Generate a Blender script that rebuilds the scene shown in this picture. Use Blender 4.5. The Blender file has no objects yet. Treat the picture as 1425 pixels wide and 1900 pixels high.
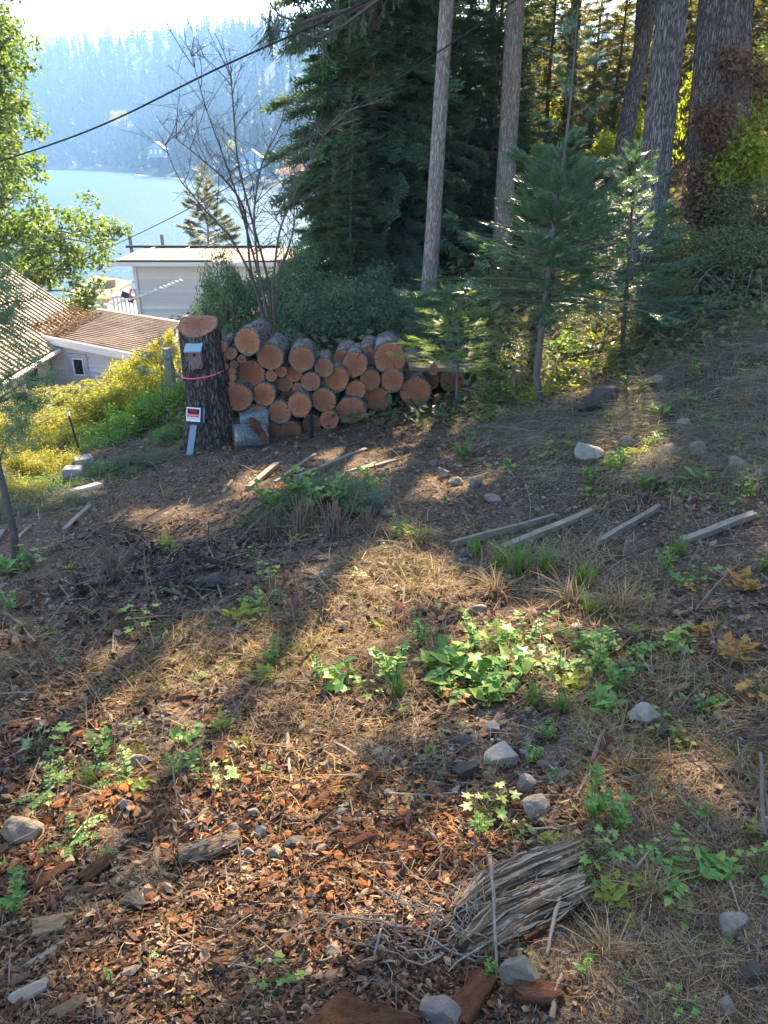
import bpy, math, random
import numpy as np
from mathutils import Vector, Matrix

# ------------------------------------------------------------------ camera, sky, sun, exposure
S = bpy.context.scene
COL = S.collection
PITCH = math.radians(24.3)
FPX = 1463.0
cam_data = bpy.data.cameras.new('camera')
cam = bpy.data.objects.new('camera', cam_data)
COL.objects.link(cam)
cam.location = (0, 0, 0)
cam.rotation_euler = (math.radians(90) - PITCH, 0, 0)
cam_data.sensor_fit = 'VERTICAL'
cam_data.sensor_height = 24
cam_data.lens = 12.0 / (950 / FPX)
cam_data.clip_start = 0.05
cam_data.clip_end = 6000
S.camera = cam

SUN_AZ = math.radians(12)      # a little right of straight ahead
SUN_EL = math.radians(37)
world = bpy.data.worlds.new('World')
S.world = world
world.use_nodes = True
wn = world.node_tree
wn.nodes.clear()
sky = wn.nodes.new('ShaderNodeTexSky')
sky.sky_type = 'NISHITA'
sky.sun_disc = False
sky.sun_elevation = SUN_EL
sky.sun_rotation = SUN_AZ
sky.altitude = 600
sky.air_density = 1.0
sky.dust_density = 1.4
sky.ozone_density = 1.0
bg = wn.nodes.new('ShaderNodeBackground')
bg.inputs['Strength'].default_value = 0.105
wo = wn.nodes.new('ShaderNodeOutputWorld')
wn.links.new(sky.outputs['Color'], bg.inputs['Color'])
wn.links.new(bg.outputs['Background'], wo.inputs['Surface'])

sun_d = bpy.data.lights.new('sun', 'SUN')
sun_d.energy = 5.0
sun_d.angle = math.radians(0.5)
sun_d.color = (1.0, 0.80, 0.55)
sun = bpy.data.objects.new('sun', sun_d)
COL.objects.link(sun)
SDIR = Vector((math.sin(SUN_AZ) * math.cos(SUN_EL), math.cos(SUN_AZ) * math.cos(SUN_EL), math.sin(SUN_EL)))
sun.rotation_euler = SDIR.to_track_quat('Z', 'Y').to_euler()
sun.location = SDIR * 60

S.view_settings.view_transform = 'Standard'
S.view_settings.look = 'None'
S.view_settings.gamma = 1.0
S.view_settings.use_curve_mapping = False
S.view_settings.exposure = 2.7
S.cycles.max_bounces = 6
S.cycles.diffuse_bounces = 3
S.cycles.glossy_bounces = 2
S.cycles.transmission_bounces = 4
S.cycles.volume_bounces = 0
S.cycles.transparent_max_bounces = 8
S.cycles.use_denoising = True
S.cycles.sample_clamp_indirect = 4.0
S.cycles.caustics_reflective = False
S.cycles.caustics_refractive = False

# ------------------------------------------------------------------ numeric helpers
RNG = np.random.default_rng(7)
random.seed(7)
CP, SP = math.cos(PITCH), math.sin(PITCH)


def ray(px, py):
    cx = (np.asarray(px, float) - 712.5) / FPX
    cy = (950 - np.asarray(py, float)) / FPX
    return cx, CP + cy * SP, -SP + cy * CP


def P(px, py, y):
    """point seen at photo pixel (px,py) whose forward distance is y"""
    a, b, c = ray(px, py)
    return Vector((float(a * y / b), float(y), float(c * y / b)))


def pxs(p):
    """metres per photo pixel at world point p"""
    return (p[1] * CP - p[2] * SP) / FPX


def project(x, y, z):
    d = np.maximum(y * CP - z * SP, 0.05)
    return 712.5 + FPX * x / d, 950 - FPX * (y * SP + z * CP) / d


def _hash(ix, iy, iz, seed):
    h = (ix.astype(np.int64) * 374761393 + iy.astype(np.int64) * 668265263 + iz.astype(np.int64) * 2147483647 + seed * 974711) & 0xFFFFFFFF
    h = ((h ^ (h >> 13)) * 1274126177) & 0xFFFFFFFF
    h = ((h ^ (h >> 16)) * 2246822519) & 0xFFFFFFFF
    return ((h ^ (h >> 15)) & 0xFFFFFF) / float(0xFFFFFF)


def vnoise(x, y, z=None, seed=0):
    x = np.asarray(x, float); y = np.asarray(y, float)
    z = np.zeros_like(x) if z is None else np.asarray(z, float)
    ix, iy, iz = np.floor(x), np.floor(y), np.floor(z)
    fx, fy, fz = x - ix, y - iy, z - iz
    fx = fx * fx * (3 - 2 * fx); fy = fy * fy * (3 - 2 * fy); fz = fz * fz * (3 - 2 * fz)
    r = 0
    for a in (0, 1):
        wa = fx if a else 1 - fx
        for b in (0, 1):
            wb = fy if b else 1 - fy
            for c in (0, 1):
                wc = fz if c else 1 - fz
                r = r + wa * wb * wc * _hash(ix + a, iy + b, iz + c, seed)
    return r * 2 - 1


def fbm(x, y, z=None, oct=4, seed=0):
    r = 0; a = 1.0; f = 1.0; n = 0
    for o in range(oct):
        r = r + a * vnoise(x * f, y * f, None if z is None else z * f, seed + o * 17)
        n += a; a *= 0.5; f *= 2.03
    return r / n


def mesh_np(name, V, Fs, mats=(), smooth=False, midx=None):
    me = bpy.data.meshes.new(name)
    V = np.asarray(V, np.float32).reshape(-1, 3)
    me.vertices.add(len(V))
    me.vertices.foreach_set('co', V.ravel())
    Fs = [np.asarray(f, np.int32) for f in Fs if len(f)]
    tot = sum(f.size for f in Fs); n = sum(len(f) for f in Fs)
    me.loops.add(tot); me.polygons.add(n)
    me.loops.foreach_set('vertex_index', np.concatenate([f.ravel() for f in Fs]))
    st = []; o = 0
    for f in Fs:
        k = f.shape[1]
        st.append(o + np.arange(len(f), dtype=np.int32) * k); o += f.size
    me.polygons.foreach_set('loop_start', np.concatenate(st).astype(np.int32))
    for m in mats:
        me.materials.append(m)
    if midx is not None:
        me.polygons.foreach_set('material_index', np.asarray(midx, np.int32))
    me.update(calc_edges=True)
    me.polygons.foreach_set('use_smooth', np.full(n, bool(smooth)))
    me.validate()
    return me


class Acc:
    """collects vertices, triangles and quads"""
    def __init__(self):
        self.V = []; self.T = []; self.Q = []; self.n = 0

    def add(self, V, F):
        V = np.asarray(V, float).reshape(-1, 3); F = np.asarray(F, np.int64)
        if F.size == 0:
            return
        (self.T if F.shape[1] == 3 else self.Q).append(F + self.n)
        self.V.append(V); self.n += len(V)

    def inst(self, tv, tf, M, T):
        K = len(T); n = len(tv)
        if K == 0:
            return
        out = np.einsum('kij,nj->kni', M, tv) + T[:, None, :]
        F = (np.asarray(tf)[None] + (np.arange(K) * n)[:, None, None]).reshape(-1, np.asarray(tf).shape[1])
        self.add(out.reshape(-1, 3), F)

    def tube(self, pts, rad, sides=6, cap=False):
        pts = np.asarray([tuple(p) for p in pts], float)
        rad = np.broadcast_to(np.asarray(rad, float), (len(pts),))
        d = np.gradient(pts, axis=0)
        d /= np.linalg.norm(d, axis=1)[:, None] + 1e-9
        up = np.array([0.0, 0.0, 1.0]) if abs(d[0][2]) < .9 else np.array([1.0, 0, 0])
        a = np.cross(d, up); a /= np.linalg.norm(a, axis=1)[:, None] + 1e-9
        b = np.cross(d, a)
        th = np.arange(sides) / sides * 2 * math.pi
        ring = pts[:, None] + rad[:, None, None] * (np.cos(th)[None, :, None] * a[:, None] + np.sin(th)[None, :, None] * b[:, None])
        n = len(pts); i = np.arange(n - 1)[:, None] * sides; j = np.arange(sides)[None]; k = (j + 1) % sides
        F = np.stack([i + j, i + k, i + sides + k, i + sides + j], -1).reshape(-1, 4)
        self.add(ring.reshape(-1, 3), F)
        if cap:
            for ri, r0 in ((0, ring[0]), (n - 1, ring[-1])):
                c = pts[ri]
                VV = np.vstack([r0, c]); jj = np.arange(sides)
                FF = np.stack([jj, (jj + 1) % sides, np.full(sides, sides)], 1)
                if ri == 0:
                    FF = FF[:, ::-1]
                self.add(VV, FF)

    def box(self, c, s, R=None):
        v = np.array([[x, y, z] for x in (-.5, .5) for y in (-.5, .5) for z in (-.5, .5)]) * np.asarray(s, float)
        if R is not None:
            v = v @ np.asarray(R, float).T
        f = [[0, 1, 3, 2], [4, 6, 7, 5], [0, 4, 5, 1], [2, 3, 7, 6], [0, 2, 6, 4], [1, 5, 7, 3]]
        self.add(v + np.asarray(tuple(c), float), f)

    def mesh(self, name, mats=(), smooth=False):
        Fs = []
        if self.T: Fs.append(np.concatenate(self.T))
        if self.Q: Fs.append(np.concatenate(self.Q))
        return mesh_np(name, np.concatenate(self.V), Fs, mats, smooth)


def basis(d, up):
    d = np.asarray(d, float); d = d / (np.linalg.norm(d, axis=-1, keepdims=True) + 1e-9)
    up = np.broadcast_to(np.asarray(up, float), d.shape)
    y = np.cross(up, d); y /= np.linalg.norm(y, axis=-1, keepdims=True) + 1e-9
    z = np.cross(d, y)
    return np.stack([d, y, z], -1)


def rnd_dir(rng, n):
    v = rng.normal(size=(n, 3))
    return v / np.linalg.norm(v, axis=1)[:, None]


# ------------------------------------------------------------------ object helpers
def obj(name, me, parent=None, loc=None, rot=None, scale=None, label=None, cat=None, group=None, kind=None):
    o = bpy.data.objects.new(name, me)
    COL.objects.link(o)
    if parent is not None: o.parent = parent
    if loc is not None: o.location = loc
    if rot is not None: o.rotation_euler = rot
    if scale is not None: o.scale = scale if hasattr(scale, '__len__') else (scale,) * 3
    if label: o['label'] = label
    if cat: o['category'] = cat
    if group: o['group'] = group
    if kind: o['kind'] = kind
    elif parent is not None and name in ('branch', 'stem', 'crown', 'foliage', 'needles', 'leaves'): o['kind'] = 'stuff'
    return o


def thing(name, label, cat, loc=(0, 0, 0), rot=(0, 0, 0), group=None, scale=None):
    return obj(name, None, None, loc, rot, scale, label, cat, group)


def copy_tree(o, parent=None):
    c = o.copy(); COL.objects.link(c)
    if parent is not None: c.parent = parent
    for ch in list(o.children):
        copy_tree(ch, c)
    return c


# ------------------------------------------------------------------ materials
def new_mat(name):
    m = bpy.data.materials.new(name); m.use_nodes = True
    nt = m.node_tree; nt.nodes.clear()
    return m, nt


def ramp(nt, fac, cols, interp='LINEAR'):
    r = nt.nodes.new('ShaderNodeValToRGB'); cr = r.color_ramp; cr.interpolation = interp
    while len(cr.elements) > 1: cr.elements.remove(cr.elements[-1])
    for i, c in enumerate(cols):
        pos, col = c if isinstance(c[0], float) and len(c) == 2 else (i / max(1, len(cols) - 1), c)
        e = cr.elements[0] if i == 0 else cr.elements.new(pos)
        e.position = pos; e.color = (*col, 1)
    if fac is not None: nt.links.new(fac, r.inputs[0])
    return r.outputs[0]


def noise(nt, scale, detail=4, rough=.55, vec=None, dist=0):
    n = nt.nodes.new('ShaderNodeTexNoise')
    n.inputs['Scale'].default_value = scale; n.inputs['Detail'].default_value = detail
    n.inputs['Roughness'].default_value = rough; n.inputs['Distortion'].default_value = dist
    if vec is not None: nt.links.new(vec, n.inputs['Vector'])
    return n.outputs[0]


def coords(nt, scale=(1, 1, 1), kind='Object'):
    t = nt.nodes.new('ShaderNodeTexCoord'); m = nt.nodes.new('ShaderNodeMapping')
    m.inputs['Scale'].default_value = scale
    nt.links.new(t.outputs[kind], m.inputs['Vector'])
    return m.outputs[0]


def mixc(nt, fac, a, b, mode='MIX'):
    m = nt.nodes.new('ShaderNodeMix'); m.data_type = 'RGBA'; m.blend_type = mode
    for s, v in ((m.inputs[0], fac), (m.inputs[6], a), (m.inputs[7], b)):
        if hasattr(v, 'is_output'): nt.links.new(v, s)
        elif isinstance(v, (int, float)): s.default_value = v
        else: s.default_value = (*v, 1)
    return m.outputs[2]


def math_(nt, op, a, b=None):
    m = nt.nodes.new('ShaderNodeMath'); m.operation = op
    for s, v in ((m.inputs[0], a), (m.inputs[1], b)):
        if v is None: continue
        if hasattr(v, 'is_output'): nt.links.new(v, s)
        else: s.default_value = v
    return m.outputs[0]


def finish(nt, color, rough=.8, spec=.3, bump=None, bstr=.5, bdist=.01, trans=None, tamt=0, metal=0):
    b = nt.nodes.new('ShaderNodeBsdfPrincipled'); o = nt.nodes.new('ShaderNodeOutputMaterial')
    if hasattr(color, 'is_output'): nt.links.new(color, b.inputs['Base Color'])
    else: b.inputs['Base Color'].default_value = (*color, 1)
    if hasattr(rough, 'is_output'): nt.links.new(rough, b.inputs['Roughness'])
    else: b.inputs['Roughness'].default_value = rough
    b.inputs['Specular IOR Level'].default_value = spec
    b.inputs['Metallic'].default_value = metal
    if bump is not None:
        bp = nt.nodes.new('ShaderNodeBump'); bp.inputs['Strength'].default_value = bstr
        bp.inputs['Distance'].default_value = bdist
        nt.links.new(bump, bp.inputs['Height']); nt.links.new(bp.outputs[0], b.inputs['Normal'])
    out = b.outputs[0]
    if tamt > 0:
        t = nt.nodes.new('ShaderNodeBsdfTranslucent'); mx = nt.nodes.new('ShaderNodeMixShader')
        tc = trans if trans is not None else color
        if hasattr(tc, 'is_output'): nt.links.new(tc, t.inputs['Color'])
        else: t.inputs['Color'].default_value = (*tc, 1)
        mx.inputs[0].default_value = tamt
        nt.links.new(out, mx.inputs[1]); nt.links.new(t.outputs[0], mx.inputs[2])
        out = mx.outputs[0]
    nt.links.new(out, o.inputs['Surface'])


def island_rand(nt):
    g = nt.nodes.new('ShaderNodeNewGeometry')
    return g.outputs['Random Per Island']


def mat_leafy(name, cols, rough=.5, spec=.4, tamt=.35, tboost=1.5, nscale=1.3):
    """each leaf or needle spray takes its own colour from the ramp"""
    m, nt = new_mat(name)
    r = island_rand(nt)
    n = noise(nt, nscale, 2, .5, coords(nt))
    f = math_(nt, 'ADD', math_(nt, 'MULTIPLY', r, .65), math_(nt, 'MULTIPLY', n, .42))
    c = ramp(nt, f, cols)
    tb = mixc(nt, 1.0, c, (tboost, tboost * 1.02, tboost * .55), 'MULTIPLY')
    finish(nt, c, rough, spec, trans=tb, tamt=tamt)
    return m


def mat_bits(name, cols, rough=.85, spec=.04, tamt=0, bump=True, grain=(60, 60, 60)):
    m, nt = new_mat(name)
    r = island_rand(nt)
    v = coords(nt, grain)
    n = noise(nt, 1.0, 3, .6, v)
    c = ramp(nt, r, cols)
    c = mixc(nt, math_(nt, 'MULTIPLY', n, .55), c, (.03, .022, .016))
    finish(nt, c, rough, spec, bump=n if bump else None, bstr=.5, bdist=.004, tamt=tamt)
    return m


def mat_bark(name, dark, mid, light, sc=(9, 9, 2.2), bd=.03, lichen=None):
    m, nt = new_mat(name)
    v = coords(nt, sc)
    n1 = noise(nt, 1.6, 6, .65, v, .8)
    vo = nt.nodes.new('ShaderNodeTexVoronoi'); vo.feature = 'DISTANCE_TO_EDGE'; vo.inputs['Scale'].default_value = 1.7
    v2 = coords(nt, (sc[0] * 1.0, sc[1] * 1.0, sc[2] * .6))
    nv = nt.nodes.new('ShaderNodeVectorMath'); nv.operation = 'ADD'
    nn = nt.nodes.new('ShaderNodeTexNoise'); nn.inputs['Scale'].default_value = 2.0
    nt.links.new(v2, nn.inputs['Vector'])
    nt.links.new(v2, nv.inputs[0]); nt.links.new(nn.outputs['Color'], nv.inputs[1])
    nt.links.new(nv.outputs[0], vo.inputs['Vector'])
    e = ramp(nt, vo.outputs[0], [(0.0, (0, 0, 0)), (.22, (1, 1, 1))])
    h = math_(nt, 'MULTIPLY', math_(nt, 'ADD', n1, .2), e)
    c = ramp(nt, h, [(0.0, dark), (.38, mid), (.85, light)])
    if lichen:
        c = mixc(nt, ramp(nt, noise(nt, 2.2, 5, .7, coords(nt, (1.5, 1.5, 1))), [(0.5, (0, 0, 0)), (.62, (.6, .6, .6))]), c, lichen)
    finish(nt, c, .95, .05, bump=h, bstr=.9, bdist=bd)
    return m


def mat_noise(name, cols, scale=4, sc=(1, 1, 1), rough=.85, spec=.12, bstr=.5, bdist=.01, detail=6, bscale=None, metal=0):
    m, nt = new_mat(name)
    v = coords(nt, sc)
    n = noise(nt, scale, detail, .62, v, .3)
    c = ramp(nt, n, cols)
    oi = nt.nodes.new('ShaderNodeObjectInfo')
    c = mixc(nt, 1.0, c, ramp(nt, oi.outputs['Random'], [(.82, .82, .84), (1.1, 1.07, 1.02)]), 'MULTIPLY')
    b = noise(nt, bscale or scale * 4, 6, .65, v)
    finish(nt, c, rough, spec, bump=b, bstr=bstr, bdist=bdist, metal=metal)
    return m


M = {}
M['needle_dark'] = mat_leafy('spruce_needles', [(.055, .09, .068), (.08, .13, .085), (.11, .165, .10), (.17, .215, .125)], .5, .35, .45, 1.9, .5)
M['needle_blue'] = mat_leafy('fir_needles', [(.035, .075, .045), (.055, .12, .065), (.09, .16, .085), (.16, .22, .12)], .36, .6, .3, 1.6, 1.2)
M['needle_lime'] = mat_leafy('sapling_needles', [(.08, .14, .035), (.13, .21, .05), (.18, .26, .06), (.25, .31, .09)], .5, .4, .4, 1.6)
M['needle_brown'] = mat_leafy('dead_needles', [(.09, .06, .045), (.16, .10, .075), (.2, .12, .085), (.24, .16, .10)], .8, .15, .35, 1.3, .8)
M['needle_tan'] = mat_leafy('backlit_needles', [(.08, .10, .045), (.13, .14, .055), (.19, .17, .075), (.24, .20, .10)], .6, .3, .5, 1.8, .6)
M['far_needles'] = mat_leafy('far_needles', [(.012, .03, .02), (.018, .042, .026), (.03, .055, .028), (.06, .07, .03)], .7, .1, .1, 1.4, .02)
M['birch_leaf'] = mat_leafy('birch_leaves', [(.035, .075, .02), (.07, .12, .03), (.11, .16, .035), (.16, .18, .05)], .4, .5, .45, 1.9, .6)
M['yellow_leaf'] = mat_leafy('yellow_leaves', [(.045, .09, .022), (.11, .17, .03), (.24, .25, .04), (.34, .26, .05), (.28, .14, .045)], .55, .3, .5, 1.7, .9)
M['green_leaf'] = mat_leafy('weed_leaves', [(.035, .09, .02), (.06, .16, .028), (.10, .22, .035), (.19, .29, .05), (.25, .25, .06)], .45, .4, .4, 1.6, 3)
M['teal_leaf'] = mat_leafy('shrub_leaves', [(.045, .085, .05), (.07, .12, .065), (.1, .15, .075), (.16, .19, .10)], .42, .5, .3, 1.5, 1.2)
M['mixed_leaf'] = mat_leafy('thicket_leaves', [(.05, .085, .045), (.08, .13, .055), (.14, .155, .07), (.17, .12, .065)], .55, .35, .35, 1.5, .9)
M['lime_leaf'] = mat_leafy('backlit_leaves', [(.10, .17, .03), (.18, .24, .035), (.28, .30, .04), (.34, .28, .05)], .5, .3, .55, 1.9, .8)
M['orange_leaf'] = mat_leafy('autumn_leaves', [(.22, .08, .02), (.35, .16, .03), (.42, .26, .06), (.3, .05, .03)], .6, .3, .4, 1.4, 3)
M['grass'] = mat_leafy('grass_blades', [(.05, .11, .025), (.085, .16, .035), (.13, .19, .05), (.24, .22, .08)], .5, .35, .4, 1.5, 2)
M['straw'] = mat_bits('straw', [(.15, .09, .04), (.32, .20, .09), (.46, .32, .15), (.58, .44, .25), (.26, .14, .065)], .75, .06, .3, False)
M['greystraw'] = mat_bits('grey_straw', [(.17, .13, .085), (.3, .245, .16), (.4, .33, .225), (.5, .43, .31), (.16, .17, .08)], .8, .05, .2, False)
M['bark_chip'] = mat_bits('bark_chips', [(.035, .02, .014), (.12, .052, .028), (.20, .08, .036), (.06, .038, .028), (.27, .13, .06), (.04, .028, .022), (.14, .085, .055), (.38, .27, .17), (.09, .048, .03)], .9, .04)
M['red_chip'] = mat_bits('red_wood_chips', [(.13, .05, .02), (.30, .10, .03), (.42, .155, .045), (.16, .07, .035), (.42, .22, .09), (.10, .05, .03)], .9, .04)
M['dead_leaf'] = mat_bits('dead_leaves', [(.09, .05, .03), (.22, .12, .06), (.36, .22, .11), (.15, .09, .06), (.44, .33, .21), (.09, .045, .035)], .8, .05, .25)
M['twig'] = mat_bits('twigs', [(.07, .05, .04), (.14, .1, .075), (.22, .17, .13), (.1, .06, .045)], .8, .2)
M['pebble'] = mat_bits('pebbles', [(.16, .155, .15), (.26, .25, .24), (.36, .35, .33), (.21, .18, .15), (.3, .31, .33)], .75, .3)
M['moss'] = mat_leafy('moss', [(.07, .08, .02), (.13, .13, .03), (.2, .18, .045), (.28, .23, .07)], .8, .2, .35, 1.4, 3)
M['bark_dark'] = mat_bark('dark_bark', (.05, .043, .042), (.13, .115, .112), (.24, .215, .205), (18, 18, 5.0), .025)
M['bark_stump'] = mat_bark('stump_bark', (.025, .02, .018), (.075, .058, .05), (.15, .12, .105), (15, 15, 6.0), .02)
M['bark_red'] = mat_bark('pine_bark', (.12, .095, .085), (.25, .205, .185), (.38, .32, .29), (20, 20, 4.5), .015)
M['bark_log'] = mat_bark('log_bark', (.03, .024, .02), (.14, .115, .095), (.34, .3, .26), (22, 22, 22), .015, (.33, .34, .33))
M['bark_birch'] = mat_bark('grey_bark', (.1, .1, .1), (.19, .19, .19), (.32, .33, .34), (26, 26, 40), .008, (.5, .51, .52))
M['branch'] = mat_noise('branch_wood', [(.05, .04, .035), (.11, .09, .075), (.17, .14, .12)], 20)
M['greybranch'] = mat_noise('grey_branch_wood', [(.06, .055, .055), (.13, .12, .115), (.22, .2, .19)], 20)
M['fir_stem'] = mat_noise('fir_stem', [(.05, .045, .04), (.12, .105, .09), (.2, .18, .16)], 14)
M['soot'] = mat_noise('burnt_wood', [(.012, .011, .011), (.03, .027, .025), (.06, .05, .045)], 20)
M['weathered'] = mat_noise('weathered_board', [(.08, .062, .045), (.2, .17, .13), (.36, .325, .27)], 5, (1.2, 14, 14), .85, .2, .6, .004)
M['rotten'] = mat_noise('rotten_wood', [(.03, .018, .011), (.2, .125, .07), (.4, .285, .17), (.52, .41, .27)], 6, (1.6, 9, 9), .9, .05, 1.0, .03)
M['redrot'] = mat_noise('crumbly_red_wood', [(.03, .016, .011), (.11, .052, .03), (.21, .10, .055), (.32, .19, .12)], 14, (2, 5, 5), .95, .03, 1.0, .02)
M['rock'] = mat_noise('grey_rock', [(.04, .032, .024), (.13, .108, .086), (.23, .2, .165), (.40, .355, .295)], 12, bstr=.8, bdist=.01)
M['rock_tan'] = mat_noise('tan_rock', [(.05, .038, .028), (.15, .12, .085), (.25, .205, .15), (.38, .32, .24)], 12, bstr=.8, bdist=.01)
M['rock_white'] = mat_noise('pale_rock', [(.09, .072, .054), (.25, .22, .18), (.46, .42, .355)], 12, bstr=.9, bdist=.01)
M['rock_dark'] = mat_noise('dark_rock', [(.03, .026, .022), (.07, .062, .054), (.13, .115, .10)], 7, (1, 5, 5), bstr=.8, bdist=.01)
M['concrete'] = mat_noise('concrete', [(.2, .19, .18), (.3, .29, .27), (.4, .385, .36)], 9, bstr=.5, bdist=.005)
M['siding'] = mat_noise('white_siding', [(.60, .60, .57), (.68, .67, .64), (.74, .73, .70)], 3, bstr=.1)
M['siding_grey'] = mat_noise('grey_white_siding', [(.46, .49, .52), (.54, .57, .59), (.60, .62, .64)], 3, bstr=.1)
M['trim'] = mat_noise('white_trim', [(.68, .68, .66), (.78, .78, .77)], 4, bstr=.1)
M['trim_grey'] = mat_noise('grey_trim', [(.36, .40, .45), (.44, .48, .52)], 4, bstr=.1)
M['glass'] = mat_noise('dark_glass', [(.015, .017, .02), (.03, .033, .036)], 2, rough=.08, spec=.6, bstr=0)
M['pink'] = mat_noise('pink_plastic', [(.72, .12, .17), (.8, .18, .22)], 3, rough=.4, bstr=0)
M['wire'] = mat_noise('black_cable', [(.02, .02, .02), (.035, .035, .035)], 3, rough=.6)
M['metal'] = mat_noise('rusty_pipe', [(.12, .08, .06), (.2, .16, .13), (.26, .23, .2)], 30, rough=.6, metal=.3)
M['blue_box'] = mat_noise('dark_blue_box', [(.03, .045, .07), (.05, .07, .1)], 5, rough=.5)
M['sand'] = mat_noise('sand', [(.36, .27, .18), (.46, .35, .24), (.5, .4, .28)], 2, bstr=.3)
M['beige_roof'] = mat_noise('beige_roof_felt', [(.17, .12, .08), (.23, .17, .12), (.28, .215, .16)], 1.2, (1, 3, 1), bstr=.2)
M['black'] = mat_noise('tar_and_hole_black', [(.015, .015, .016), (.035, .035, .035)], 4)  # tar edges and screws, also the painted shade in the birdhouse hole
M['slateblue'] = mat_noise('weathered_blue_roof', [(.2, .28, .33), (.3, .38, .43)], 14, (1, 3, 3))
M['birdbox'] = mat_noise('birdhouse_wood', [(.13, .085, .08), (.2, .135, .125), (.26, .19, .17)], 12, (6, 6, 1.5), bstr=.5, bdist=.003)
M['sign_black'] = mat_noise('sign_black', [(.012, .02, .035), (.02, .03, .05)], 3, rough=.4, bstr=0)
M['sign_red'] = mat_noise('sign_red', [(.68, .045, .05), (.75, .06, .06)], 3, rough=.4, bstr=0)
M['sign_white'] = mat_noise('sign_white', [(.72, .72, .72), (.8, .8, .8)], 3, rough=.4, bstr=0)
M['hill'] = mat_noise('forest_floor', [(.015, .03, .018), (.025, .042, .024), (.045, .055, .03)], .03, detail=8)
M['far_house'] = mat_noise('far_house_blue', [(.22, .28, .36), (.28, .34, .42)], 1)

# corrugated roof metal (ribs are geometry, this is the tan coat and its grime)
m, nt = new_mat('roof_metal')
n = noise(nt, 1.1, 6, .7, coords(nt, (1, 1, 1)))
c = ramp(nt, n, [(.3, (.15, .10, .062)), (.5, (.28, .21, .145)), (.7, (.36, .285, .21))])
finish(nt, c, .65, .15, bump=noise(nt, 20, 4), bstr=.15, bdist=.01)
M['roof_metal'] = m

# sawn end grain, unit-radius disc in object space
m, nt = new_mat('cut_end_grain')
tc = nt.nodes.new('ShaderNodeTexCoord')
sep = nt.nodes.new('ShaderNodeSeparateXYZ'); nt.links.new(tc.outputs['Object'], sep.inputs[0])
rr = math_(nt, 'SQRT', math_(nt, 'ADD', math_(nt, 'MULTIPLY', sep.outputs[0], sep.outputs[0]), math_(nt, 'MULTIPLY', sep.outputs[1], sep.outputs[1])))
oi = nt.nodes.new('ShaderNodeObjectInfo')
nz = noise(nt, 2.2, 4, .6, tc.outputs['Object'])
rn = math_(nt, 'ADD', rr, math_(nt, 'MULTIPLY', nz, .09))
rings = math_(nt, 'SINE', math_(nt, 'MULTIPLY', rn, 52.0))
mp = nt.nodes.new('ShaderNodeMapping'); mp.inputs['Scale'].default_value = (26, 1.6, 3)
vr = nt.nodes.new('ShaderNodeVectorRotate'); vr.rotation_type = 'Z_AXIS'
nt.links.new(tc.outputs['Object'], vr.inputs[0]); nt.links.new(math_(nt, 'MULTIPLY', oi.outputs['Random'], 6.0), vr.inputs['Angle'])
nt.links.new(vr.outputs[0], mp.inputs[0])
saw = noise(nt, 1.0, 3, .6, mp.outputs[0])
base = ramp(nt, rn, [(.0, (.26, .09, .04)), (.5, (.36, .14, .062)), (.84, (.42, .185, .085)), (.92, (.50, .30, .15)), (1.0, (.22, .14, .085))])
base = mixc(nt, math_(nt, 'MULTIPLY', saw, .75), base, (.2, .075, .045))
base = mixc(nt, math_(nt, 'MULTIPLY', math_(nt, 'ADD', rings, 1.0), .2), base, (.22, .09, .05))
at = math_(nt, 'ARCTAN2', sep.outputs[1], sep.outputs[0])
cb = nt.nodes.new('ShaderNodeCombineXYZ'); nt.links.new(math_(nt, 'MULTIPLY', math_(nt, 'COSINE', at), 3.0), cb.inputs[0]); nt.links.new(math_(nt, 'MULTIPLY', math_(nt, 'SINE', at), 3.0), cb.inputs[1])
nt.links.new(math_(nt, 'ADD', math_(nt, 'MULTIPLY', oi.outputs['Random'], 40.0), math_(nt, 'MULTIPLY', rr, .5)), cb.inputs[2])
crk = ramp(nt, noise(nt, 3.0, 2, .5, cb.outputs[0]), [(.60, (0, 0, 0)), (.64, (.85, .85, .85))])
base = mixc(nt, crk, base, (.07, .03, .02))
blo = ramp(nt, noise(nt, 1.1, 5, .7, vr.outputs[0]), [(.42, (0, 0, 0)), (.66, (.7, .7, .7))])
base = mixc(nt, blo, base, (.17, .10, .075))
base = mixc(nt, 1.0, base, ramp(nt, oi.outputs['Random'], [(.55, .55, .6), (1.15, 1.1, 1.0), (.8, .7, .66), (1.35, 1.2, 1.0), (.62, .6, .6), (1.1, .95, .85), (.9, .95, 1.0)]), 'MULTIPLY')
finish(nt, base, .8, .2, bump=saw, bstr=.4, bdist=.006)
M['cut'] = m

# rock of the ground: dark soil with litter tints
m, nt = new_mat('soil')
v = coords(nt)
n1 = noise(nt, .55, 5, .6, v); n2 = noise(nt, 5, 6, .7, v); n3 = noise(nt, 45, 5, .75, v); n4 = noise(nt, 160, 3, .7, v)
c = ramp(nt, n1, [(.3, (.028, .019, .014)), (.5, (.055, .037, .027)), (.68, (.10, .062, .038))])
c = mixc(nt, ramp(nt, n2, [(.4, (0, 0, 0)), (.62, (.75, .75, .75))]), c, (.115, .085, .06))
c = mixc(nt, ramp(nt, n3, [(.5, (0, 0, 0)), (.62, (.8, .8, .8))]), c, (.26, .2, .145))
c = mixc(nt, ramp(nt, n4, [(.56, (0, 0, 0)), (.66, (.8, .8, .8))]), c, (.32, .27, .22))
c = mixc(nt, ramp(nt, n4, [(.3, (.8, .8, .8)), (.42, (0, 0, 0))]), c, (.03, .022, .018))
vy = nt.nodes.new('ShaderNodeSeparateXYZ'); nt.links.new(v, vy.inputs[0])
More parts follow.
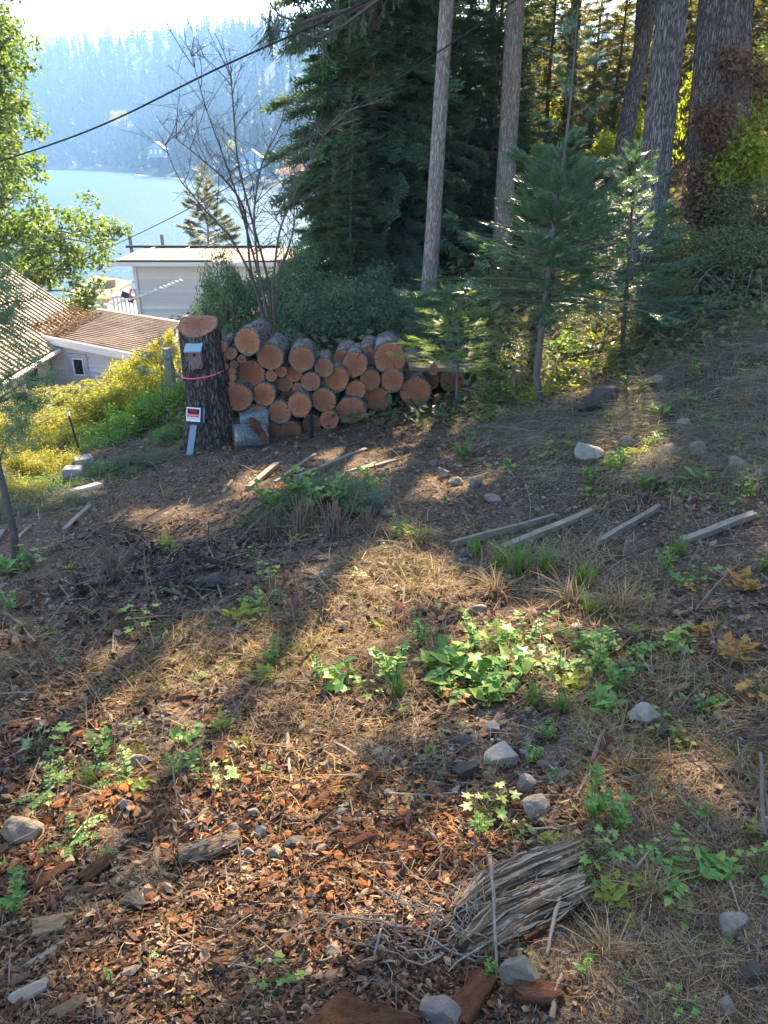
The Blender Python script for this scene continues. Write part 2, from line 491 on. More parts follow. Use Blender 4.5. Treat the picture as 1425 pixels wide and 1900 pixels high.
beach = ramp(nt, math_(nt, 'MULTIPLY', vy.outputs[1], .01), [(.6, (0, 0, 0)), (.66, (1, 1, 1))])
c = mixc(nt, beach, c, (.50, .39, .27))
hb = math_(nt, 'ADD', math_(nt, 'MULTIPLY', n3, .6), math_(nt, 'MULTIPLY', n4, .5))
finish(nt, c, .98, .0, bump=hb, bstr=1.0, bdist=.02)
M['soil'] = m

# lake
m, nt = new_mat('lake_water')
v = coords(nt, (1, .35, 1))
n = noise(nt, .9, 6, .65, v, .4)
b = noise(nt, .012, 3, .5, v)
c = ramp(nt, b, [(.3, (.03, .075, .11)), (.7, (.04, .095, .135))])
finish(nt, c, .42, .2, bump=n, bstr=.8, bdist=.4)
nt.nodes['Principled BSDF'].inputs['IOR'].default_value = 1.14
M['water'] = m

# ------------------------------------------------------------------ terrain
CTL = [  # photo px, py, forward distance of the ground seen there
 (712, 1900, 1.15), (0, 1900, 1.18), (1425, 1900, 1.10), (712, 1700, 1.50), (0, 1700, 1.60), (1425, 1700, 1.42),
 (712, 1500, 2.0), (0, 1500, 2.2), (1425, 1500, 1.86), (712, 1300, 2.75), (0, 1300, 3.1), (1425, 1300, 2.5),
 (350, 1300, 2.95), (1070, 1300, 2.6), (350, 1100, 4.3), (1070, 1100, 3.75),
 (712, 1100, 4.0), (0, 1100, 4.8), (1425, 1100, 3.55), (712, 1000, 5.0), (0, 1000, 6.3), (1425, 1000, 4.5),
 (712, 950, 5.8), (350, 960, 6.3), (1100, 960, 5.3), (1425, 930, 5.0),
 (480, 915, 6.9), (620, 905, 6.6), (712, 900, 6.9), (0, 900, 8.6), (250, 900, 8.1), (900, 900, 6.4), (1200, 870, 5.9), (1425, 850, 5.6),
 (500, 850, 8.4), (712, 850, 8.1), (350, 842, 9.1), (200, 860, 9.3), (0, 850, 10.4),
 (390, 822, 9.3), (480, 822, 9.45), (650, 793, 9.85), (780, 757, 10.2), (850, 735, 10.5), (420, 800, 9.9),
 (1000, 800, 7.7), (1010, 748, 8.9), (1200, 760, 7.4), (1425, 740, 6.8), (1200, 700, 8.6), (1425, 650, 8.0), (1425, 560, 9.6),
 (1100, 650, 10.8), (1250, 600, 10.6), (1190, 515, 12.8), (1425, 460, 11.6), (900, 650, 12.2), (950, 560, 15.0),
 (800, 525, 16.5), (1080, 545, 14.2), (1290, 480, 13.4), (600, 600, 14.2), (650, 560, 17.5), (560, 640, 12.4), (720, 545, 18), (450, 700, 11.6),
 (300, 780, 11.4), (150, 790, 13.0), (0, 780, 14.0), (260, 735, 14.2), (120, 740, 17.0), (0, 740, 17.5),
 (330, 700, 16.5), (420, 640, 19), (1150, 370, 19.5), (950, 390, 24), (1300, 300, 20), (1425, 260, 19), (1150, 290, 30), (1425, 120, 34),
 (1000, 330, 34), (800, 440, 26), (700, 470, 30), (600, 520, 27), (500, 570, 28), (420, 560, 44),
]
EXTRA = [  # world points for what the photo hides
 (-9, 24, -7.4), (-12, 18, -6.6), (-6, 22, -6.6), (-14, 44, -9.2), (-4, 44, -8.7), (-9, 60, -11), (-30, 60, -12), (-30, 78, -13.5), (-24, 88, -13.8),
 (-40, 95, -14.6), (-10, 92, -13.8), (0, 96, -14.6), (-5, 75, -12.2), (-60, 80, -14.8), (-60, 40, -12), (-30, 30, -9.6), (-20, 15, -7.2),
 (12, 60, -4), (20, 90, -8), (5, 50, -5), (30, 60, 8), (45, 90, 6), (70, 60, 18), (90, 110, 14), (25, 25, 7), (40, 30, 14), (8, 3, 0.6), (12, 8, 1.8), (5, 1, -.6), (3, .6, -1.4),
 (-5, 1, -2.7), (-9, 5, -4.2), (-3, .6, -2.2), (0, .6, -1.7), (-8, 10, -4.9),
 (-60, 140, -17), (0, 140, -17), (30, 140, -12), (70, 140, 4),
]


def _tps_setup():
    pts = [tuple(P(*c)) for c in CTL] + EXTRA
    A = np.array(pts, float)
    X = np.stack([A[:, 0] / (A[:, 1] + .8), np.log(A[:, 1] + .8)], 1)
    n = len(A)
    d = np.linalg.norm(X[:, None] - X[None], axis=-1)
    K = np.where(d > 0, d * d * np.log(d + 1e-12), 0) + np.eye(n) * 3e-3
    Pm = np.hstack([np.ones((n, 1)), X])
    L = np.zeros((n + 3, n + 3)); L[:n, :n] = K; L[:n, n:] = Pm; L[n:, :n] = Pm.T
    # interpolate the slope ratio z/(y+.8): smooth in these coordinates
    rhs = np.concatenate([A[:, 2] / (A[:, 1] + .8), np.zeros(3)])
    w = np.linalg.solve(L, rhs)
    return X, w


_TX, _TW = _tps_setup()
NU, NV = 310, 560
_s = np.linspace(-1, 1, NU)
US = .47 * _s + 1.1 * _s ** 7
VS = np.linspace(math.log(1.2), math.log(150), NV)


def tps(u, v):
    out = np.full(u.shape, _TW[-3]) + _TW[-2] * u + _TW[-1] * v
    for (a, b), w in zip(_TX, _TW[:-3]):
        d2 = (u - a) ** 2 + (v - b) ** 2
        out += w * .5 * d2 * np.log(d2 + 1e-12)
    return out


UU, VV = np.meshgrid(US, VS, indexing='ij')
YY = np.exp(VV) - .8
XX = UU * (YY + .8)
ZZ = tps(np.clip(UU, -1.05, 1.05), VV) * (YY + .8)
near = np.clip(1 - YY / 60, 0, 1)
ZZ = ZZ + near * (.055 * fbm(XX * 1.3, YY * 1.3, oct=3, seed=3) + .045 * fbm(XX * 5, YY * 5, oct=4, seed=9) + .018 * fbm(XX * 20, YY * 20, oct=3, seed=21))
# the trodden path stays smooth: mound of cut brush at the centre left stands a little proud
hx, hy, _ = P(600, 965, 5.9)
ZZ += .17 * np.exp(-(((XX - hx) / .62) ** 2 + ((YY - hy) / .34) ** 2))
ZZ = np.maximum(ZZ, -17.4)
HG = ZZ


def H(x, y):
    x = np.asarray(x, float); y = np.asarray(y, float)
    v = np.log(np.clip(y, .41, 149) + .8)
    u = np.clip(x / (np.clip(y, .41, 149) + .8), US[0], US[-1])
    fj = np.clip((v - VS[0]) / (VS[1] - VS[0]), 0, NV - 1.001)
    i = np.clip(np.searchsorted(US, u) - 1, 0, NU - 2)
    fu = (u - US[i]) / (US[i + 1] - US[i])
    j = fj.astype(int); fv = fj - j
    return (HG[i, j] * (1 - fu) * (1 - fv) + HG[i + 1, j] * fu * (1 - fv) + HG[i, j + 1] * (1 - fu) * fv + HG[i + 1, j + 1] * fu * fv)


def Gv(px, py):
    """ground points under photo pixels (arrays)"""
    a, b, c = ray(px, py)
    ys = np.exp(np.linspace(math.log(.75), math.log(120), 420))
    hit = np.full(a.shape, np.nan); prev = None
    for y in ys:
        t = y / b
        gap = c * t - H(a * t, np.full(a.shape, y))
        new = (gap <= 0) & np.isnan(hit)
        if prev is not None:
            f = prev / (prev - gap + 1e-9)
            hit = np.where(new, py_ + (y - py_) * f, hit)
        else:
            hit = np.where(new, y, hit)
        prev = gap; py_ = y
    hit = np.where(np.isnan(hit), 119., hit)
    t = hit / b
    x = a * t
    return np.stack([x, hit, H(x, hit)], -1)


def G(px, py):
    p = Gv(np.array([float(px)]), np.array([float(py)]))[0]
    return Vector(p)


def normal(x, y, e=.06):
    dx = (H(x + e, y) - H(x - e, y)) / (2 * e); dy = (H(x, y + e) - H(x, y - e)) / (2 * e)
    n = np.stack([-dx, -dy, np.ones_like(dx)], -1)
    return n / np.linalg.norm(n, axis=-1, keepdims=True)


idx = np.arange(NU * NV).reshape(NU, NV)
F = np.stack([idx[:-1, :-1], idx[1:, :-1], idx[1:, 1:], idx[:-1, 1:]], -1).reshape(-1, 4)
obj('ground', mesh_np('ground', np.stack([XX, YY, ZZ], -1), [F], [M['soil']], True), kind='structure')
# ground carried on behind and around the standing point
a = Acc()
gx, gy = np.meshgrid(np.linspace(-40, 40, 41), np.linspace(-40, .45, 22), indexing='ij')
gz = np.interp(gx, [-40, -9, -3, 0, 3, 8, 40], [-14, -5.0, -2.4, -1.80, -1.45, .6, 14]) - .04 + .02 * (gy - .45)
ii = np.arange(gx.size).reshape(gx.shape)
a.add(np.stack([gx, gy, gz], -1), np.stack([ii[:-1, :-1], ii[1:, :-1], ii[1:, 1:], ii[:-1, 1:]], -1).reshape(-1, 4))
obj('ground', a.mesh('ground_behind', [M['soil']], True), kind='structure')

# lake
LAKE = -14.0
a = Acc()
a.add([(-1900, 60, LAKE), (1400, 60, LAKE), (1400, 2150, LAKE), (-1900, 2150, LAKE)], [[0, 1, 2, 3]])
obj('lake', a.mesh('lake', [M['water']]), kind='structure')

# far shore and hill: strip that follows the shoreline seen in the photo
shore = np.array([(-900, 1280), (-620, 1080), (-380, 950), (-273, 856), (-150, 600), (-45, 369), (20, 290), (120, 230), (420, 190)], float)
hgt = np.array([120, 150, 158, 160, 128, 92, 80, 80, 90], float)
inl = np.array([(-.4, 1.), (-.25, 1.), (-.1, 1.), (0, 1.), (.12, 1.), (.3, 1.), (.5, .9), (.7, .7), (.9, .5)])
inl /= np.linalg.norm(inl, axis=1)[:, None]
cs = np.concatenate([[0], np.cumsum(np.linalg.norm(np.diff(shore, axis=0), axis=1))]); cs /= cs[-1]


def hill_pt(s, t):
    """s along the shore 0..1, t metres inland"""
    x = np.interp(s, cs, shore[:, 0]); y = np.interp(s, cs, shore[:, 1])
    dx = np.interp(s, cs, inl[:, 0]); dy = np.interp(s, cs, inl[:, 1]); h = np.interp(s, cs, hgt)
    T = 420.
    k = np.clip(t / T, -.1, 1.6)
    prof = np.where(k < 1, (.25 * k + .75 * k * k * (3 - 2 * k)), 1 - (k - 1) * .5)
    X_, Y_ = x + dx * t, y + dy * t
    Z_ = LAKE + np.clip(t, -6, 8) * .22 + h * prof + np.clip(t / 90, 0, 1) * 9 * fbm(X_ / 130, Y_ / 130, oct=4, seed=5)
    return X_, Y_, Z_


ss, tt = np.meshgrid(np.linspace(0, 1, 160), np.concatenate([np.linspace(-8, 20, 6), np.linspace(35, 660, 44)]), indexing='ij')
hxg, hyg, hzg = hill_pt(ss, tt)
ii = np.arange(ss.size).reshape(ss.shape)
obj('far_hill', mesh_np('far_hill', np.stack([hxg, hyg, hzg], -1), [np.stack([ii[:-1, :-1], ii[1:, :-1], ii[1:, 1:], ii[:-1, 1:]], -1).reshape(-1, 4)], [M['hill']], True), kind='structure')


# haze
a = Acc()
a.box((-250, 1015, 91), (3400, 2370, 219))
hm = bpy.data.materials.new('haze'); hm.use_nodes = True
hn = hm.node_tree; hn.nodes.clear()
pv = hn.nodes.new('ShaderNodeVolumePrincipled'); ho = hn.nodes.new('ShaderNodeOutputMaterial')
pv.inputs['Color'].default_value = (.27, .53, 1.0, 1)
pv.inputs['Density'].default_value = .00036
pv.inputs['Anisotropy'].default_value = .25
hn.links.new(pv.outputs[0], ho.inputs['Volume'])
obj('haze', a.mesh('haze', [hm]), kind='stuff', label='thin blue air haze over the lake and far hill')

LIT = [(720, 1075, 120, 50, 1), (640, 1180, 110, 60, .95), (430, 1290, 190, 70, .95), (560, 1235, 90, 45, .8), (330, 965, 110, 20, .9), (455, 912, 26, 16, 1), (520, 870, 26, 12, .9), (660, 850, 70, 13, .9), (800, 800, 70, 16, .9),  # ground spots chosen to be sunlit; canopy is carved along their sun rays
       (930, 1170, 90, 36, .9), (880, 1130, 60, 26, .8), (760, 970, 40, 26, .7), (650, 1580, 170, 60, .9), (560, 1490, 180, 50, .75), (200, 1500, 220, 80, .85), (20, 1590, 60, 60, .9), (60, 1480, 90, 60, .6), (400, 1400, 120, 50, .8),
       (1200, 845, 110, 34, .95), (1340, 985, 80, 22, .9), (1060, 690, 60, 60, .8), (1230, 900, 60, 20, .5), (1080, 1830, 110, 50, .85), (1330, 1440, 90, 60, .5), (640, 1700, 160, 60, .55), (240, 1720, 180, 80, .6), (960, 1560, 80, 40, .6),
       (1190, 765, 80, 50, .95), (1250, 700, 60, 40, .6), (1400, 600, 90, 60, .7), (1300, 560, 60, 40, .6), (1380, 1080, 60, 24, .8), (1040, 1090, 90, 26, .4), (1260, 1340, 70, 40, .5), (60, 900, 120, 40, .9), (250, 1180, 100, 40, .5), (880, 1500, 60, 50, .7), (150, 1330, 120, 70, .75), (300, 1180, 160, 50, .6), (480, 905, 40, 18, .9), (1060, 560, 90, 60, .8)]


_dr = np.random.default_rng(21)
for _ in range(95):
    cx_, cy_ = _dr.uniform(-40, 1450), _dr.uniform(1050, 1880)
    LIT.append((cx_, cy_, _dr.uniform(22, 60), _dr.uniform(12, 30), _dr.uniform(.6, 1.0)))
for _ in range(16):
    LIT.append((_dr.uniform(300, 1420), _dr.uniform(830, 1040), _dr.uniform(20, 50), _dr.uniform(7, 14), _dr.uniform(.6, .95)))
LIT += [(1350, 1230, 60, 30, .9), (1180, 1480, 70, 30, .85), (1100, 1180, 60, 24, .8), (1390, 870, 50, 26, .9), (1150, 640, 70, 40, .85), (1000, 690, 60, 30, .8), (800, 905, 60, 26, .95), (620, 845, 60, 12, 1), (700, 870, 50, 14, .9), (480, 880, 40, 16, .9)]


def lit_at(Q):
    """how much of the ground spot whose sun ray passes Q is meant to be sunlit; the canopy is carved by this"""
    p = Q.copy(); s_ = np.array(SDIR)
    for _ in range(6):
        gz_ = H(p[:, 0], p[:, 1]); p = p - s_ * ((p[:, 2] - gz_) / s_[2])[:, None] * .85
    ok = (p[:, 1] > .3); px_, py_2 = project(p[:, 0], p[:, 1], p[:, 2])
    w = np.zeros(len(Q))
    for cx_, cy_, rx_, ry_, a_ in LIT:
        w = np.maximum(w, a_ * np.exp(-(((px_ - cx_) / rx_) ** 2 + ((py_2 - cy_) / ry_) ** 2)))
    n_ = fbm(p[:, 0] * 2.2, p[:, 1] * 2.2, oct=3, seed=77)
    return np.where(ok, np.clip((w - .34 + n_ * .34) * 5, 0, 1), 0), px_



# ------------------------------------------------------------------ foliage builders
def leaf_tpl(w=.55, fold=.12):
    return np.array([(0, 0, 0), (.45, w / 2, fold), (1, 0, -.04), (.45, -w / 2, fold)], float), np.array([[0, 1, 2], [0, 2, 3]])


def lobed_tpl():
    ang = np.radians([-150, -105, -70, -45, -22, 0, 22, 45, 70, 105, 150]); rr_ = np.array([.35, .48, .30, .62, .42, .80, .42, .62, .30, .48, .35])
    v = [(0.3, 0, 0)] + [(.3 + r * math.cos(t) * .9, r * math.sin(t), .10 * r - .10 * abs(math.sin(t)) * r) for t, r in zip(ang, rr_)]
    f = [[0, i, i + 1] for i in range(1, 11)]
    return np.array(v), np.array(f)


def spray_tpl(rng, n=7, w=.085, l=.42, ang=48, zj=.06):
    """conifer spray, unit long along +X: stem and side twigs"""
    v = [(0, -.012, 0), (0, .012, 0), (1.0, 0, -.05)]; f = [[0, 2, 1]]
    for i in range(n):
        t = (i + .5) / n * .92
        for s in (-1, 1):
            L = l * (1 - .55 * t) * rng.uniform(.75, 1.2); a_ = math.radians(ang + rng.uniform(-10, 10))
            d = np.array([math.cos(a_), s * math.sin(a_), rng.uniform(-zj, zj) * 3]); b0 = np.array([t, 0, -.05 * t])
            p = np.array([-d[1], d[0], 0]) * w * .5
            k = len(v)
            v += [tuple(b0 - p * .6), tuple(b0 + p * .6), tuple(b0 + d * L * .55 + p + (0, 0, .02)), tuple(b0 + d * L)]
            f += [[k, k + 3, k + 1], [k + 1, k + 3, k + 2]]
    return np.array(v, float), np.array(f)


SPR = [spray_tpl(np.random.default_rng(i), 4, .15, .5) for i in range(3)]
SPRU = [spray_tpl(np.random.default_rng(30 + i), 2, .26, .55) for i in range(3)]
SPRF = [spray_tpl(np.random.default_rng(10 + i), 6, .075, .36) for i in range(3)]


def conifer(seed, Hh, R, z0=.0, nb=120, spr=.35, droop=.35, rise=.25, dens=1.0, tpls=SPR, r0=.15, tipup=.1, prof=.85, zmax=None, carve=None, bare=0, vary=.28):
    """returns trunk mesh accumulator and crown accumulator; base at origin"""
    rng = np.random.default_rng(seed)
    tr = Acc(); cr = Acc(); br = Acc()
    zt = np.linspace(0, Hh, 14)
    wob = np.stack([fbm(zt * .3, zt * 0 + seed, oct=2, seed=seed) * .12, fbm(zt * .3, zt * 0 + seed + 9, oct=2, seed=seed) * .12, zt], 1)
    wob[0, :2] = 0
    tr.tube(wob, r0 * (1 - zt / Hh * .94), 10)
    i = np.arange(nb)
    h = z0 + (Hh - z0) * ((i + rng.uniform(0, 1, nb)) / nb) ** 1.0
    h = np.minimum(h, Hh * .985)
    rel = (h - z0) / (Hh - z0)
    L = R * np.clip((1 - rel) ** prof, .03, 1) * rng.uniform(1 - vary, 1 + vary * .7, nb) * np.clip(.72 + rel * 3, 0, 1)
    az = i * 2.39996 + rng.uniform(-.4, .4, nb)
    T_, D_, N_, S_ = [], [], [], []
    for k in range(nb):
        if zmax is not None and h[k] > zmax + .6: continue
        a_ = az[k]; l = L[k]; out = np.array([math.cos(a_), math.sin(a_), 0]); side = np.array([-math.sin(a_), math.cos(a_), 0])
        rs = rise * (0.3 + 1.1 * rel[k]) + rng.uniform(-.08, .08); dr = droop * (1.15 - .6 * rel[k])
        t = np.linspace(0, 1, 6)
        pts = out * (t * l)[:, None] + side * (rng.uniform(-.1, .1) * l * t ** 2)[:, None] + np.array([0, 0, 1]) * (l * (rs * t - dr * t ** 2 + tipup * t ** 4))[:, None]
        pts[:, 2] += h[k]
        br.tube(pts, max(.005, .014 * l ** .8) * (1.05 - t), 4)
        n = max(3, int(l / spr * 9 * dens * (1 if l > spr else .6)))
        tk = rng.uniform(.04 + bare, 1, n) ** .62; sd = rng.choice([-1, 1], n)
        wmax = .42 * l * (1.08 - tk) + .04
        sl = rng.uniform(0, 1, n) ** .8 * wmax
        px_ = np.stack([np.interp(tk, t, pts[:, j]) for j in range(3)], 1)
        ang = np.radians(rng.uniform(28, 62, n)) * np.clip(1.2 - tk, .15, 1)
        dd = out * np.cos(ang)[:, None] + side * (sd * np.sin(ang))[:, None]
        pos = px_ + dd * sl[:, None]
        pos[:, 2] -= sl * droop * .6 + rng.uniform(0, .05, n) * l * .3
        dd[:, 2] = rs - 2 * dr * tk * .8 + 4 * tipup * tk ** 3 * .6 + rng.normal(0, .22, n)
        T_.append(pos); D_.append(dd); S_.append(spr * rng.uniform(.6, 1.25, n) * np.clip(.55 + .5 * l / R, .4, 1))
        nn = np.tile([0, 0, 1.0], (n, 1)) + rng.normal(0, .35, (n, 3)); N_.append(nn)
    # leader
    n = 14; T_.append(np.stack([rng.normal(0, .02, n), rng.normal(0, .02, n), Hh * (1 - rng.uniform(0, .08, n))], 1) + np.array([wob[-1, 0], wob[-1, 1], 0])); dd = rnd_dir(rng, n); dd[:, 2] = abs(dd[:, 2]) + .6
    D_.append(dd); S_.append(np.full(n, spr * .5)); N_.append(rnd_dir(rng, n))
    T_ = np.vstack(T_); D_ = np.vstack(D_); N_ = np.vstack(N_); S_ = np.concatenate(S_)
    if zmax is not None:
        keep = T_[:, 2] < zmax
        T_, D_, N_, S_ = T_[keep], D_[keep], N_[keep], S_[keep]
    if carve is not None:  # foliage cut out along sun rays so the chosen spots get sun
        dn_ = D_ / np.linalg.norm(D_, axis=1)[:, None]; li = np.max([lit_at((T_ + dn_ * (S_ * f_)[:, None]) * carve[1] + np.array(carve[0]))[0] for f_ in (0, .5, 1.0)], 0)
        k_ = rng.uniform(0, 1, len(T_)) > li; T_, D_, N_, S_ = T_[k_], D_[k_], N_[k_], S_[k_]
    B = basis(D_, N_) * S_[:, None, None]
    w = rng.integers(0, len(tpls), len(T_))
    for q, (tv, tf) in enumerate(tpls):
        cr.inst(tv, tf, B[w == q], T_[w == q])
    return tr, cr, br


def tree_obj(name, label, cat, loc, parts, rz=0, group=None, scale=None, rot=None):
    t = thing(name, label, cat, loc, rot or (0, 0, rz), group, scale)
    for nm, me in parts:
        obj(nm, me, t)
    return t


def leaf_cloud(rng, acc, centers, radii, n, size, tpl, flat=.6, droop=.2, squash=.8):
    """leaves through the volume of clumps"""
    c = rng.integers(0, len(centers), n)
    p = rnd_dir(rng, n) * (rng.uniform(0, 1, n) ** .5)[:, None] * radii[c][:, None] * np.array([1, 1, squash])
    pos = centers[c] + p
    d = rnd_dir(rng, n); d[:, 2] = d[:, 2] * .6 - droop
    nn = rnd_dir(rng, n) * (1 - flat) + np.array([0, 0, flat])
    B = basis(d, nn) * (size * rng.uniform(.55, 1.3, n))[:, None, None]
    acc.inst(tpl[0], tpl[1], B, pos)


def shrub_mesh(seed, rx, ry, rz, nleaf, size, mat, tpl=None, stems=14, nclump=26, flat=.45, hollow=.35, stem_mat=None, squash=.8):
    rng = np.random.default_rng(seed)
    tpl = tpl or leaf_tpl()
    d = rnd_dir(rng, nclump); d[:, 2] = abs(d[:, 2])
    r = hollow + (1 - hollow) * rng.uniform(0, 1, nclump) ** .6
    cen = d * r[:, None] * np.array([rx, ry, rz]); cen[:, 2] += .04
    rad = rng.uniform(.16, .42, nclump) * min(rx, ry, rz * 1.3)
    fo = Acc(); leaf_cloud(rng, fo, cen, rad, nleaf, size, tpl, flat, squash=squash)
    st = Acc()
    for k in range(stems):
        e = cen[rng.integers(0, nclump)] * rng.uniform(.8, 1.1); b = np.array([rng.normal(0, rx * .12), rng.normal(0, ry * .12), -.15])
        t = np.linspace(0, 1, 6)[:, None]
        pts = b + (e - b) * t + np.array([0, 0, 1]) * (np.sin(t * math.pi) * rz * .12) + rng.normal(0, .02 * rx, (6, 3)) * t
        st.tube(pts, np.linspace(.012, .003, 6) * (rz + .4), 4)
    return [('foliage', fo.mesh('foliage', [mat])), ('stem', st.mesh('stem', [stem_mat or M['branch']]))]


# ------------------------------------------------------------------ trunks with furrowed bark
def bark_trunk(seed, p0, p1, r0, r1, mat, flare=.35, rough=.035, nz=90, na=56, bend=.0, extend=1.0):
    """mesh in local space with its base at the origin; p0,p1 world axis points"""
    p0 = Vector(p0); p1 = Vector(p1); ax = (p1 - p0) * extend; Ln = ax.length
    t = np.linspace(-.03, 1, nz)[:, None]; th = np.linspace(0, 2 * math.pi, na, endpoint=False)[None]
    r = r0 + (r1 - r0) * np.clip(t, 0, 1)
    zl = t * Ln
    r = r * (1 + flare * np.exp(-np.clip(zl, 0, 9) / (r0 * 1.3)) * (1 + .35 * np.cos(th * 5 + seed)))
    X = np.cos(th) * 1.0 + 0 * t; Y = np.sin(th) + 0 * t
    k = 3.2 / max(r0, .12) * .35
    nse = fbm(X * 7 + seed, Y * 7, zl * 1.6 + 0 * th, oct=4, seed=seed)
    rid = 1 - np.abs(fbm(X * 9 + seed, Y * 9, zl * 1.3 + 0 * th, oct=3, seed=seed + 5)) * 2.2
    r = r * (1 + .05 * fbm(X + seed, Y, zl * .5 + 0 * th, oct=2, seed=seed)) + rough * (.6 * nse + .6 * rid - .4)
    a = ax.normalized(); u = a.cross(Vector((0, 1, 0))); u.normalize(); w = a.cross(u)
    bx = bend * np.sin(np.clip(t, 0, 1) * math.pi)
    Pp = (np.array(ax) * t[..., None] if False else t[..., None] * np.array(ax)) + (r * X)[..., None] * np.array(u) + (r * Y)[..., None] * np.array(w) + bx[..., None] * np.array(u)
    i = np.arange(nz - 1)[:, None] * na; j = np.arange(na)[None]; kk = (j + 1) % na
    Fq = np.stack([i + j, i + kk, i + na + kk, i + na + j], -1).reshape(-1, 4)
    return mesh_np('trunk', Pp.reshape(-1, 3), [Fq], [mat], True)


# ------------------------------------------------------------------ far shore woods
def far_conifer(seed, slim=1.0, layers=7, seg=5):
    rng = np.random.default_rng(seed); a = Acc()
    for k in range(layers):
        z = .10 + .86 * (k / layers); R = .19 * slim * (1 - k / layers) ** .8 * rng.uniform(.75, 1.2) + .008
        th = np.arange(seg) / seg * 2 * math.pi + rng.uniform(0, 6)
        for q in range(seg):
            rr_ = R * rng.uniform(.6, 1.3); d = np.array([math.cos(th[q]), math.sin(th[q]), 0]); s = np.array([-d[1], d[0], 0])
            top = np.array([0, 0, z + .14]); tip = d * rr_ + np.array([0, 0, z - .02 + rng.uniform(-.03, .03)])
            m_ = d * rr_ * .55 + np.array([0, 0, z + .035])
            a.add([top, m_ + s * rr_ * .55, tip, m_ - s * rr_ * .55], [[0, 1, 2], [0, 2, 3]])
    return a


FAR = [far_conifer(i, [1.0, .75, 1.25, .9, .6, 1.1][i]) for i in range(6)]
far_me = [f.mesh('far_crown', [M['far_needles']]) for f in FAR]
tk = Acc(); tk.tube([(0, 0, -.05), (0, 0, .95)], [.013, .003], 5)
far_tr = tk.mesh('far_trunk', [M['branch']])
rng = np.random.default_rng(42)
# individually readable trees: the waterside row and the skyline
cand = []
for s in np.linspace(.22, .80, 92):
    cand.append((s + rng.normal(0, .002), rng.uniform(8, 48), rng.uniform(20, 34), 'shore'))
for s in np.linspace(.16, .76, 100):
    cand.append((s + rng.normal(0, .002), rng.uniform(330, 415), rng.uniform(15, 30) * (1.25 if rng.uniform() < .25 else 1), 'sky'))
for s in np.linspace(.30, .80, 50):
    cand.append((s + rng.normal(0, .004), rng.uniform(60, 150), rng.uniform(18, 30), 'mid'))
LBL = {'shore': ('tall dark conifer standing in the hazy row along the far waterline', 'conifers along the far shore'),
       'sky': ('blue hazed conifer standing on the ridge line against the pale sky', 'conifers on the far ridge'),
       'mid': ('hazy conifer on the slope between the far shore and the ridge', 'conifers on the far slope')}
for s, t_, h_, kd in cand:
    x_, y_, z_ = [float(v) for v in hill_pt(s, t_)]
    k = int(rng.integers(0, 6))
    tree_obj('distant_conifer', LBL[kd][0], 'tree', (x_, y_, z_ - .5), [('crown', far_me[k]), ('trunk', far_tr)], rng.uniform(0, 6.28), LBL[kd][1], (h_, h_, h_))
# the rest of the wood, one mass
K = 2700
s_ = rng.uniform(.08, .95, K); t__ = rng.uniform(10, 640, K)
keep = fbm(s_ * 22, t__ / 60, oct=3, seed=8) > -1.5
s_, t__ = s_[keep], t__[keep]; K = len(s_)
x_, y_, z_ = hill_pt(s_, t__)
wood = Acc(); kk = rng.integers(0, 6, K); hh = rng.uniform(18, 33, K)
for q in range(6):
    mm_ = kk == q; n = mm_.sum(); an = rng.uniform(0, 6.28, n)
    Mx = np.zeros((n, 3, 3)); Mx[:, 0, 0] = np.cos(an); Mx[:, 0, 1] = -np.sin(an); Mx[:, 1, 0] = np.sin(an); Mx[:, 1, 1] = np.cos(an); Mx[:, 2, 2] = 1
    Mx *= hh[mm_][:, None, None]
    fa = FAR[q]; tv = np.concatenate(fa.V); tf = np.concatenate(fa.T)
    wood.inst(tv, tf, Mx, np.stack([x_[mm_], y_[mm_], z_[mm_] - .5], 1))
obj('forest', wood.mesh('forest', [M['far_needles']]), kind='stuff', label='dense hazy conifer forest covering the far hillside')
# pale autumn broadleaf spots at the far waterside
for px, py, y, r, lab in ((432, 268, 470, 5.5, 'bright yellow green round tree on the far shore behind bare twigs'),
                          (540, 300, 330, 5, 'pale tan leafed tree at the far shore beside the big spruce'),
                          (222, 210, 700, 9, 'pale yellowish bush patch on the hazy far slope')):
    p = P(px, py, y)
    me = shrub_mesh(px, r, r, r * 1.5, 900, 1.0, M['yellow_leaf'] if px != 540 else M['orange_leaf'], stems=3)
    tree_obj('distant_leafy_tree', lab, 'tree', p - Vector((0, 0, r)), me)
# far houses
def far_house(px, py, y, w, lab, mat):
    p = P(px, py, y); t = thing('lakeside_house', lab, 'house', p)
    a = Acc(); a.box((0, 0, w * .28), (w, w * .8, w * .56)); obj('wall', a.mesh('wall', [mat]), t)
    a = Acc()
    for s in (-1, 1):
        a.add([(0, -w * .5, w * .95), (s * w * .62, -w * .5, w * .5), (s * w * .62, w * .5, w * .5), (0, w * .5, w * .95)], [[0, 1, 2, 3]])
    a.add([(-w * .5, -w * .401, w * .56), (w * .5, -w * .401, w * .56), (0, -w * .401, w * .93)], [[0, 1, 2]])
    obj('roof', a.mesh('roof', [mat]), t)
    for dx in (-.3, 0, .3):
        a = Acc(); a.box((dx * w, -w * .41, w * .33), (w * .16, .1, w * .26)); obj('window', a.mesh('window', [M['trim']]), t)
far_house(293, 292, 620, 11, 'small blue gabled house among dark trees on the far shore', M['far_house'])
far_house(470, 322, 400, 11, 'blue lakeside house behind the bare twigs on the far shore', M['far_house'])
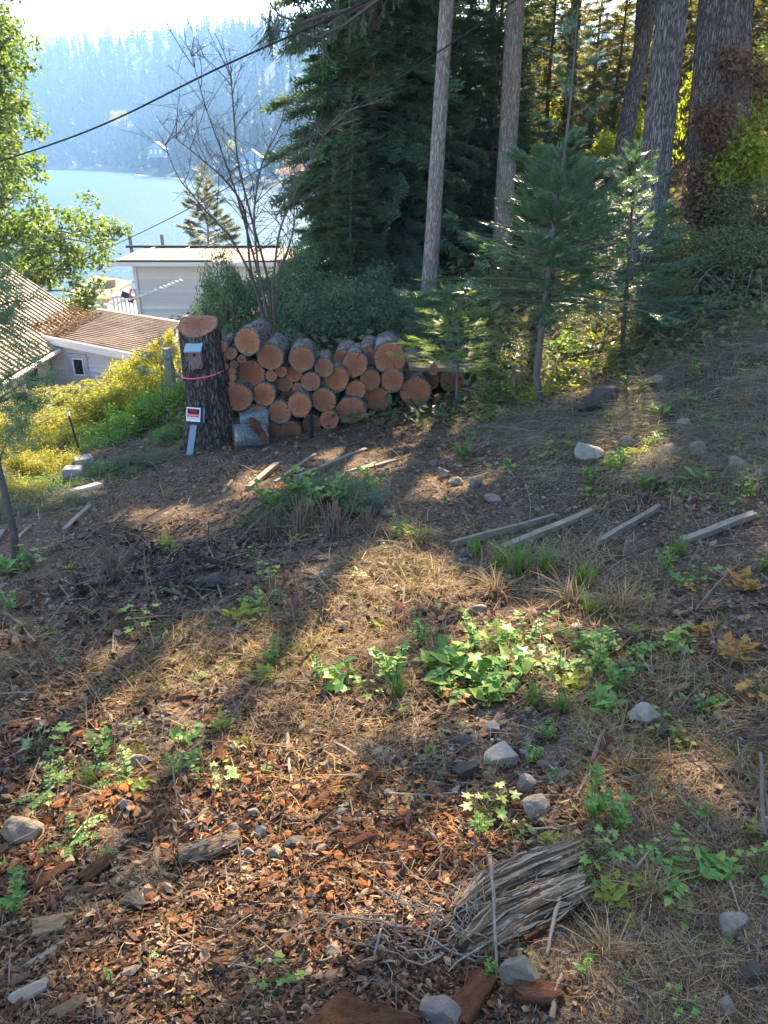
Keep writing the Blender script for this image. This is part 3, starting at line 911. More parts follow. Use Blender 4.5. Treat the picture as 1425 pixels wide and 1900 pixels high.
for i, (pa, pb, lab) in enumerate((((222, 323), (252, 323), 'leftmost pale floating dock on the far shoreline'), ((252, 326), (278, 328), 'pale dock with low rail left of the pine top across the water'),
                  ((312, 331), (345, 335), 'long pale dock on the far shoreline just left of the pine top'), ((430, 343), (520, 352), 'long thin pale dock on the far shoreline beside the big spruce'))):
    def wat(px, py):
        a_, b_, c_ = ray(px, py); t = LAKE / c_; return np.array([float(a_ * t), float(b_ * t), LAKE])
    q0, q1 = wat(*pa), wat(*pb); d = q1 - q0; L_ = np.linalg.norm(d); a = Acc()
    a.box((0, 0, .35), (L_ * .96, 2.4, .7)); me = a.mesh('dock', [M['trim']])
    t = obj('dock', me, None, tuple((q0 + q1) / 2), (0, 0, math.atan2(d[1], d[0])), label=lab, cat='dock', group='docks on the far shore')

# ------------------------------------------------------------------ cabins
def quad_boards(name, parent, p0, p1, z0, ztop, n, mat, out, mats=None, prop=None, gap=.012):
    """horizontal lap boards between plan points p0,p1; ztop is a function of 0..1 along the wall"""
    p0 = np.array(p0, float); p1 = np.array(p1, float); d = p1 - p0; out = np.array(out, float)
    hmax = max(ztop(0), ztop(1)); bh = (hmax - z0) / n
    for k in range(n):
        za = z0 + k * bh; zb = za + bh
        # clip the board under the sloping top
        def lim(zz):
            f0, f1 = ztop(0), ztop(1)
            if abs(f0 - f1) < 1e-6 or zz <= min(f0, f1): return (0., 1.)
            if zz >= max(f0, f1): return None
            t = (zz - f0) / (f1 - f0)
            return (0., t) if f1 < f0 else (t, 1.)
        la, lb = lim(za), lim(zb - 1e-4)
        if la is None: continue
        if lb is None: lb = (la[0], la[0]) if ztop(1) < ztop(0) else (la[1], la[1])
        def q(t, z, o): return (*(p0 + d * t + out * o), z)
        V = [q(la[0], za, .05), q(la[1], za, .05), q(lb[1], zb, .012), q(lb[0], zb, .012), q(la[0], za, 0), q(la[1], za, 0), q(lb[1], zb, 0), q(lb[0], zb, 0)]
        a = Acc(); a.add(V, [[0, 1, 2, 3], [4, 7, 6, 5], [0, 4, 5, 1], [0, 3, 7, 4], [1, 5, 6, 2]])
        obj(name, a.mesh(name, [mat]), parent)


def roof_sheet(name, parent, A, B, C, D, ribs, mat, h=.035, names='roof_rib'):
    """A-B upper edge, D-C lower edge; ribs run A->D"""
    A, B, C, D = [np.array(tuple(v), float) for v in (A, B, C, D)]
    n = np.cross(B - A, D - A); n /= np.linalg.norm(n); n = n if n[2] > 0 else -n
    a = Acc()
    a.add([A, B, C, D, A - n * .05, B - n * .05, C - n * .05, D - n * .05], [[0, 1, 2, 3], [7, 6, 5, 4], [0, 4, 5, 1], [1, 5, 6, 2], [2, 6, 7, 3], [3, 7, 4, 0]])
    r = obj(name, a.mesh(name, [mat]), parent)
    for k in range(ribs):
        t = (k + .5) / ribs; u = (B - A) / np.linalg.norm(B - A)
        p = A + (B - A) * t; q = D + (C - D) * t; w = .014
        a = Acc()
        a.add([p - u * w * 2, p - u * w + n * h, p + u * w + n * h, p + u * w * 2, q - u * w * 2, q - u * w + n * h, q + u * w + n * h, q + u * w * 2],
              [[0, 1, 5, 4], [1, 2, 6, 5], [2, 3, 7, 6], [4, 5, 6, 7], [0, 3, 2, 1]])
        obj(names, a.mesh(names, [mat]), r)
    return r


A_ = P(78, 625, 22.0); B_ = P(262, 662, 21.3); C_ = P(180, 575, 26.2); D_ = P(334, 599, 25.9)
cabin = thing('cabin', 'low pale cabin with tan ribbed metal roof down the slope at left', 'house', (0, 0, 0))
roof_sheet('wing_roof', cabin, (A_.x, A_.y, A_.z), (C_.x, C_.y, C_.z), (D_.x, D_.y, D_.z), (B_.x, B_.y, B_.z), 22, M['roof_metal'])
# main roof: falls to the right with its eave parallel to the valley
def mroof(x, y): return (x, y, -4.62 - .73 * (x + 9.45))
mr = roof_sheet('main_roof', cabin, mroof(-13.2, 15.5), mroof(-13.2, 25.2), mroof(-9.12, 25.2), mroof(-9.12, 15.5), 38, M['roof_metal'], .04)
a = Acc(); a.tube([(-9.06, 15.5, -4.95), (-9.06, 22.0, -4.95)], .06, 8); obj('gutter', a.mesh('gutter', [M['trim']]), cabin)
a = Acc(); a.add([mroof(-13.2, 25.21), mroof(-9.12, 25.21), (-9.12, 25.21, -5.05), (-13.2, 25.21, -2.07)], [[0, 1, 2, 3]])
a.box((-9.1, 20, 0), (.001, .001, .001)); obj('bargeboard', a.mesh('bargeboard', [M['trim']]), cabin)
# fascia on the wing's near edge, white cap on its far edge
for nm, p, q, hh_ in (('fascia', A_, B_, .16), ('ridge_cap', C_, D_, .07)):
    p = np.array(p); q = np.array(q); a = Acc(); s = -1 if nm == 'fascia' else 1
    o = np.array([0, .05 * s, 0]); up = np.array([0, 0, .05]); dn = np.array([0, 0, -hh_])
    a.add([p + up, q + up, q + dn, p + dn, p + up + o, q + up + o, q + dn + o, p + dn + o], [[0, 1, 2, 3], [4, 7, 6, 5], [0, 4, 5, 1], [3, 2, 6, 7], [0, 3, 7, 4], [1, 5, 6, 2]])
    obj(nm, a.mesh(nm, [M['trim']]), cabin)
wy0, wy1 = A_.y + .22, B_.y + .22
ztf = lambda t: A_.z + (B_.z - A_.z) * t - .10
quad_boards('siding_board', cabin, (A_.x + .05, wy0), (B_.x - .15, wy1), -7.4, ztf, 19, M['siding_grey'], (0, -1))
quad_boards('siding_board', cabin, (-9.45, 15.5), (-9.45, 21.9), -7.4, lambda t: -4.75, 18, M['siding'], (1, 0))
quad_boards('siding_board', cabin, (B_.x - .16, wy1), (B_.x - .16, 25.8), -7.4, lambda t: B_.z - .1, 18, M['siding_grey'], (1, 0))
a = Acc(); a.box((-11.2, 20.4, -6.1), (3.4, 9.4, 2.5)); a.box((-8.05, 24, -6.2), (2.6, 3.4, 2.3)); obj('wall', a.mesh('wall', [M['siding']]), cabin)


def window(parent, c, w, h, ax, out, frame_mat, trim_mat, tw=.09):
    """ax: unit vector along wall, out: outward"""
    c = np.array(tuple(c), float); ax = np.array(ax, float); out = np.array(out, float); R = np.stack([ax, out, np.array([0, 0, 1.0])], 1)
    win = Acc()
    for dx, dz, sx, sz in ((-w / 2 - tw / 2, 0, tw, h + 2 * tw), (w / 2 + tw / 2, 0, tw, h + 2 * tw), (0, h / 2 + tw / 2, w, tw), (0, -h / 2 - tw / 2, w, tw)):
        win.box(c + ax * dx + np.array([0, 0, dz]) + out * .035, (sx, .07, sz), R)
    wo_ = obj('window', win.mesh('window', [trim_mat]), parent)
    fr = Acc(); f = .04
    for dx, dz, sx, sz in ((-w / 2 + f / 2, 0, f, h), (w / 2 - f / 2, 0, f, h), (0, h / 2 - f / 2, w - 2 * f, f), (0, -h / 2 + f / 2, w - 2 * f, f)):
        fr.box(c + ax * dx + np.array([0, 0, dz]) + out * .045, (sx, .03, sz), R)
    obj('frame', fr.mesh('frame', [frame_mat]), wo_)
    gl = Acc(); gl.box(c + out * .033, (w - 2 * f, .012, h - 2 * f), R)
    obj('pane', gl.mesh('pane', [M['glass']]), wo_)


wc = P(145, 682, 21.85); wy = wy0 + (wy1 - wy0) * ((wc.x - A_.x) / (B_.x - A_.x))
ax = np.array([B_.x - A_.x, wy1 - wy0, 0]); ax /= np.linalg.norm(ax)
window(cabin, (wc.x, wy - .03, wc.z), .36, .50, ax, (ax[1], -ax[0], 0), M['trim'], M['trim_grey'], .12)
window(cabin, (-9.42, 20.6, -5.55), .95, .75, (0, 1, 0), (1, 0, 0), M['trim'], M['trim'], .08)
# needles and dirt drifted in the valley
rng = np.random.default_rng(3)
n = 1600; t = rng.uniform(0, 1, n); vx = -9.5 + rng.uniform(-.35, .5, n); vy_ = 22.1 + t * 3.6
zz_ = np.where(vx < -9.45, -4.62 - .73 * (vx + 9.45), A_.z - .127 * (vx - A_.x)) + .05
a = Acc(); tl = leaf_tpl(.5); a.inst(tl[0], tl[1], basis(rnd_dir(rng, n) * [1, 1, .2], (0, 0, 1)) * rng.uniform(.05, .14, n)[:, None, None], np.stack([vx, vy_, zz_], 1))
obj('leaf_litter', a.mesh('leaf_litter', [M['dead_leaf']]), kind='stuff', label='brown leaf litter drifted in the valley of the cabin roof')

# second building: long flat roofed white shed
sh = thing('flat_roofed_building', 'white lap sided building with flat tan roof above the beach', 'house')
nx0 = P(250, 490, 42).x; nx1 = -4.0; zr = P(250, 492, 42).z
quad_boards('siding_board', sh, (nx0, 42), (nx1, 42), zr - 3.7, lambda t: zr - .02, 22, M['siding'], (0, -1))
a = Acc(); a.box(((nx0 + nx1) / 2, 44.9, zr - 1.9), (nx1 - nx0 - .06, 5.7, 3.7)); obj('wall', a.mesh('wall', [M['siding']]), sh)
a = Acc(); a.box((nx0 - .02, 41.95, zr - 1.85), (.14, .1, 3.7)); obj('corner_board', a.mesh('corner_board', [M['trim']]), sh)
rx0 = P(202, 490, 41.6).x
a = Acc(); a.box(((rx0 + nx1 + .6) / 2, 44.8, zr + .1), (nx1 + .6 - rx0, 6.6, .2)); rf = obj('roof', a.mesh('roof', [M['trim']]), sh)
a = Acc(); a.box(((rx0 + nx1 + .6) / 2, 44.8, zr + .215), (nx1 + .5 - rx0, 6.4, .03)); obj('roof_felt', a.mesh('roof_felt', [M['beige_roof']]), rf)
a = Acc(); a.box(((rx0 - 6) / 2 - .5, 48.0, zr + .31), (abs(rx0) - 5, .2, .12)); obj('tar_edge', a.mesh('tar_edge', [M['black']]), rf)
a = Acc(); a.box((rx0 + 2.6, 41.62, zr + .26), (5.2, .16, .06)); obj('tar_edge', a.mesh('tar_edge', [M['black']]), rf)
a = Acc(); a.box((rx0 + 8.6, 41.62, zr + .25), (3.6, .16, .05)); obj('tar_edge', a.mesh('tar_edge', [M['black']]), rf)
for xx in (rx0 + .4, rx0 + 2.4, rx0 + 6.2):
    a = Acc(); a.tube([(xx, 41.55, zr + .26), (xx + .3, 48.1, zr + .29)], .03, 5); obj('lashing_rope', a.mesh('lashing_rope', [M['trim']]), rf)
# deck with white railing
dk = thing('deck', 'white railed deck at the left end of the flat roofed building', 'deck')
d0 = P(213, 583, 43.5); d1 = P(250, 583, 43.5); zt_ = P(213, 552, 43.5).z + .05; zb_ = P(213, 586, 43.5).z
a = Acc(); a.box(((d0.x + nx0) / 2, 45, zb_ - .1), (nx0 - d0.x, 3.4, .16)); obj('deck_floor', a.mesh('deck_floor', [M['trim']]), dk)
a = Acc(); a.box(((d0.x + nx0) / 2, 43.4, zt_), (nx0 - d0.x, .12, .08)); obj('top_rail', a.mesh('top_rail', [M['trim']]), dk)
a = Acc(); a.box((d0.x, 45, zt_), (.12, 3.3, .08)); obj('top_rail', a.mesh('top_rail', [M['trim']]), dk)
nb = 9; me = Acc(); me.box((0, 0, 0), (.085, .03, zt_ - zb_)); me = me.mesh('baluster', [M['trim']])
for k in range(nb):
    obj('baluster', me, dk, (d0.x + (nx0 - d0.x) * (k + .3) / nb, 43.4, (zt_ + zb_) / 2))
for k in range(nb):
    obj('baluster', me, dk, (d0.x, 43.5 + 3.1 * (k + .3) / nb, (zt_ + zb_) / 2), (0, 0, math.pi / 2))
pr = P(247, 546, 43.1); a = Acc(); th = np.linspace(0, 2 * math.pi, 21); a.tube(np.stack([.16 * np.cos(th), 0 * th, .26 * np.sin(th)], 1), .06, 8)
obj('swim_ring', a.mesh('swim_ring', [M['pink']]), None, pr, label='pink swim ring hung on the white deck railing', cat='swim ring')
a = Acc(); a.box((0, 0, 0), (.5, .05, .3)); a.box((.3, .01, -.12), (.3, .05, .34))
obj('towel', a.mesh('towel', [M['blue_box']]), None, P(234, 548, 43.2), (0, .35, 0), label='dark blue towel over the deck railing left of the ring', cat='towel')

# beach shed, pilings
a = Acc(); q = [P(128, 548, 78), P(196, 552, 75), P(243, 531, 86), P(176, 525, 90)]
zc = -12.3
V = [(v.x, v.y, zc) for v in q]; V += [(x, y, -14.5) for x, y, z in V]
bs = thing('beach_shelter', 'low tan roofed boathouse sunk in the sand by the water', 'boathouse')
a.add(V, [[4, 5, 6, 7], [0, 1, 5, 4], [1, 2, 6, 5], [2, 3, 7, 6], [3, 0, 4, 7]]); obj('wall', a.mesh('wall', [M['concrete']]), bs)
a = Acc(); c0 = np.mean(np.array(V[:4]), 0); Vt = [np.array(v) + (np.array(v) - c0) * .05 + [0, 0, .02] for v in V[:4]]; Vt += [v + np.array([0, 0, .22]) for v in Vt]
a.add(Vt, [[3, 2, 1, 0], [4, 5, 6, 7], [0, 1, 5, 4], [1, 2, 6, 5], [2, 3, 7, 6], [3, 0, 4, 7]]); obj('roof', a.mesh('roof', [M['beige_roof']]), bs)
bp_ = P(204, 540, 80)
for (px, py, w_, l_, mt, lab, nm) in ((184, 534, 1.6, 2.6, 'trim', 'pale upturned board lying on the boathouse roof', 'board'), (204, 537, 1.3, 1.3, 'beige_roof', 'round tan tub standing on the boathouse roof', 'tub')):
    a = Acc(); p = P(px, py, 82)
    if nm == 'tub': a.tube([(0, 0, 0), (0, 0, .3), (0, 0, .75)], [.6, .66, .7], 14, True)
    else: a.box((0, 0, .15), (2.8, 1.1, .22)); a.box((-.6, 0, .35), (.9, .5, .2))
    obj(nm, a.mesh(nm, [M[mt]]), None, (p.x, p.y, zc + .24), (0, 0, .2), label=lab, cat=nm)
for px, y, py, lab in ((239, 100, 429, 'taller left wooden piling in the lake above the flat roof'), (299.5, 98, 435, 'shorter right wooden piling in the lake above the flat roof')):
    p = P(px, py, y); a = Acc(); a.tube([(0, 0, -16 - p.z), (0, 0, -.08), (0, 0, 0)], [.22, .2, .17], 10, True)
    obj('piling', a.mesh('piling', [M['branch']]), None, p, (0, math.radians(-1.5), 0), label=lab, cat='piling', group='pilings in the lake')
# chimney with red bricks partly hidden at the roof's right end
ch = thing('brick_chimney', 'reddish brick chimney glimpsed behind twigs left of the big spruce', 'chimney', P(526, 492, 36), scale=(.52,) * 3)
me = Acc(); me.box((0, 0, 0), (.27, .13, .09)); me = me.mesh('brick', [mat_noise('brick', [(.22, .1, .075), (.33, .16, .12)], 6)])
for r_ in range(12):
    for k in range(3):
        obj('brick', me, ch, ((k - 1) * .3 + (.07 if r_ % 2 else -.07), 0, -.9 + r_ * .105))
a = Acc(); a.box((0, .14, -.9), (.9, .16, 2.6)); a.box((0, .1, .42), (1.15, .5, .12)); obj('core', a.mesh('core', [M['concrete']]), ch)

# ------------------------------------------------------------------ big conifers behind the clearing
def conifer_meshes(seed, mat, trunk_mat, **k):
    tr, cr, br = conifer(seed, **k)
    return [('trunk', tr.mesh('trunk', [trunk_mat], True)), ('branch', br.mesh('branch', [M['greybranch']])), ('crown', cr.mesh('crown', [mat]))]


def gp(px, py, y):
    """foot of something seen at px,py and standing y metres ahead: x from the pixel, z from the ground"""
    p = P(px, py, y); return Vector((p.x, y, float(H(p.x, y)) - .08))


SPRUCE = [conifer_meshes(100, M['needle_dark'], M['branch'], Hh=17, R=2.15, z0=-.4, nb=470, spr=.42, droop=.6, rise=.25, dens=1.7, r0=.13, tipup=.2, vary=.4, zmax=8.2, carve=(gp(700, 500, 18.4), 1.0)),
          conifer_meshes(101, M['needle_dark'], M['branch'], Hh=15, R=2.3, z0=-.3, nb=400, spr=.44, droop=.6, rise=.3, dens=1.5, r0=.12, tipup=.22, vary=.4, zmax=8, carve=(gp(778, 500, 20.5), 1.08)),
          conifer_meshes(102, M['needle_dark'], M['bark_dark'], Hh=8, R=1.5, z0=-.3, nb=170, spr=.32, droop=.4, rise=.35, dens=2.0, r0=.09, tipup=.15)]
TANFIR = conifer_meshes(103, M['needle_tan'], M['bark_dark'], Hh=16, R=3.3, z0=.5, nb=150, spr=.6, droop=.6, rise=.25, dens=1.7, r0=.15, tipup=.15)


def gp(px, py, y):
    """foot of something seen at px,py and standing y metres ahead: x from the pixel, z from the ground"""
    p = P(px, py, y); return Vector((p.x, y, float(H(p.x, y)) - .08))


def upper_crown(seed, loc, h0, h1, R0, n, sc=.6):
    """unseen upper canopy of one tree, gaps carved along sun rays to shape the sun patches"""
    rg_ = np.random.default_rng(seed); h = h0 + (h1 - h0) * rg_.uniform(0, 1, n) ** 1.15; a_ = rg_.uniform(0, 6.28, n)
    Rh = R0 * (1 - (h - h0) / (h1 - h0)) ** .7 * 1.0 + .15; rr2 = Rh * np.sqrt(rg_.uniform(.02, 1, n))
    Q = np.stack([np.cos(a_) * rr2, np.sin(a_) * rr2, h + rr2 * .1], 1) + np.array(loc)
    d = np.stack([np.cos(a_), np.sin(a_), rg_.normal(-.1, .3, n)], 1) + rg_.normal(0, .3, (n, 3)); d /= np.linalg.norm(d, axis=1)[:, None]
    sd_ = np.cross(d, [0, 0, 1.0]); li = np.max([lit_at(Q + d * sc * f_ + sd_ * sc * g_)[0] for f_, g_ in ((0, 0), (.3, .3), (.3, -.3), (.7, .2), (.7, -.2), (1.05, 0))], 0)
    k = rg_.uniform(0, 1, n) > li * 1.05; Q = Q[k]; d = d[k]; m_ = len(Q)  # sprays on those sun rays dropped to place the sun patches
    a = Acc(); a.inst(SPRU[seed % 3][0], SPRU[seed % 3][1], basis(d, np.array([0, 0, 1.0]) + rg_.normal(0, .4, (m_, 3))) * (sc * rg_.uniform(.6, 1.2, m_))[:, None, None], Q - np.array(loc))
    return a.mesh('crown', [M['needle_dark']])


for px, y, k, rz, sc, lab in (
        (700, 18.4, 0, .3, 1.0, 'broad dark spruce at the left edge of the woods behind the log pile'),
        (778, 20.5, 1, 1.9, 1.08, 'dark spruce standing behind the slim pale pine trunk'),
        (735, 23.5, 0, 4.0, 1.05, 'tall dark spruce deep between the broad spruce and the slim pine trunk'),
        (905, 20.0, 2, 2.2, .95, 'small pointed spruce left of the hazy leaning trunks'),
        (858, 30.0, 1, .9, .8, 'dark spruce filling the gap right of the slim pine trunk'),
        (648, 18.6, 2, .4, .8, 'low dark spruce skirting the left foot of the broad spruce'),
        (655, 16.4, 2, 5.1, .5, 'small green spruce in front of the broad spruce trunk')):
    p = gp(px, 500, y)
    t = tree_obj('spruce_tree', lab, 'tree', p, SPRUCE[k], 0, 'spruces behind the log pile', (sc,) * 3)
    if k < 2: obj('crown', upper_crown(int(px), p, 7.6 * sc, 18 * sc, 3.3, 2600), t, None, None, (1 / sc,) * 3)
for px, y, rz, sc, k, lab in (
        (1010, 25, .5, 0.50, 3, 'tan green backlit fir behind the young fir'),
        (1090, 31, 1.2, 0.53, 3, 'backlit hazy fir between the two thin dark trunks'),
        (1165, 34, 2.9, 0.53, 3, 'pale backlit fir far up the slope behind the leaning trunk'),
        (1290, 33, 4.4, 0.50, 3, 'bright hazy fir seen between the two thickest trunks'),
        (1420, 26, 5.1, 0.50, 3, 'brownish green fir at the right edge behind the vine clad trunks'),
        (1000, 37, 3.3, 1.0, 1, 'dark fir high on the slope above the young fir'),
        (960, 29, 2.3, .45, 3, 'olive green fir left behind the young fir leader'), (1130, 27, 5.3, .45, 3, 'olive fir close behind the leaning trunk'), (1240, 29, 3.6, .45, 3, 'light olive fir right behind the thick blue grey trunk'), (1350, 24, 1.6, .45, 3, 'light olive fir behind the dead vines'),
        (1390, 36, .3, 1.0, 1, 'dark fir high on the slope behind the vine clad trunks'),
        (930, 32, 4.9, 0.56, 3, 'backlit fir behind the straight reddish trunk'),
        (1230, 42, 2.0, 1.1, 1, 'farthest dark fir on the upper slope behind the big central trunk'),
        (1530, 30, 1.0, 1.0, 1, 'dark fir rising at the right border of the woods')):
    p = gp(px, 300, y)
    tree_obj('fir_tree', lab, 'tree', p, TANFIR if k == 3 else SPRUCE[k], rz, 'firs up the wooded slope', (sc,) * 3)

# bare tall trunks: photo pixels of foot and of a higher point, distance, widths in px
TRK = [
 (795, 530, 829, 0, 15.0, 29, 24, 'bark_red', 'slim pale pine trunk rising alone before the dark spruces', 'pine_tree', .02),
 (934, 405, 957, 0, 17.6, 36, 31, 'bark_red', 'straight reddish trunk right of the slim pine trunk', 'pine_tree', .025),
 (1136, 375, 1207, 0, 18.8, 32, 26, 'bark_dark', 'dark leaning trunk with a pale scar ring near its foot', 'pine_tree', .025),
 (1193, 520, 1249, 0, 12.9, 56, 60, 'bark_dark', 'thick blue grey trunk in the middle right of the woods', 'pine_tree', .045),
 (1293, 490, 1335, 0, 13.8, 72, 78, 'bark_dark', 'thickest trunk with reddish dead vines over its lower half', 'pine_tree', .05),
 (1350, 480, 1372, 0, 15.4, 46, 46, 'bark_dark', 'dark trunk half hidden behind the thickest vine clad trunk', 'pine_tree', .04),
 (1168, 330, 1188, 0, 26, 16, 14, 'bark_dark', 'thin dark trunk just left of the leaning trunk top', 'pine_tree', .02),
 (1050, 330, 1070, 0, 27, 22, 20, 'bark_dark', 'thin trunk hazy behind the young fir leader', 'pine_tree', .02),
 (905, 380, 915, 0, 27, 14, 12, 'bark_dark', 'thin dark trunk left of the straight reddish trunk', 'pine_tree', .02),
]
HIGH = []
for i in range(3):
    rngc = np.random.default_rng(300 + i); cr = Acc(); br = Acc()
    br.tube([(0, 0, -2), (0, 0, 2), (0, 0, 6)], [.14, .1, .02], 8)
    for b in range(34):
        h = rngc.uniform(-1.6, 5.6); a_ = rngc.uniform(0, 6.28); l = rngc.uniform(1.0, 2.6) * (1 - max(0, h) / 7.5)
        o = np.array([0, 0, h]); e = o + np.array([math.cos(a_), math.sin(a_), .1]) * l
        tt_ = np.linspace(0, 1, 5)[:, None]; br.tube(o + (e - o) * tt_, .025, 4)
    HIGH.append(br.mesh('branch', [M['branch']]))
for i, (x0, y0, x1, y1, d, w0, w1, mt, lab, nm, rg) in enumerate(TRK):
    f = gp(x0, y0, d); top = P(x1, y1, d); s0 = pxs(f); s1 = pxs(top)
    dirv = (top - f)
    t = thing(nm, lab, 'tree', f, group='tall trunks at the edge of the woods')
    big = w0 > 40
    obj('trunk', bark_trunk(20 + i, (0, 0, 0), tuple(dirv), w0 * s0 / 2, w1 * s1 / 2 * .8, M[mt], .22 if big else .12, rg * .55, 150 if big else 90, 72 if big else 36, 0, 1.9), t)
    top_ = dirv * 1.72
    hm_ = HIGH[i % 3]
    obj('branch', hm_, t, top_, (0, 0, i * 1.9))
    wp = np.array(f) + np.array(top_); obj('crown', upper_crown(900 + i, wp, -1.8, 7.5, 3.0 if d < 20 else 2.4, 1900 if d < 20 else 700), t, top_)
    if i == 2:
        p = (P(1142, 322, d) - f); a = Acc(); th = np.linspace(0, 2 * math.pi, 25); r_ = w0 * s0 / 2 * .99
        a.tube(np.stack([p.x + r_ * np.cos(th), p.y + r_ * np.sin(th), p.z + .02 * np.sin(th * 3)], 1), .035, 6)
        obj('scar_ring', a.mesh('scar_ring', [M['concrete']]), t)
# low stub trunk in the brush below the thick trunk
f = gp(1178, 640, 10.6); t = P(1190, 530, 11.4) - f
obj('snag', bark_trunk(41, (0, 0, 0), tuple(t), .14, .11, M['bark_dark'], .3, .02, 60, 30), None, f, label='dark broken trunk in the brush below the thick blue grey trunk', cat='snag')

# reddish dead vine mantle on the thickest trunks
rng = np.random.default_rng(12)
def vine(px0, py0, px1, py1, y, w, n, mat, lab, name, size=.10, cat='vine'):
    p0, p1 = P(px0, py0, y), P(px1, py1, y); c0 = np.array(p0)
    m_ = 22; t = rng.uniform(0, 1, m_)
    cen = np.array(p0) + (np.array(p1) - np.array(p0)) * t[:, None] + rng.normal(0, .33, (m_, 3)) * w * np.array([1, .6, .8])
    a = Acc(); tp = leaf_tpl(.6); leaf_cloud(rng, a, cen - c0, rng.uniform(.35, .75, m_) * w, n, size, tp, .25, .5)
    tg = Acc()
    for k in range(16):
        q = cen[rng.integers(0, m_)] - c0; e = cen[rng.integers(0, m_)] - c0
        tt_ = np.linspace(0, 1, 6)[:, None]; tg.tube(q + (e - q) * tt_ + rng.normal(0, .08, (6, 3)), .008, 4)
    o = thing(name, lab, cat, p0); obj('foliage', a.mesh('foliage', [mat]), o); obj('stem', tg.mesh('stem', [M['branch']]), o)
vine(1300, 430, 1328, 190, 13.1, .6, 4200, M['needle_brown'], 'mantle of reddish brown dead vine over the thickest trunk', 'dead_vine', .075)
vine(1405, 420, 1425, 60, 13.4, .75, 3600, M['needle_brown'], 'brown dead vine curtain at the upper right edge', 'dead_vine', .08)
vine(1385, 330, 1400, 250, 13.0, .75, 2600, M['lime_leaf'], 'yellow green sunlit vine right of the thickest trunk', 'vine', .07)

# bright backlit broadleaf growth in the gaps of the woods
SH = {}
SH['lime'] = [shrub_mesh(200 + i, 1.0, 1.0, 1.3, 2600, .11, M['lime_leaf'], nclump=22) for i in range(2)]
SH['teal'] = [shrub_mesh(210 + i, 1.0, 1.0, 1.0, 6500, .055, M['teal_leaf'], nclump=34, stems=26) for i in range(3)]
SH['mixed'] = [shrub_mesh(220 + i, 1.0, 1.0, .8, 5200, .05, M['mixed_leaf'], nclump=34, stems=30, flat=.3) for i in range(3)]
SH['yellow'] = [shrub_mesh(230 + i, 1.0, 1.0, .8, 5600, .062, M['yellow_leaf'], nclump=30, stems=20) for i in range(3)]
SH['green'] = [shrub_mesh(240 + i, 1.0, 1.0, .6, 3600, .055, M['green_leaf'], nclump=26, stems=14) for i in range(2)]


def shrubs(kind, name, lab, cat, group, items):
    for n_, it in enumerate(items):
        px, py, y, sx, sz = it[:5]; lb = it[5] if len(it) > 5 else lab
        p = gp(px, py, y)
        if sz > 100: sz = max(.3, (P(px, sz, y).z - p.z) / .95)
        tree_obj(name, lb, cat, p, SH[kind][n_ % len(SH[kind])], n_ * 2.1 + px * .01, group, (sx, sx, sz))


shrubs('lime', 'backlit_shrub', '', 'shrub', 'yellow green backlit shrubs in the woods', [
 (1062, 130, 26.5, 1.1, 2.2, 'yellow green glowing leaves high left of the leaning trunk'), (1178, 235, 24, .8, 1.5, 'bright yellow bush between the leaning trunk and the thick trunk'),
 (1162, 300, 22, 1.1, 1.2, 'golden bush low behind the leaning trunk foot'), (1262, 240, 21, 1.0, 2.1, 'yellow bush in the slot left of the vine clad trunk'),
 (1400, 210, 20, 1.4, 1.8, 'yellow flecked bush right of the vine clad trunk'), (1010, 60, 31, 1.6, 3.4, 'pale lime leaves at the top above the young fir'),
 (1290, 90, 34, 2.0, 4.0, 'pale hazy green bush far behind the two thickest trunks')])
shrubs('teal', 'bush', '', 'shrub', 'small leaved bushes behind the log pile', [
 (560, 590, 12.6, .75, .95, 'grey green bush directly behind the left half of the log pile'), (640, 600, 12.9, .85, .85, 'grey green bush behind the middle of the log pile'),
 (715, 590, 13.4, .8, .8, 'grey green bush behind the right half of the log pile'), (600, 560, 14.5, 1.0, .9, 'second row bush between log pile and broad spruce'),
 (690, 560, 15, 1.0, .8, 'bush at the foot of the broad spruce'), (760, 610, 12.6, .6, .6, 'low bush left of the lime sapling'),
 (540, 640, 11.4, .5, .55, 'small bush poking up behind the pile near the bare tree'),
 (430, 560, 13.2, .62, 492, 'dark leaved shrub between the tall stump and the bare tree'), (490, 560, 13.8, .8, 505, 'dark leaved shrub at the feet of the bare tree'),
 (550, 520, 14.4, .6, 445, 'tall leafy shrub right of the bare tree'), (396, 540, 14.5, .5, 512, 'upright leafy shrub just right of the tall stump top')])
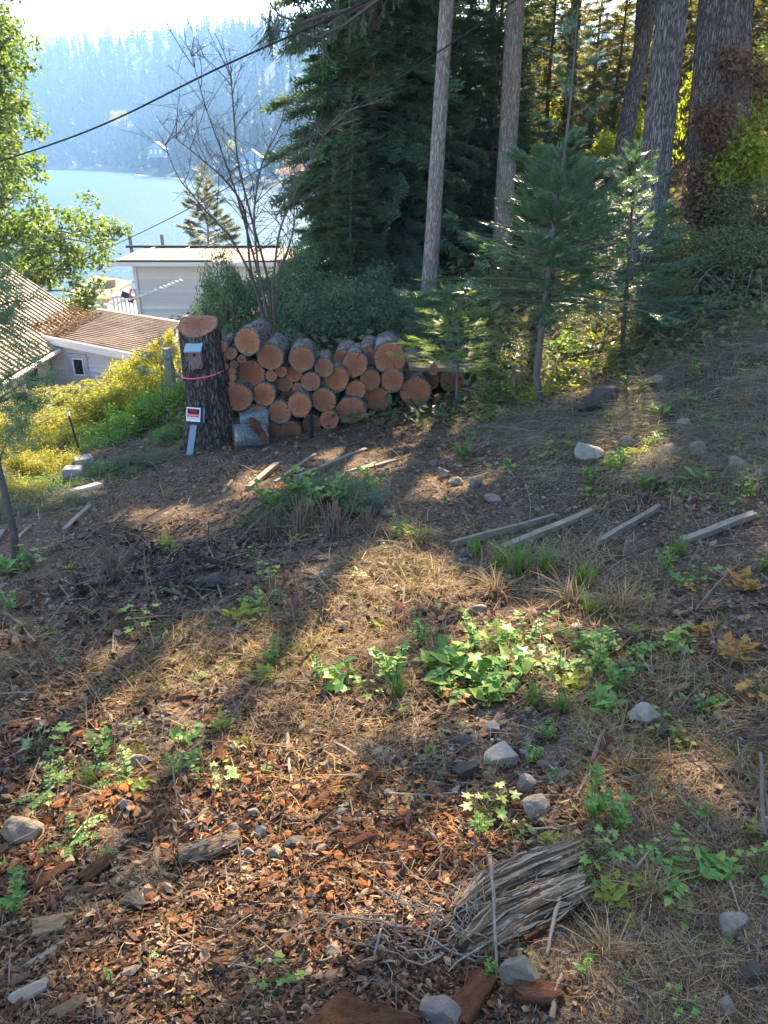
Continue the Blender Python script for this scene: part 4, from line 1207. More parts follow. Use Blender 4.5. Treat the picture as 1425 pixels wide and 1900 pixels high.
shrubs('mixed', 'thicket', '', 'thicket', 'dull thickets on the right bank', [
 (1290, 500, 11.9, 1.0, .95, 'leafy thicket at the foot of the thickest trunk'), (1380, 500, 11.2, 1.0, .8, 'thicket at the right edge below the vines'),
 (1210, 560, 11.0, .7, .7, 'dark thicket below the thick blue grey trunk'), (1300, 560, 10.6, .9, .6, 'tangled thicket in the middle of the right bank'),
 (1410, 520, 10.8, .8, .5, 'low thicket at the right edge of the bank top'), (1240, 600, 10.4, .7, .4, 'low tangled brush left of the dry grass bank'),
 (1130, 600, 11.4, .6, .5, 'low brush behind the young fir foot'), (960, 640, 11.6, .8, .45, 'low green brush left of the young fir foot'),
 (930, 640, 12.6, .7, .45, 'low brush behind the right end of the log pile'), (870, 600, 13.4, .9, .6, 'brush between sapling and young fir'),
 (1410, 430, 12.6, 1.0, 1.0, 'tall dull thicket climbing at the right edge'), (1345, 450, 13.0, .8, .9, 'leafy thicket before the dark half hidden trunk'),
 (1255, 440, 14.5, .6, 1.0, 'thicket in the gap right of the thick blue grey trunk'), (1190, 640, 9.6, .45, .35, 'small brush tuft above the dark boulder'),
 (1050, 560, 14, .9, .7, 'brush seen under the young fir branches'), (980, 560, 15, 1.0, .8, 'brush behind the young fir trunk')])
shrubs('yellow', 'bramble', '', 'bramble', 'yellow sunlit brambles down the left slope', [
 (20, 760, 15.5, 1.5, 745, 'yellow bramble at the far left edge below the cabin'), (110, 770, 15, 1.3, 728, 'yellow bramble below the left end of the cabin'),
 (190, 740, 15.2, 1.0, 704, 'yellow bramble under the cabin window'), (245, 700, 15.6, .8, 660, 'yellow bramble right of the cabin window'),
 (290, 690, 14.8, .7, 632, 'tall yellow bramble beside the grey wooden post'), (60, 810, 12.8, 1.2, 770, 'low golden bramble above the concrete blocks'),
 (150, 810, 12.6, 1.1, 762, 'golden bramble behind the leaning metal stake'), (0, 840, 11.4, .9, .6, 'golden bramble at the left edge above the grey block'),
 (100, 840, 11.6, .8, .5, 'yellow bramble just behind the two concrete blocks'), (230, 760, 13.2, .9, 715, 'orange tinted bramble left of the thin bare stem'),
 (318, 645, 17.5, .45, 612, 'yellow leaves high against the wing roof'), (30, 850, 10.9, .8, .45, 'low golden bramble between the blocks and the left edge'), (110, 860, 10.6, .6, .4, 'low yellow green bramble directly behind the paver'), (215, 800, 12.0, .8, .7, 'yellow green bramble between the metal stake and the green bushes'), (270, 740, 12.6, .6, .9, 'yellow bramble right of the orange tinted one'), (180, 790, 12.0, .9, .75, 'sunny bramble around the leaning metal stake'),
 (-40, 800, 13.5, 1.3, 800, 'yellow bramble running out at the left border')])
shrubs('green', 'leafy_bush', '', 'bush', 'green bushes left of the tall stump', [
 (290, 800, 11.0, .8, .8, 'green bush left of the sign post'), (240, 820, 10.6, .7, .6, 'green bush between blocks and sign post'),
 (325, 760, 11.4, .6, .9, 'green bush tight against the left of the tall stump'), (190, 830, 10.8, .6, .55, 'green bush behind the concrete blocks'),
 (320, 820, 10.0, .4, .35, 'low green bush at the foot of the sign post')])
SH['weedbush'] = [shrub_mesh(250 + i, .5, .5, .45, 420, .085, M['green_leaf'], nclump=14, stems=10, tpl=leaf_tpl(.62)) for i in range(3)]
SH['yweed'] = [shrub_mesh(260 + i, .5, .5, .5, 420, .07, M['lime_leaf'], nclump=14, stems=12) for i in range(2)]
shrubs('weedbush', 'leafy_plant', '', 'plant', 'leafy plants on the bank', [
 (908, 690, 9.9, .5, .6, 'sunlit green leafy plant right of the log pile end'), (940, 735, 9.0, .55, .4, 'low leafy plant below the log pile end'),
 (1080, 640, 10.8, .9, .8, 'leafy plant right behind the young fir stem'), (1060, 700, 9.4, .7, .5, 'green plant right of the young fir stem'),
 (960, 690, 9.8, .8, .6, 'green plant left of the young fir stem'), (1180, 850, 6.1, .45, .35, 'green plant between the pale boulder and tan rocks'),
 (1150, 745, 7.9, .4, .25, 'low plant behind the dark boulder'), (1010, 900, 6.1, .35, .2, 'small plant above the left end of the path boards'),
 (1245, 800, 6.5, .4, .25, 'small green plant among the tan rocks')])
shrubs('yweed', 'sunlit_weed', '', 'weed', 'sunlit yellow green weeds', [
 (1090, 680, 9.5, .9, .6, 'yellow green weed glowing above the dark boulder'), (1040, 720, 9.0, .8, .5, 'yellow green weed at the right of the young fir foot'),
 (985, 720, 9.3, .6, .6, 'yellowish weed touching the young fir foot on its left'), (1130, 620, 10.4, .9, .7, 'yellow weed lit between the fir branches and the bank'),
 (1100, 560, 13.4, 1.2, .9, 'orange gold weeds lit under the right fir branches'), (1200, 820, 6.3, .4, .3, 'yellow green weed beside the tan rocks')])

# ------------------------------------------------------------------ the young fir, the lime sapling, small trees
f = G(1004, 745); top = P(1068, 20, f.y + .15)
Hf = (top - f).length
tr, _c, _b = conifer(54, Hf, .2, z0=2, nb=2, spr=.1, r0=.045)
_t, cr, br = conifer(55, 2.72, 1.4, z0=1.08, nb=105, spr=.19, droop=.2, rise=.55, dens=2.1, tpls=SPRF, r0=.01, tipup=.06, prof=.8, vary=.5, carve=(f, 1.0))
_t2, cr2, br2 = conifer(56, Hf, .42, z0=2.4, nb=14, spr=.17, droop=.1, rise=.9, dens=1.2, tpls=SPRF, r0=.01, tipup=.0, prof=.6, vary=.5)
for src, dst in ((cr2, cr), (br2, br)):
    for v_, f_ in zip([np.concatenate(src.V)], [1]):
        for arr, tgt in ((src.T, dst.T), (src.Q, dst.Q)):
            for q_ in arr: tgt.append(q_ + dst.n)
        dst.V.append(v_); dst.n += len(v_)
yf = thing('young_fir', 'young blue green fir with bare lower stem standing in the clearing', 'tree', f)
yf.rotation_euler = (0, 0, 0)
obj('trunk', tr.mesh('trunk', [M['fir_stem']], True), yf); obj('branch', br.mesh('branch', [M['branch']]), yf); obj('crown', cr.mesh('crown', [M['needle_blue']]), yf)
# separate fir added to stand in for the young fir's sunlit right boughs
f = gp(1150, 560, 9.9)
tr, cr, br = conifer(58, 2.6, .85, z0=.6, nb=46, spr=.2, droop=.08, rise=.5, dens=2.0, tpls=SPRF, r0=.035, tipup=.03, prof=.8)
t = thing('young_fir', 'separate fir standing in for the sunlit right boughs of the blue green fir', 'tree', f)
obj('trunk', tr.mesh('trunk', [M['branch']], True), t); obj('branch', br.mesh('branch', [M['branch']]), t); obj('crown', cr.mesh('crown', [M['needle_blue']]), t)
f = G(836, 770); top = P(845, 530, f.y); Hf = (top - f).length
tr, cr, br = conifer(57, Hf, .66, z0=.6, nb=40, spr=.15, droop=.12, rise=.42, dens=1.1, tpls=SPRF, r0=.02, tipup=.02, prof=.7)
t = thing('sapling', 'slender lime green sapling in front of the right end of the log pile', 'tree', f)
obj('trunk', tr.mesh('trunk', [M['greybranch']], True), t); obj('branch', br.mesh('branch', [M['branch']]), t); obj('crown', cr.mesh('crown', [M['needle_lime']]), t)
# dark pine sapling at the left border
f = G(28, 1045); d = 5.4
st = thing('pine_sapling', 'crooked pine sapling with bare stem at the left edge of the photo', 'tree', f)
a = Acc(); pts = [Vector((0, 0, -.05)), P(26, 990, f.y) - f, P(10, 920, f.y + .05) - f, P(-4, 860, f.y + .1) - f, P(-20, 760, f.y + .1) - f, P(-30, 600, f.y + .1) - f]
a.tube(pts, [.036, .032, .028, .024, .018, .01], 8); obj('trunk', a.mesh('trunk', [M['branch']], True), st)
a = Acc(); b = Acc(); rng = np.random.default_rng(5)
for q, (e, bi) in enumerate((((60, 745), 4), ((95, 700), 4), ((50, 780), 3), ((30, 690), 4), ((70, 660), 5), ((25, 600), 5), ((50, 560), 5), ((20, 500), 5), ((-20, 480), 5))):
    s0 = np.array(pts[bi]); e_ = np.array(P(e[0], e[1], f.y + rng.uniform(-.4, .3)) - f); tt_ = np.linspace(0, 1, 5)[:, None]
    pl = s0 + (e_ - s0) * tt_ + np.array([0, 0, .06]) * np.sin(tt_ * 3.1); b.tube(pl, [.009, .008, .007, .005, .003], 4)
    n = 46; k = rng.uniform(.35, 1, n); pos = s0 + (e_ - s0) * k[:, None] + rng.normal(0, .045, (n, 3))
    a.inst(SPRF[0][0], SPRF[0][1], basis(rnd_dir(rng, n) * .9 + (e_ - s0), rnd_dir(rng, n)) * rng.uniform(.09, .17, n)[:, None, None], pos)
obj('branch', b.mesh('branch', [M['branch']]), st); obj('crown', a.mesh('crown', [M['needle_dark']]), st)
# tiny blue spruce twig plant under the grey post
f = gp(318, 770, 10.6)
tr, cr, br = conifer(59, 1.35, .42, z0=.75, nb=22, spr=.13, droop=.1, rise=.2, dens=.8, tpls=SPRF, r0=.012, prof=.5)
t = thing('seedling', 'thin stemmed seedling with bluish top left of the tall stump', 'tree', f)
obj('trunk', tr.mesh('trunk', [M['branch']]), t); obj('crown', cr.mesh('crown', [M['needle_blue']]), t)

# lakeside pine above the flat roof
f = P(390, 490, 58); f.z = float(H(f.x, 58)); top = P(380, 305, 58); Hf = top.z - f.z
tr, cr, br = conifer(61, Hf, 2.5, z0=Hf * .22, nb=130, spr=.5, droop=.12, rise=.5, dens=1.9, r0=.14, tipup=.05, prof=.8, bare=.15, vary=.4)
t = thing('pine_tree', 'round topped lakeside pine standing above the flat tan roof', 'tree', f)
obj('trunk', tr.mesh('trunk', [M['bark_red']]), t); obj('branch', br.mesh('branch', [M['branch']]), t); obj('crown', cr.mesh('crown', [mat_leafy('pine_needles', [(.05, .075, .025), (.08, .10, .035), (.13, .13, .05), (.17, .15, .06)], .5, .3, .35, 1.6, .4)]), t)

# leafy tree at the left border
f = Vector((-14.0, 30.0, float(H(-14.0, 30)))); rng = np.random.default_rng(77)
bt = thing('birch_tree', 'tall sunlit green broadleaf tree filling the upper left edge', 'tree', f)
wood_ = Acc(); cen = []; rad = []
trunk = np.array([(0, 0, -.3), (.15, 0, 2), (.05, .1, 4), (-.1, .1, 6), (.1, 0, 8), (.2, .1, 12.5)], float); wood_.tube(trunk, [.26, .22, .18, .14, .09, .03], 9)
for k in range(105):
    h = rng.uniform(1.2, 10.6); b0 = np.array([np.interp(h, trunk[:, 2], trunk[:, j]) for j in range(3)]); az = rng.uniform(0, 6.28)
    prof = np.interp(h, [1.2, 2.5, 5.5, 8, 10.6], [2.2, 3.0, 3.5, 2.9, 1.6])
    l = prof * rng.uniform(.6, 1.12) * (1.2 if math.cos(az) > .3 and 4 < h < 6.4 else 1); e = b0 + np.array([math.cos(az) * l, math.sin(az) * l, l * rng.uniform(-.05, .42)])
    tt_ = np.linspace(0, 1, 6)[:, None]; pl = b0 + (e - b0) * tt_ + np.array([0, 0, .14 * l]) * np.sin(tt_ * math.pi); wood_.tube(pl, np.linspace(.05, .008, 6), 4)
    for q in range(7):
        cen.append(pl[0] + (e - b0) * rng.uniform(.35, 1.05) + rng.normal(0, .28, 3)); rad.append(rng.uniform(.3, .75))
la = Acc(); leaf_cloud(rng, la, np.array(cen) * [1, 1, 1.22] + [0, 0, -.4], np.array(rad), 52000, .16, leaf_tpl(.75), .15, .35)
obj('trunk', wood_.mesh('trunk', [M['greybranch']], True), bt); obj('crown', la.mesh('crown', [M['birch_leaf']]), bt)

# leafless many stemmed tree behind the pile
rng = np.random.default_rng(31)
f = gp(500, 620, 12.2); bare = thing('bare_tree', 'leafless many stemmed tree behind the left of the log pile', 'tree', f)
stems = [[(500, 620), (488, 540), (462, 440), (430, 330), (400, 250), (372, 170), (350, 85)], [(505, 620), (500, 520), (470, 420), (440, 300), (432, 200), (428, 130), (400, 62)],
         [(510, 620), (505, 520), (520, 420), (560, 330), (600, 250), (640, 215)], [(500, 610), (478, 500), (470, 400), (485, 300), (520, 240), (530, 190)],
         [(495, 610), (470, 520), (430, 440), (380, 390), (330, 330), (300, 255)], [(508, 600), (520, 500), (545, 430), (548, 330), (540, 250)],
         [(498, 600), (462, 500), (455, 380), (415, 330), (370, 290), (315, 250), (290, 215)]]
for si, s in enumerate(stems):
    yo = rng.uniform(-.5, .6); w_ = Acc()
    pts = np.array([tuple(P(px, py, 12.2 + yo * k / len(s)) - f) for k, (px, py) in enumerate(s)])
    k = np.linspace(0, len(s) - 1, 26); pp = np.stack([np.interp(k, np.arange(len(s)), pts[:, j]) for j in range(3)], 1); pp += rng.normal(0, .008, pp.shape)
    for _ in range(2): pp[1:-1] = (pp[:-2] + pp[1:-1] * 2 + pp[2:]) / 4
    w_.tube(pp, np.linspace(.024, .004, 26), 6)
    for q in range(17):
        b_ = pp[rng.integers(7, 25)]; az = rng.uniform(0, 6.28); l = rng.uniform(.25, .85)
        d_ = np.array([math.cos(az) * .7, math.sin(az) * .6, rng.uniform(.3, 1.2)]); tt_ = np.linspace(0, 1, 8)[:, None]
        cv = rng.normal(0, .25, 3); tw = b_ + d_ * l * tt_ + cv * l * tt_ ** 2 + rng.normal(0, .008, (8, 3)) * tt_
        w_.tube(tw, np.linspace(.007, .0025, 8), 4)
        for r_ in range(3):
            b2 = tw[rng.integers(2, 7)]; d2 = d_ + rng.normal(0, .7, 3); l2 = l * rng.uniform(.25, .6)
            w_.tube(b2 + d2 * l2 * tt_ + rng.normal(0, .3, 3) * l2 * tt_ ** 2, np.linspace(.004, .002, 8), 3)
    obj('limb', w_.mesh('limb', [M['branch']], True), bare)

# drooping larch like bough hanging in at the top
rng = np.random.default_rng(66)
o = P(790, -60, 16.2); hb = thing('hanging_bough', 'drooping needle bough reaching over the hill at the top centre', 'branch', o)
a = Acc(); b = Acc()
main = [(790, -60), (720, -10), (650, 18), (600, 28), (560, 42), (520, 30), (500, 5)]; pl = np.array([tuple(P(x, y, 15.8) - o) for x, y in main]); b.tube(pl, np.linspace(.05, .012, len(pl)), 6)
m2 = [(700, 0), (640, 45), (590, 70), (560, 62), (510, 56), (498, 48)]; pl2 = np.array([tuple(P(x, y, 15.7) - o) for x, y in m2]); b.tube(pl2, np.linspace(.03, .008, len(pl2)), 5)
for poly in (pl, pl2):
    for q in range(95):
        k = rng.uniform(.3, len(poly) - 1.001); i0 = int(k); s0 = poly[i0] + (poly[i0 + 1] - poly[i0]) * (k - i0)
        l = rng.uniform(.12, .5); d_ = np.array([rng.normal(-.25, .35), rng.normal(0, .4), -1 if rng.uniform() < .75 else .6]); tt_ = np.linspace(0, 1, 5)[:, None]
        tw = s0 + d_ * l * tt_ + np.array([-.12, 0, .1]) * (tt_ ** 2) * l; b.tube(tw, .006, 3)
        n = 7; kk = rng.uniform(.1, 1, n); pos = s0 + d_ * l * kk[:, None]
        a.inst(SPRF[1][0], SPRF[1][1], basis(d_ + rng.normal(0, .35, (n, 3)), rnd_dir(rng, n)) * rng.uniform(.06, .13, n)[:, None, None], pos)
obj('branch', b.mesh('branch', [M['branch']]), hb); obj('needles', a.mesh('needles', [M['needle_dark']]), hb)

# ------------------------------------------------------------------ overhead lines
def cable(pts, r, name, lab, mat='wire', cat='cable'):
    pp = np.array([tuple(P(x, y, d)) for x, y, d in pts]); k = np.linspace(0, len(pp) - 1, 60)
    q = np.stack([np.interp(k, np.arange(len(pp)), pp[:, j]) for j in range(3)], 1)
    for _ in range(30): q[1:-1] = (q[:-2] + q[1:-1] * 2 + q[2:]) / 4
    a = Acc(); a.tube(q, r, 6); c0 = q[0]
    me = a.mesh(name, [M[mat]]); obj(name, me, label=lab, cat=cat)
cable([(-160, 345, 17), (0, 300, 16.3), (130, 258, 15.5), (240, 212, 15), (350, 152, 14.4), (450, 105, 14), (560, 58, 13.5), (680, 5, 13), (800, -60, 12.5)], .015, 'power_cable', 'thick black cable sloping across the lake at upper left')
cable([(60, 530, 24), (125, 492, 22), (250, 440, 20), (390, 368, 18), (500, 305, 16), (600, 240, 14.5), (700, 172, 13.5), (800, 105, 12.6), (900, 40, 12), (1000, -30, 11.5)], .009, 'power_cable', 'thin cable climbing from the flat roof up through the woods')
a = Acc(); pp = [P(335, 521, 39.5), P(300, 535, 40), P(255, 552, 41), P(200, 565, 46), P(130, 573, 52)]; pp = np.array([tuple(p) for p in pp])
k = np.linspace(0, 4, 60); q = np.stack([np.interp(k, np.arange(5), pp[:, j]) for j in range(3)], 1); a.tube(q, .03, 5)
rp = thing('float_rope', 'white knotted rope strung across the flat roofed building wall', 'rope'); obj('rope', a.mesh('rope', [M['trim']]), rp)
a = Acc(); a.tube([(-.11, 0, 0), (-.08, 0, 0), (.08, 0, 0), (.11, 0, 0)], [.03, .07, .07, .03], 6, True); fm = a.mesh('float', [M['trim']])
for v in q[::3]: obj('float', fm, rp, tuple(v), (0, .35, 0))

# ------------------------------------------------------------------ log pile
def disc_mesh(seed, n=40):
    th = np.linspace(0, 2 * math.pi, n, endpoint=False); r = 1 + .03 * np.cos(2 * th + seed) + .02 * np.cos(3 * th + seed * 2) + .012 * np.cos(7 * th + seed * 3)
    return th, r


def make_log(name, label, cat, center, r, length, axis, squash=1.0, tilt=0.0, seed=1, bark='bark_log', group=None, both=True):
    """center: middle of the near sawn face; axis points away from the viewer"""
    ax = Vector(axis).normalized(); rot = ax.to_track_quat('Z', 'Y').to_matrix()
    up = rot.transposed() @ Vector((0, 0, 1)); an = math.atan2(up.y, up.x) - math.pi / 2
    rot = rot @ Matrix.Rotation(an + tilt, 3, 'Z')
    t = thing(name, label, cat, center, rot.to_euler(), group)
    th, sh_ = disc_mesh(seed); n = len(th); nz = 12
    t_ = np.linspace(0, 1, nz)[:, None]; z = t_ * length
    taper = 1 - .05 * t_ * (1 if seed % 2 else -1)
    x = np.cos(th)[None] * sh_[None]; y = np.sin(th)[None] * sh_[None] * squash
    rg = fbm(x * 4 + seed * 3.1, y * 4, z / max(r, .05) * 1.1 + 0 * x, oct=4, seed=seed) * .11 * (.4 + min(r, .2) * 3) + .05
    X = x * r * taper * (1 + rg); Y = y * r * taper * (1 + rg); Z = z + 0 * x
    i = np.arange(nz - 1)[:, None] * n; j = np.arange(n)[None]; k = (j + 1) % n
    Fq = np.stack([i + j, i + k, i + n + k, i + n + j], -1).reshape(-1, 4)
    V = np.stack([X, Y, Z], -1).reshape(-1, 3); m_ = len(V)
    ins = np.stack([x[0] * r * .975, y[0] * r * .975, np.full(n, .004)], 1); j1 = np.arange(n)
    ins2 = np.stack([x[0] * r * .975 * taper[-1], y[0] * r * .975 * taper[-1], np.full(n, length - .004)], 1)
    V = np.vstack([V, ins, ins2]); b0 = (nz - 1) * n
    F1 = np.stack([j1, m_ + j1, m_ + (j1 + 1) % n, (j1 + 1) % n], 1); F2 = np.stack([b0 + j1, b0 + (j1 + 1) % n, m_ + n + (j1 + 1) % n, m_ + n + j1], 1)
    obj('bark', mesh_np('bark', V, [np.vstack([Fq, F1, F2])], [M[bark]], True), t)
    cf = np.vstack([np.stack([x[0] * .985, y[0] * .985, np.zeros(n)], 1), np.stack([x[0] * .5, y[0] * .5, np.zeros(n)], 1), [[0, 0, 0]]])
    f4 = np.stack([j1, n + j1, n + (j1 + 1) % n, (j1 + 1) % n], 1); f3 = np.stack([n + j1, np.full(n, 2 * n), n + (j1 + 1) % n], 1)
    me = mesh_np('cut_face', cf, [f3, f4], [M['cut']])
    obj('cut_face', me, t, (0, 0, .002), None, (r, r, r))
    if both: obj('cut_face', me, t, (0, 0, length - .002), (math.pi, 0, 0), (r * .95, r * .95, r))
    return t


LOGS = [  # zoomed pixel x,y,r, squash, extra depth, label
 (262, 197, 25, .9, 0, 'small log end at the very top left of the pile by the stump'), (303, 228, 28, .85, 0, 'small oval log end below the top left one in the pile'),
 (377, 175, 55, 1, 0, 'big log topping the left end of the pile'), (477, 243, 56, .95, 0, 'big log just right of the one topping the left end'),
 (617, 253, 52, 1, 0, 'big log topping the pile left of centre'), (262, 248, 18, 1.1, 0, 'thin log end nearest the stump in the second row of thin ones'),
 (352, 253, 19, .9, 0, 'thin round log end under the biggest top left log'), (318, 277, 17, .95, 0, 'thin log end just above the column of the smallest ones'),
 (277, 287, 17, .85, 0, 'thin pale log end left in the column of thin ones'), (310, 306, 16, .9, 0, 'thin log end in the middle of the thin column'),
 (284, 321, 15, .9, 0, 'thin log end touching the stump side of the thin column'), (312, 334, 14, .95, 0, 'thin log end right side of the thin column'),
 (279, 348, 13, 1, 0, 'wedge shaped thin log end low in the thin column'), (308, 358, 11, 1.1, 0, 'smallest oval log end of the thin column'),
 (287, 372, 12, .95, 0, 'lowest thin log end above the round log by the stump'),
 (388, 320, 63, .88, .12, 'large dark oval log left of centre in the middle of the pile'), (482, 327, 24, .95, .1, 'small brown log end right of the large dark oval log'),
 (526, 307, 25, .95, 0, 'small log end below the gap between two top logs'), (583, 318, 33, 1, .12, 'medium log end tucked below the top log left of centre'),
 (540, 362, 36, .85, .12, 'dark oval log end near the middle of the pile'), (605, 385, 31, .9, .14, 'dark log end above the bright orange log'),
 (656, 352, 42, .9, 0, 'medium log with ragged bark top near the centre'), (715, 290, 40, .95, 0, 'medium log end in the upper row at the centre'),
 (712, 347, 18, 1, .15, 'tiny log end wedged deep at the centre of the pile'), (770, 340, 49, 1.18, 0, 'tall oval log right of centre in the middle row'),
 (797, 254, 40, .95, .3, 'dark log half hidden in the top row right of centre'), (850, 277, 52, 1, 0, 'large log in the top row right of centre'),
 (905, 243, 38, 1.05, .3, 'brown log set back in the top row left of the biggest'), (1005, 247, 66, .98, 0, 'biggest log topping the right part of the pile'),
 (918, 344, 42, 1, 0, 'medium log below and left of the biggest right log'), (1017, 345, 46, 1.12, 0, 'greyish log below the biggest right log'),
 (856, 388, 41, .98, 0, 'pale orange log in the middle row right of centre'), (336, 423, 58, 1, 0, 'large round log against the stump in the lower half'),
 (450, 409, 50, .98, 0, 'orange log right of the round log by the stump'), (607, 455, 50, 1.05, -.05, 'brightest orange log in the lower middle of the pile'),
 (714, 433, 51, 1, 0, 'round log with a notch in the lower middle right'), (948, 427, 59, .9, .1, 'wide log lying on the ground right of centre'),
 (1120, 398, 62, 1, 0, 'large red log lying at the right part of the ground row'), (1103, 290, 40, .95, .35, 'brown weathered log end top right behind the big red log'),
 (1197, 301, 20, 1, .1, 'small pale log end on top at the right end'), (1180, 345, 42, .9, .3, 'dark log end between the big red log and the last one'),
 (1280, 345, 52, .98, .3, 'last grey brown log at the right end of the pile'), (422, 508, 48, 1.1, 0, 'orange log second from bottom above the split slab'),
 (518, 487, 48, 1.05, 0, 'reddish log left of the brightest orange one'), (832, 481, 64, .9, 0, 'large flat bottomed log in the ground row right of centre'),
 (661, 540, 40, .95, 0, 'brown log behind the charred stick in the bottom row'), (738, 521, 40, .98, 0, 'brown log left of the large flat bottomed one'),
 (486, 579, 46, 1, 0, 'bottom row log at the left, resting on the ground'), (570, 570, 40, 1.05, 0, 'second log from the left in the bottom row'),
 (356, 492, 34, .8, .2, 'dark log end hidden between the round log and the grey bark log'), (550, 412, 27, .9, .25, 'shadowed log end deep in the pile left of centre')]
for i, (zx, zy, zr_, sq, ex, lab) in enumerate(LOGS):
    px, py = zx / 2.375 + 300, zy / 2.375 + 560
    yd = 9.45 + (px - 390) / 460 * .95 + ex + (.05 * math.sin(i * 2.7))
    c = P(px, py, yd); r = zr_ / 2.375 * pxs(c) * (1 + .02)
    ln = .34 + r * 2.2 if r > .09 else .5
    random.seed(i); ln *= random.uniform(.85, 1.1)
    make_log('cut_log', lab, 'log', c, r * 1.03, min(ln, .75), (.03 + random.uniform(-.07, .07), 1, random.uniform(-.05, .04)), sq, random.uniform(-.3, .3), i + 1, group='sawn logs stacked in the pile', both=True)
# grey barked log lying across the foot of the stump, split slab and flat slab on top
c = P(432, 812, 9.35); lg = make_log('cut_log', 'grey barked log lying sideways between stump and pile', 'log', c + Vector((0, 0, 0)), .17, .42, (1, .35, -.05), .9, 0, 77, 'bark_birch')
c = P(444, 780, 9.6); make_log('cut_log', 'upper grey barked log lying sideways beside the stump', 'log', c, .13, .36, (1, .25, 0), .9, 0, 78, 'bark_birch')
a = Acc(); th = np.linspace(0, math.pi, 12); V0 = np.stack([.16 * np.cos(th), 0 * th, .07 * np.sin(th)], 1); V1 = V0 + [0, .4, 0]; V = np.vstack([V0, V1]); k = np.arange(11)
a.add(V, np.stack([k, k + 1, k + 13, k + 12], 1)); a.add(V[[0, 11, 23, 12]], [[0, 1, 2, 3]]); a.add(np.vstack([V0, [[0, 0, 0]]]), np.stack([k + 1, k, np.full(11, 12)], 1)); a.add(np.vstack([V1, [[0, .4, 0]]]), np.stack([k, k + 1, np.full(11, 12)], 1))
obj('split_slab', a.mesh('split_slab', [M['cut']]), None, P(480, 808, 9.2), (0, math.radians(52), .2), label='half round split slab leaning at the lower left of the pile', cat='wood slab')
a = Acc(); a.box((0, 0, 0), (.85, .16, .05)); obj('slab', a.mesh('slab', [M['weathered']]), None, P(815, 681, 10.45), (.2, .05, .1), label='grey slab lying over the right end of the pile', cat='wood slab')
a = Acc(); a.tube([(0, 0, -.05), (.01, 0, .12), (-.015, 0, .26), (.0, 0, .34)], [.03, .026, .022, .01], 7, True)
f = G(577, 812); obj('charred_stick', a.mesh('charred_stick', [M['soot']]), None, f, (.1, .1, 0), label='short charred stick upright before the bottom row of logs', cat='stick')

# ------------------------------------------------------------------ tall stump, birdhouse, ribbon, sign
f = Vector(P(396, 822, 9.55)); f.z = float(H(f.x, f.y)) - .05; tc_ = P(368, 604, 9.5); dv = tc_ - f
stump = thing('tall_stump', 'tall bark covered stump with slanted fresh cut top', 'stump', f)
rt = 35 * pxs(tc_); rb = 39 * pxs(f)
nz_, na_ = 110, 64
t_ = np.linspace(-.03, 1, nz_)[:, None]; th = np.linspace(0, 2 * math.pi, na_, endpoint=False)[None]
Ln = dv.length; zl = t_ * Ln; r = rb + (rt - rb) * np.clip(t_, 0, 1)
r = r * (1 + .42 * np.exp(-np.clip(zl, 0, 9) / .26) * (1 + .45 * np.cos(th * 5 + 1)) + .10 * np.exp(-((zl - .5) / .4) ** 2) * 0)
X, Y = np.cos(th) + 0 * t_, np.sin(th) + 0 * t_
rid = 1 - np.abs(fbm(X * 6, Y * 6, zl * 2.2 + 0 * th, oct=4, seed=4)) * 2.2
r = r + .016 * rid + .012 * fbm(X * 9, Y * 9, zl * 5 + 0 * th, oct=3, seed=8)
VV = np.stack([r * X + dv.x * t_, r * Y + dv.y * t_, zl * (dv.z / Ln) + 0 * th], -1)
# slanted cut: plane lower toward the viewer
topz = dv.z; cutz = topz + .02 + (VV[..., 1] - dv.y) * math.tan(math.radians(27)) + (VV[..., 0] - dv.x) * .05
VV[..., 2] = np.minimum(VV[..., 2] * 1.12, np.minimum(cutz, topz + .075))
i = np.arange(nz_ - 1)[:, None] * na_; j = np.arange(na_)[None]; k = (j + 1) % na_
obj('bark', mesh_np('bark', VV.reshape(-1, 3), [np.stack([i + j, i + k, i + na_ + k, i + na_ + j], -1).reshape(-1, 4)], [M['bark_stump']], True), stump)
ring = VV[-1] + [0, 0, .003]; cc = ring.mean(0); rr_ = []
for q in (1.0, .66, .33): rr_.append(cc + (ring - cc) * q)
rr_ = np.array(rr_)
for q in (1, 2):
    rr_[q][:, 2] = np.minimum(topz + .02 + (rr_[q][:, 1] - dv.y) * math.tan(math.radians(27)), topz + .075) + .003
V = np.vstack([rr_.reshape(-1, 3), [[cc[0], cc[1], topz + .023]]]); j1 = np.arange(na_); Fq = [np.stack([q * na_ + j1, q * na_ + (j1 + 1) % na_, (q + 1) * na_ + (j1 + 1) % na_, (q + 1) * na_ + j1], 1) for q in (0, 1)]
F3 = np.stack([2 * na_ + j1, 2 * na_ + (j1 + 1) % na_, np.full(na_, 3 * na_)], 1)
ctr = np.array([cc[0], cc[1], topz + .03]); o = obj('cut_face', mesh_np('cut_face', (V - ctr) / rt, [F3, np.vstack(Fq)], [M['cut']]), stump, tuple(ctr)); o.scale = (rt,) * 3
# ribbon
a = Acc(); th = np.linspace(0, 2 * math.pi, 49); pc = P(377, 692, 9.5) - f; rk = 37.5 * pxs(pc + f) + .012
ri = np.stack([pc.x + rk * np.cos(th), dv.y * .6 + rk * np.sin(th), pc.z + .01 + .035 * np.cos(th) + .012 * np.sin(th)], 1)
a.tube(ri + np.array(f), .009, 6); obj('ribbon', a.mesh('ribbon', [M['pink']]), label='pink ribbon tied round the tall stump below the birdhouse', cat='ribbon')
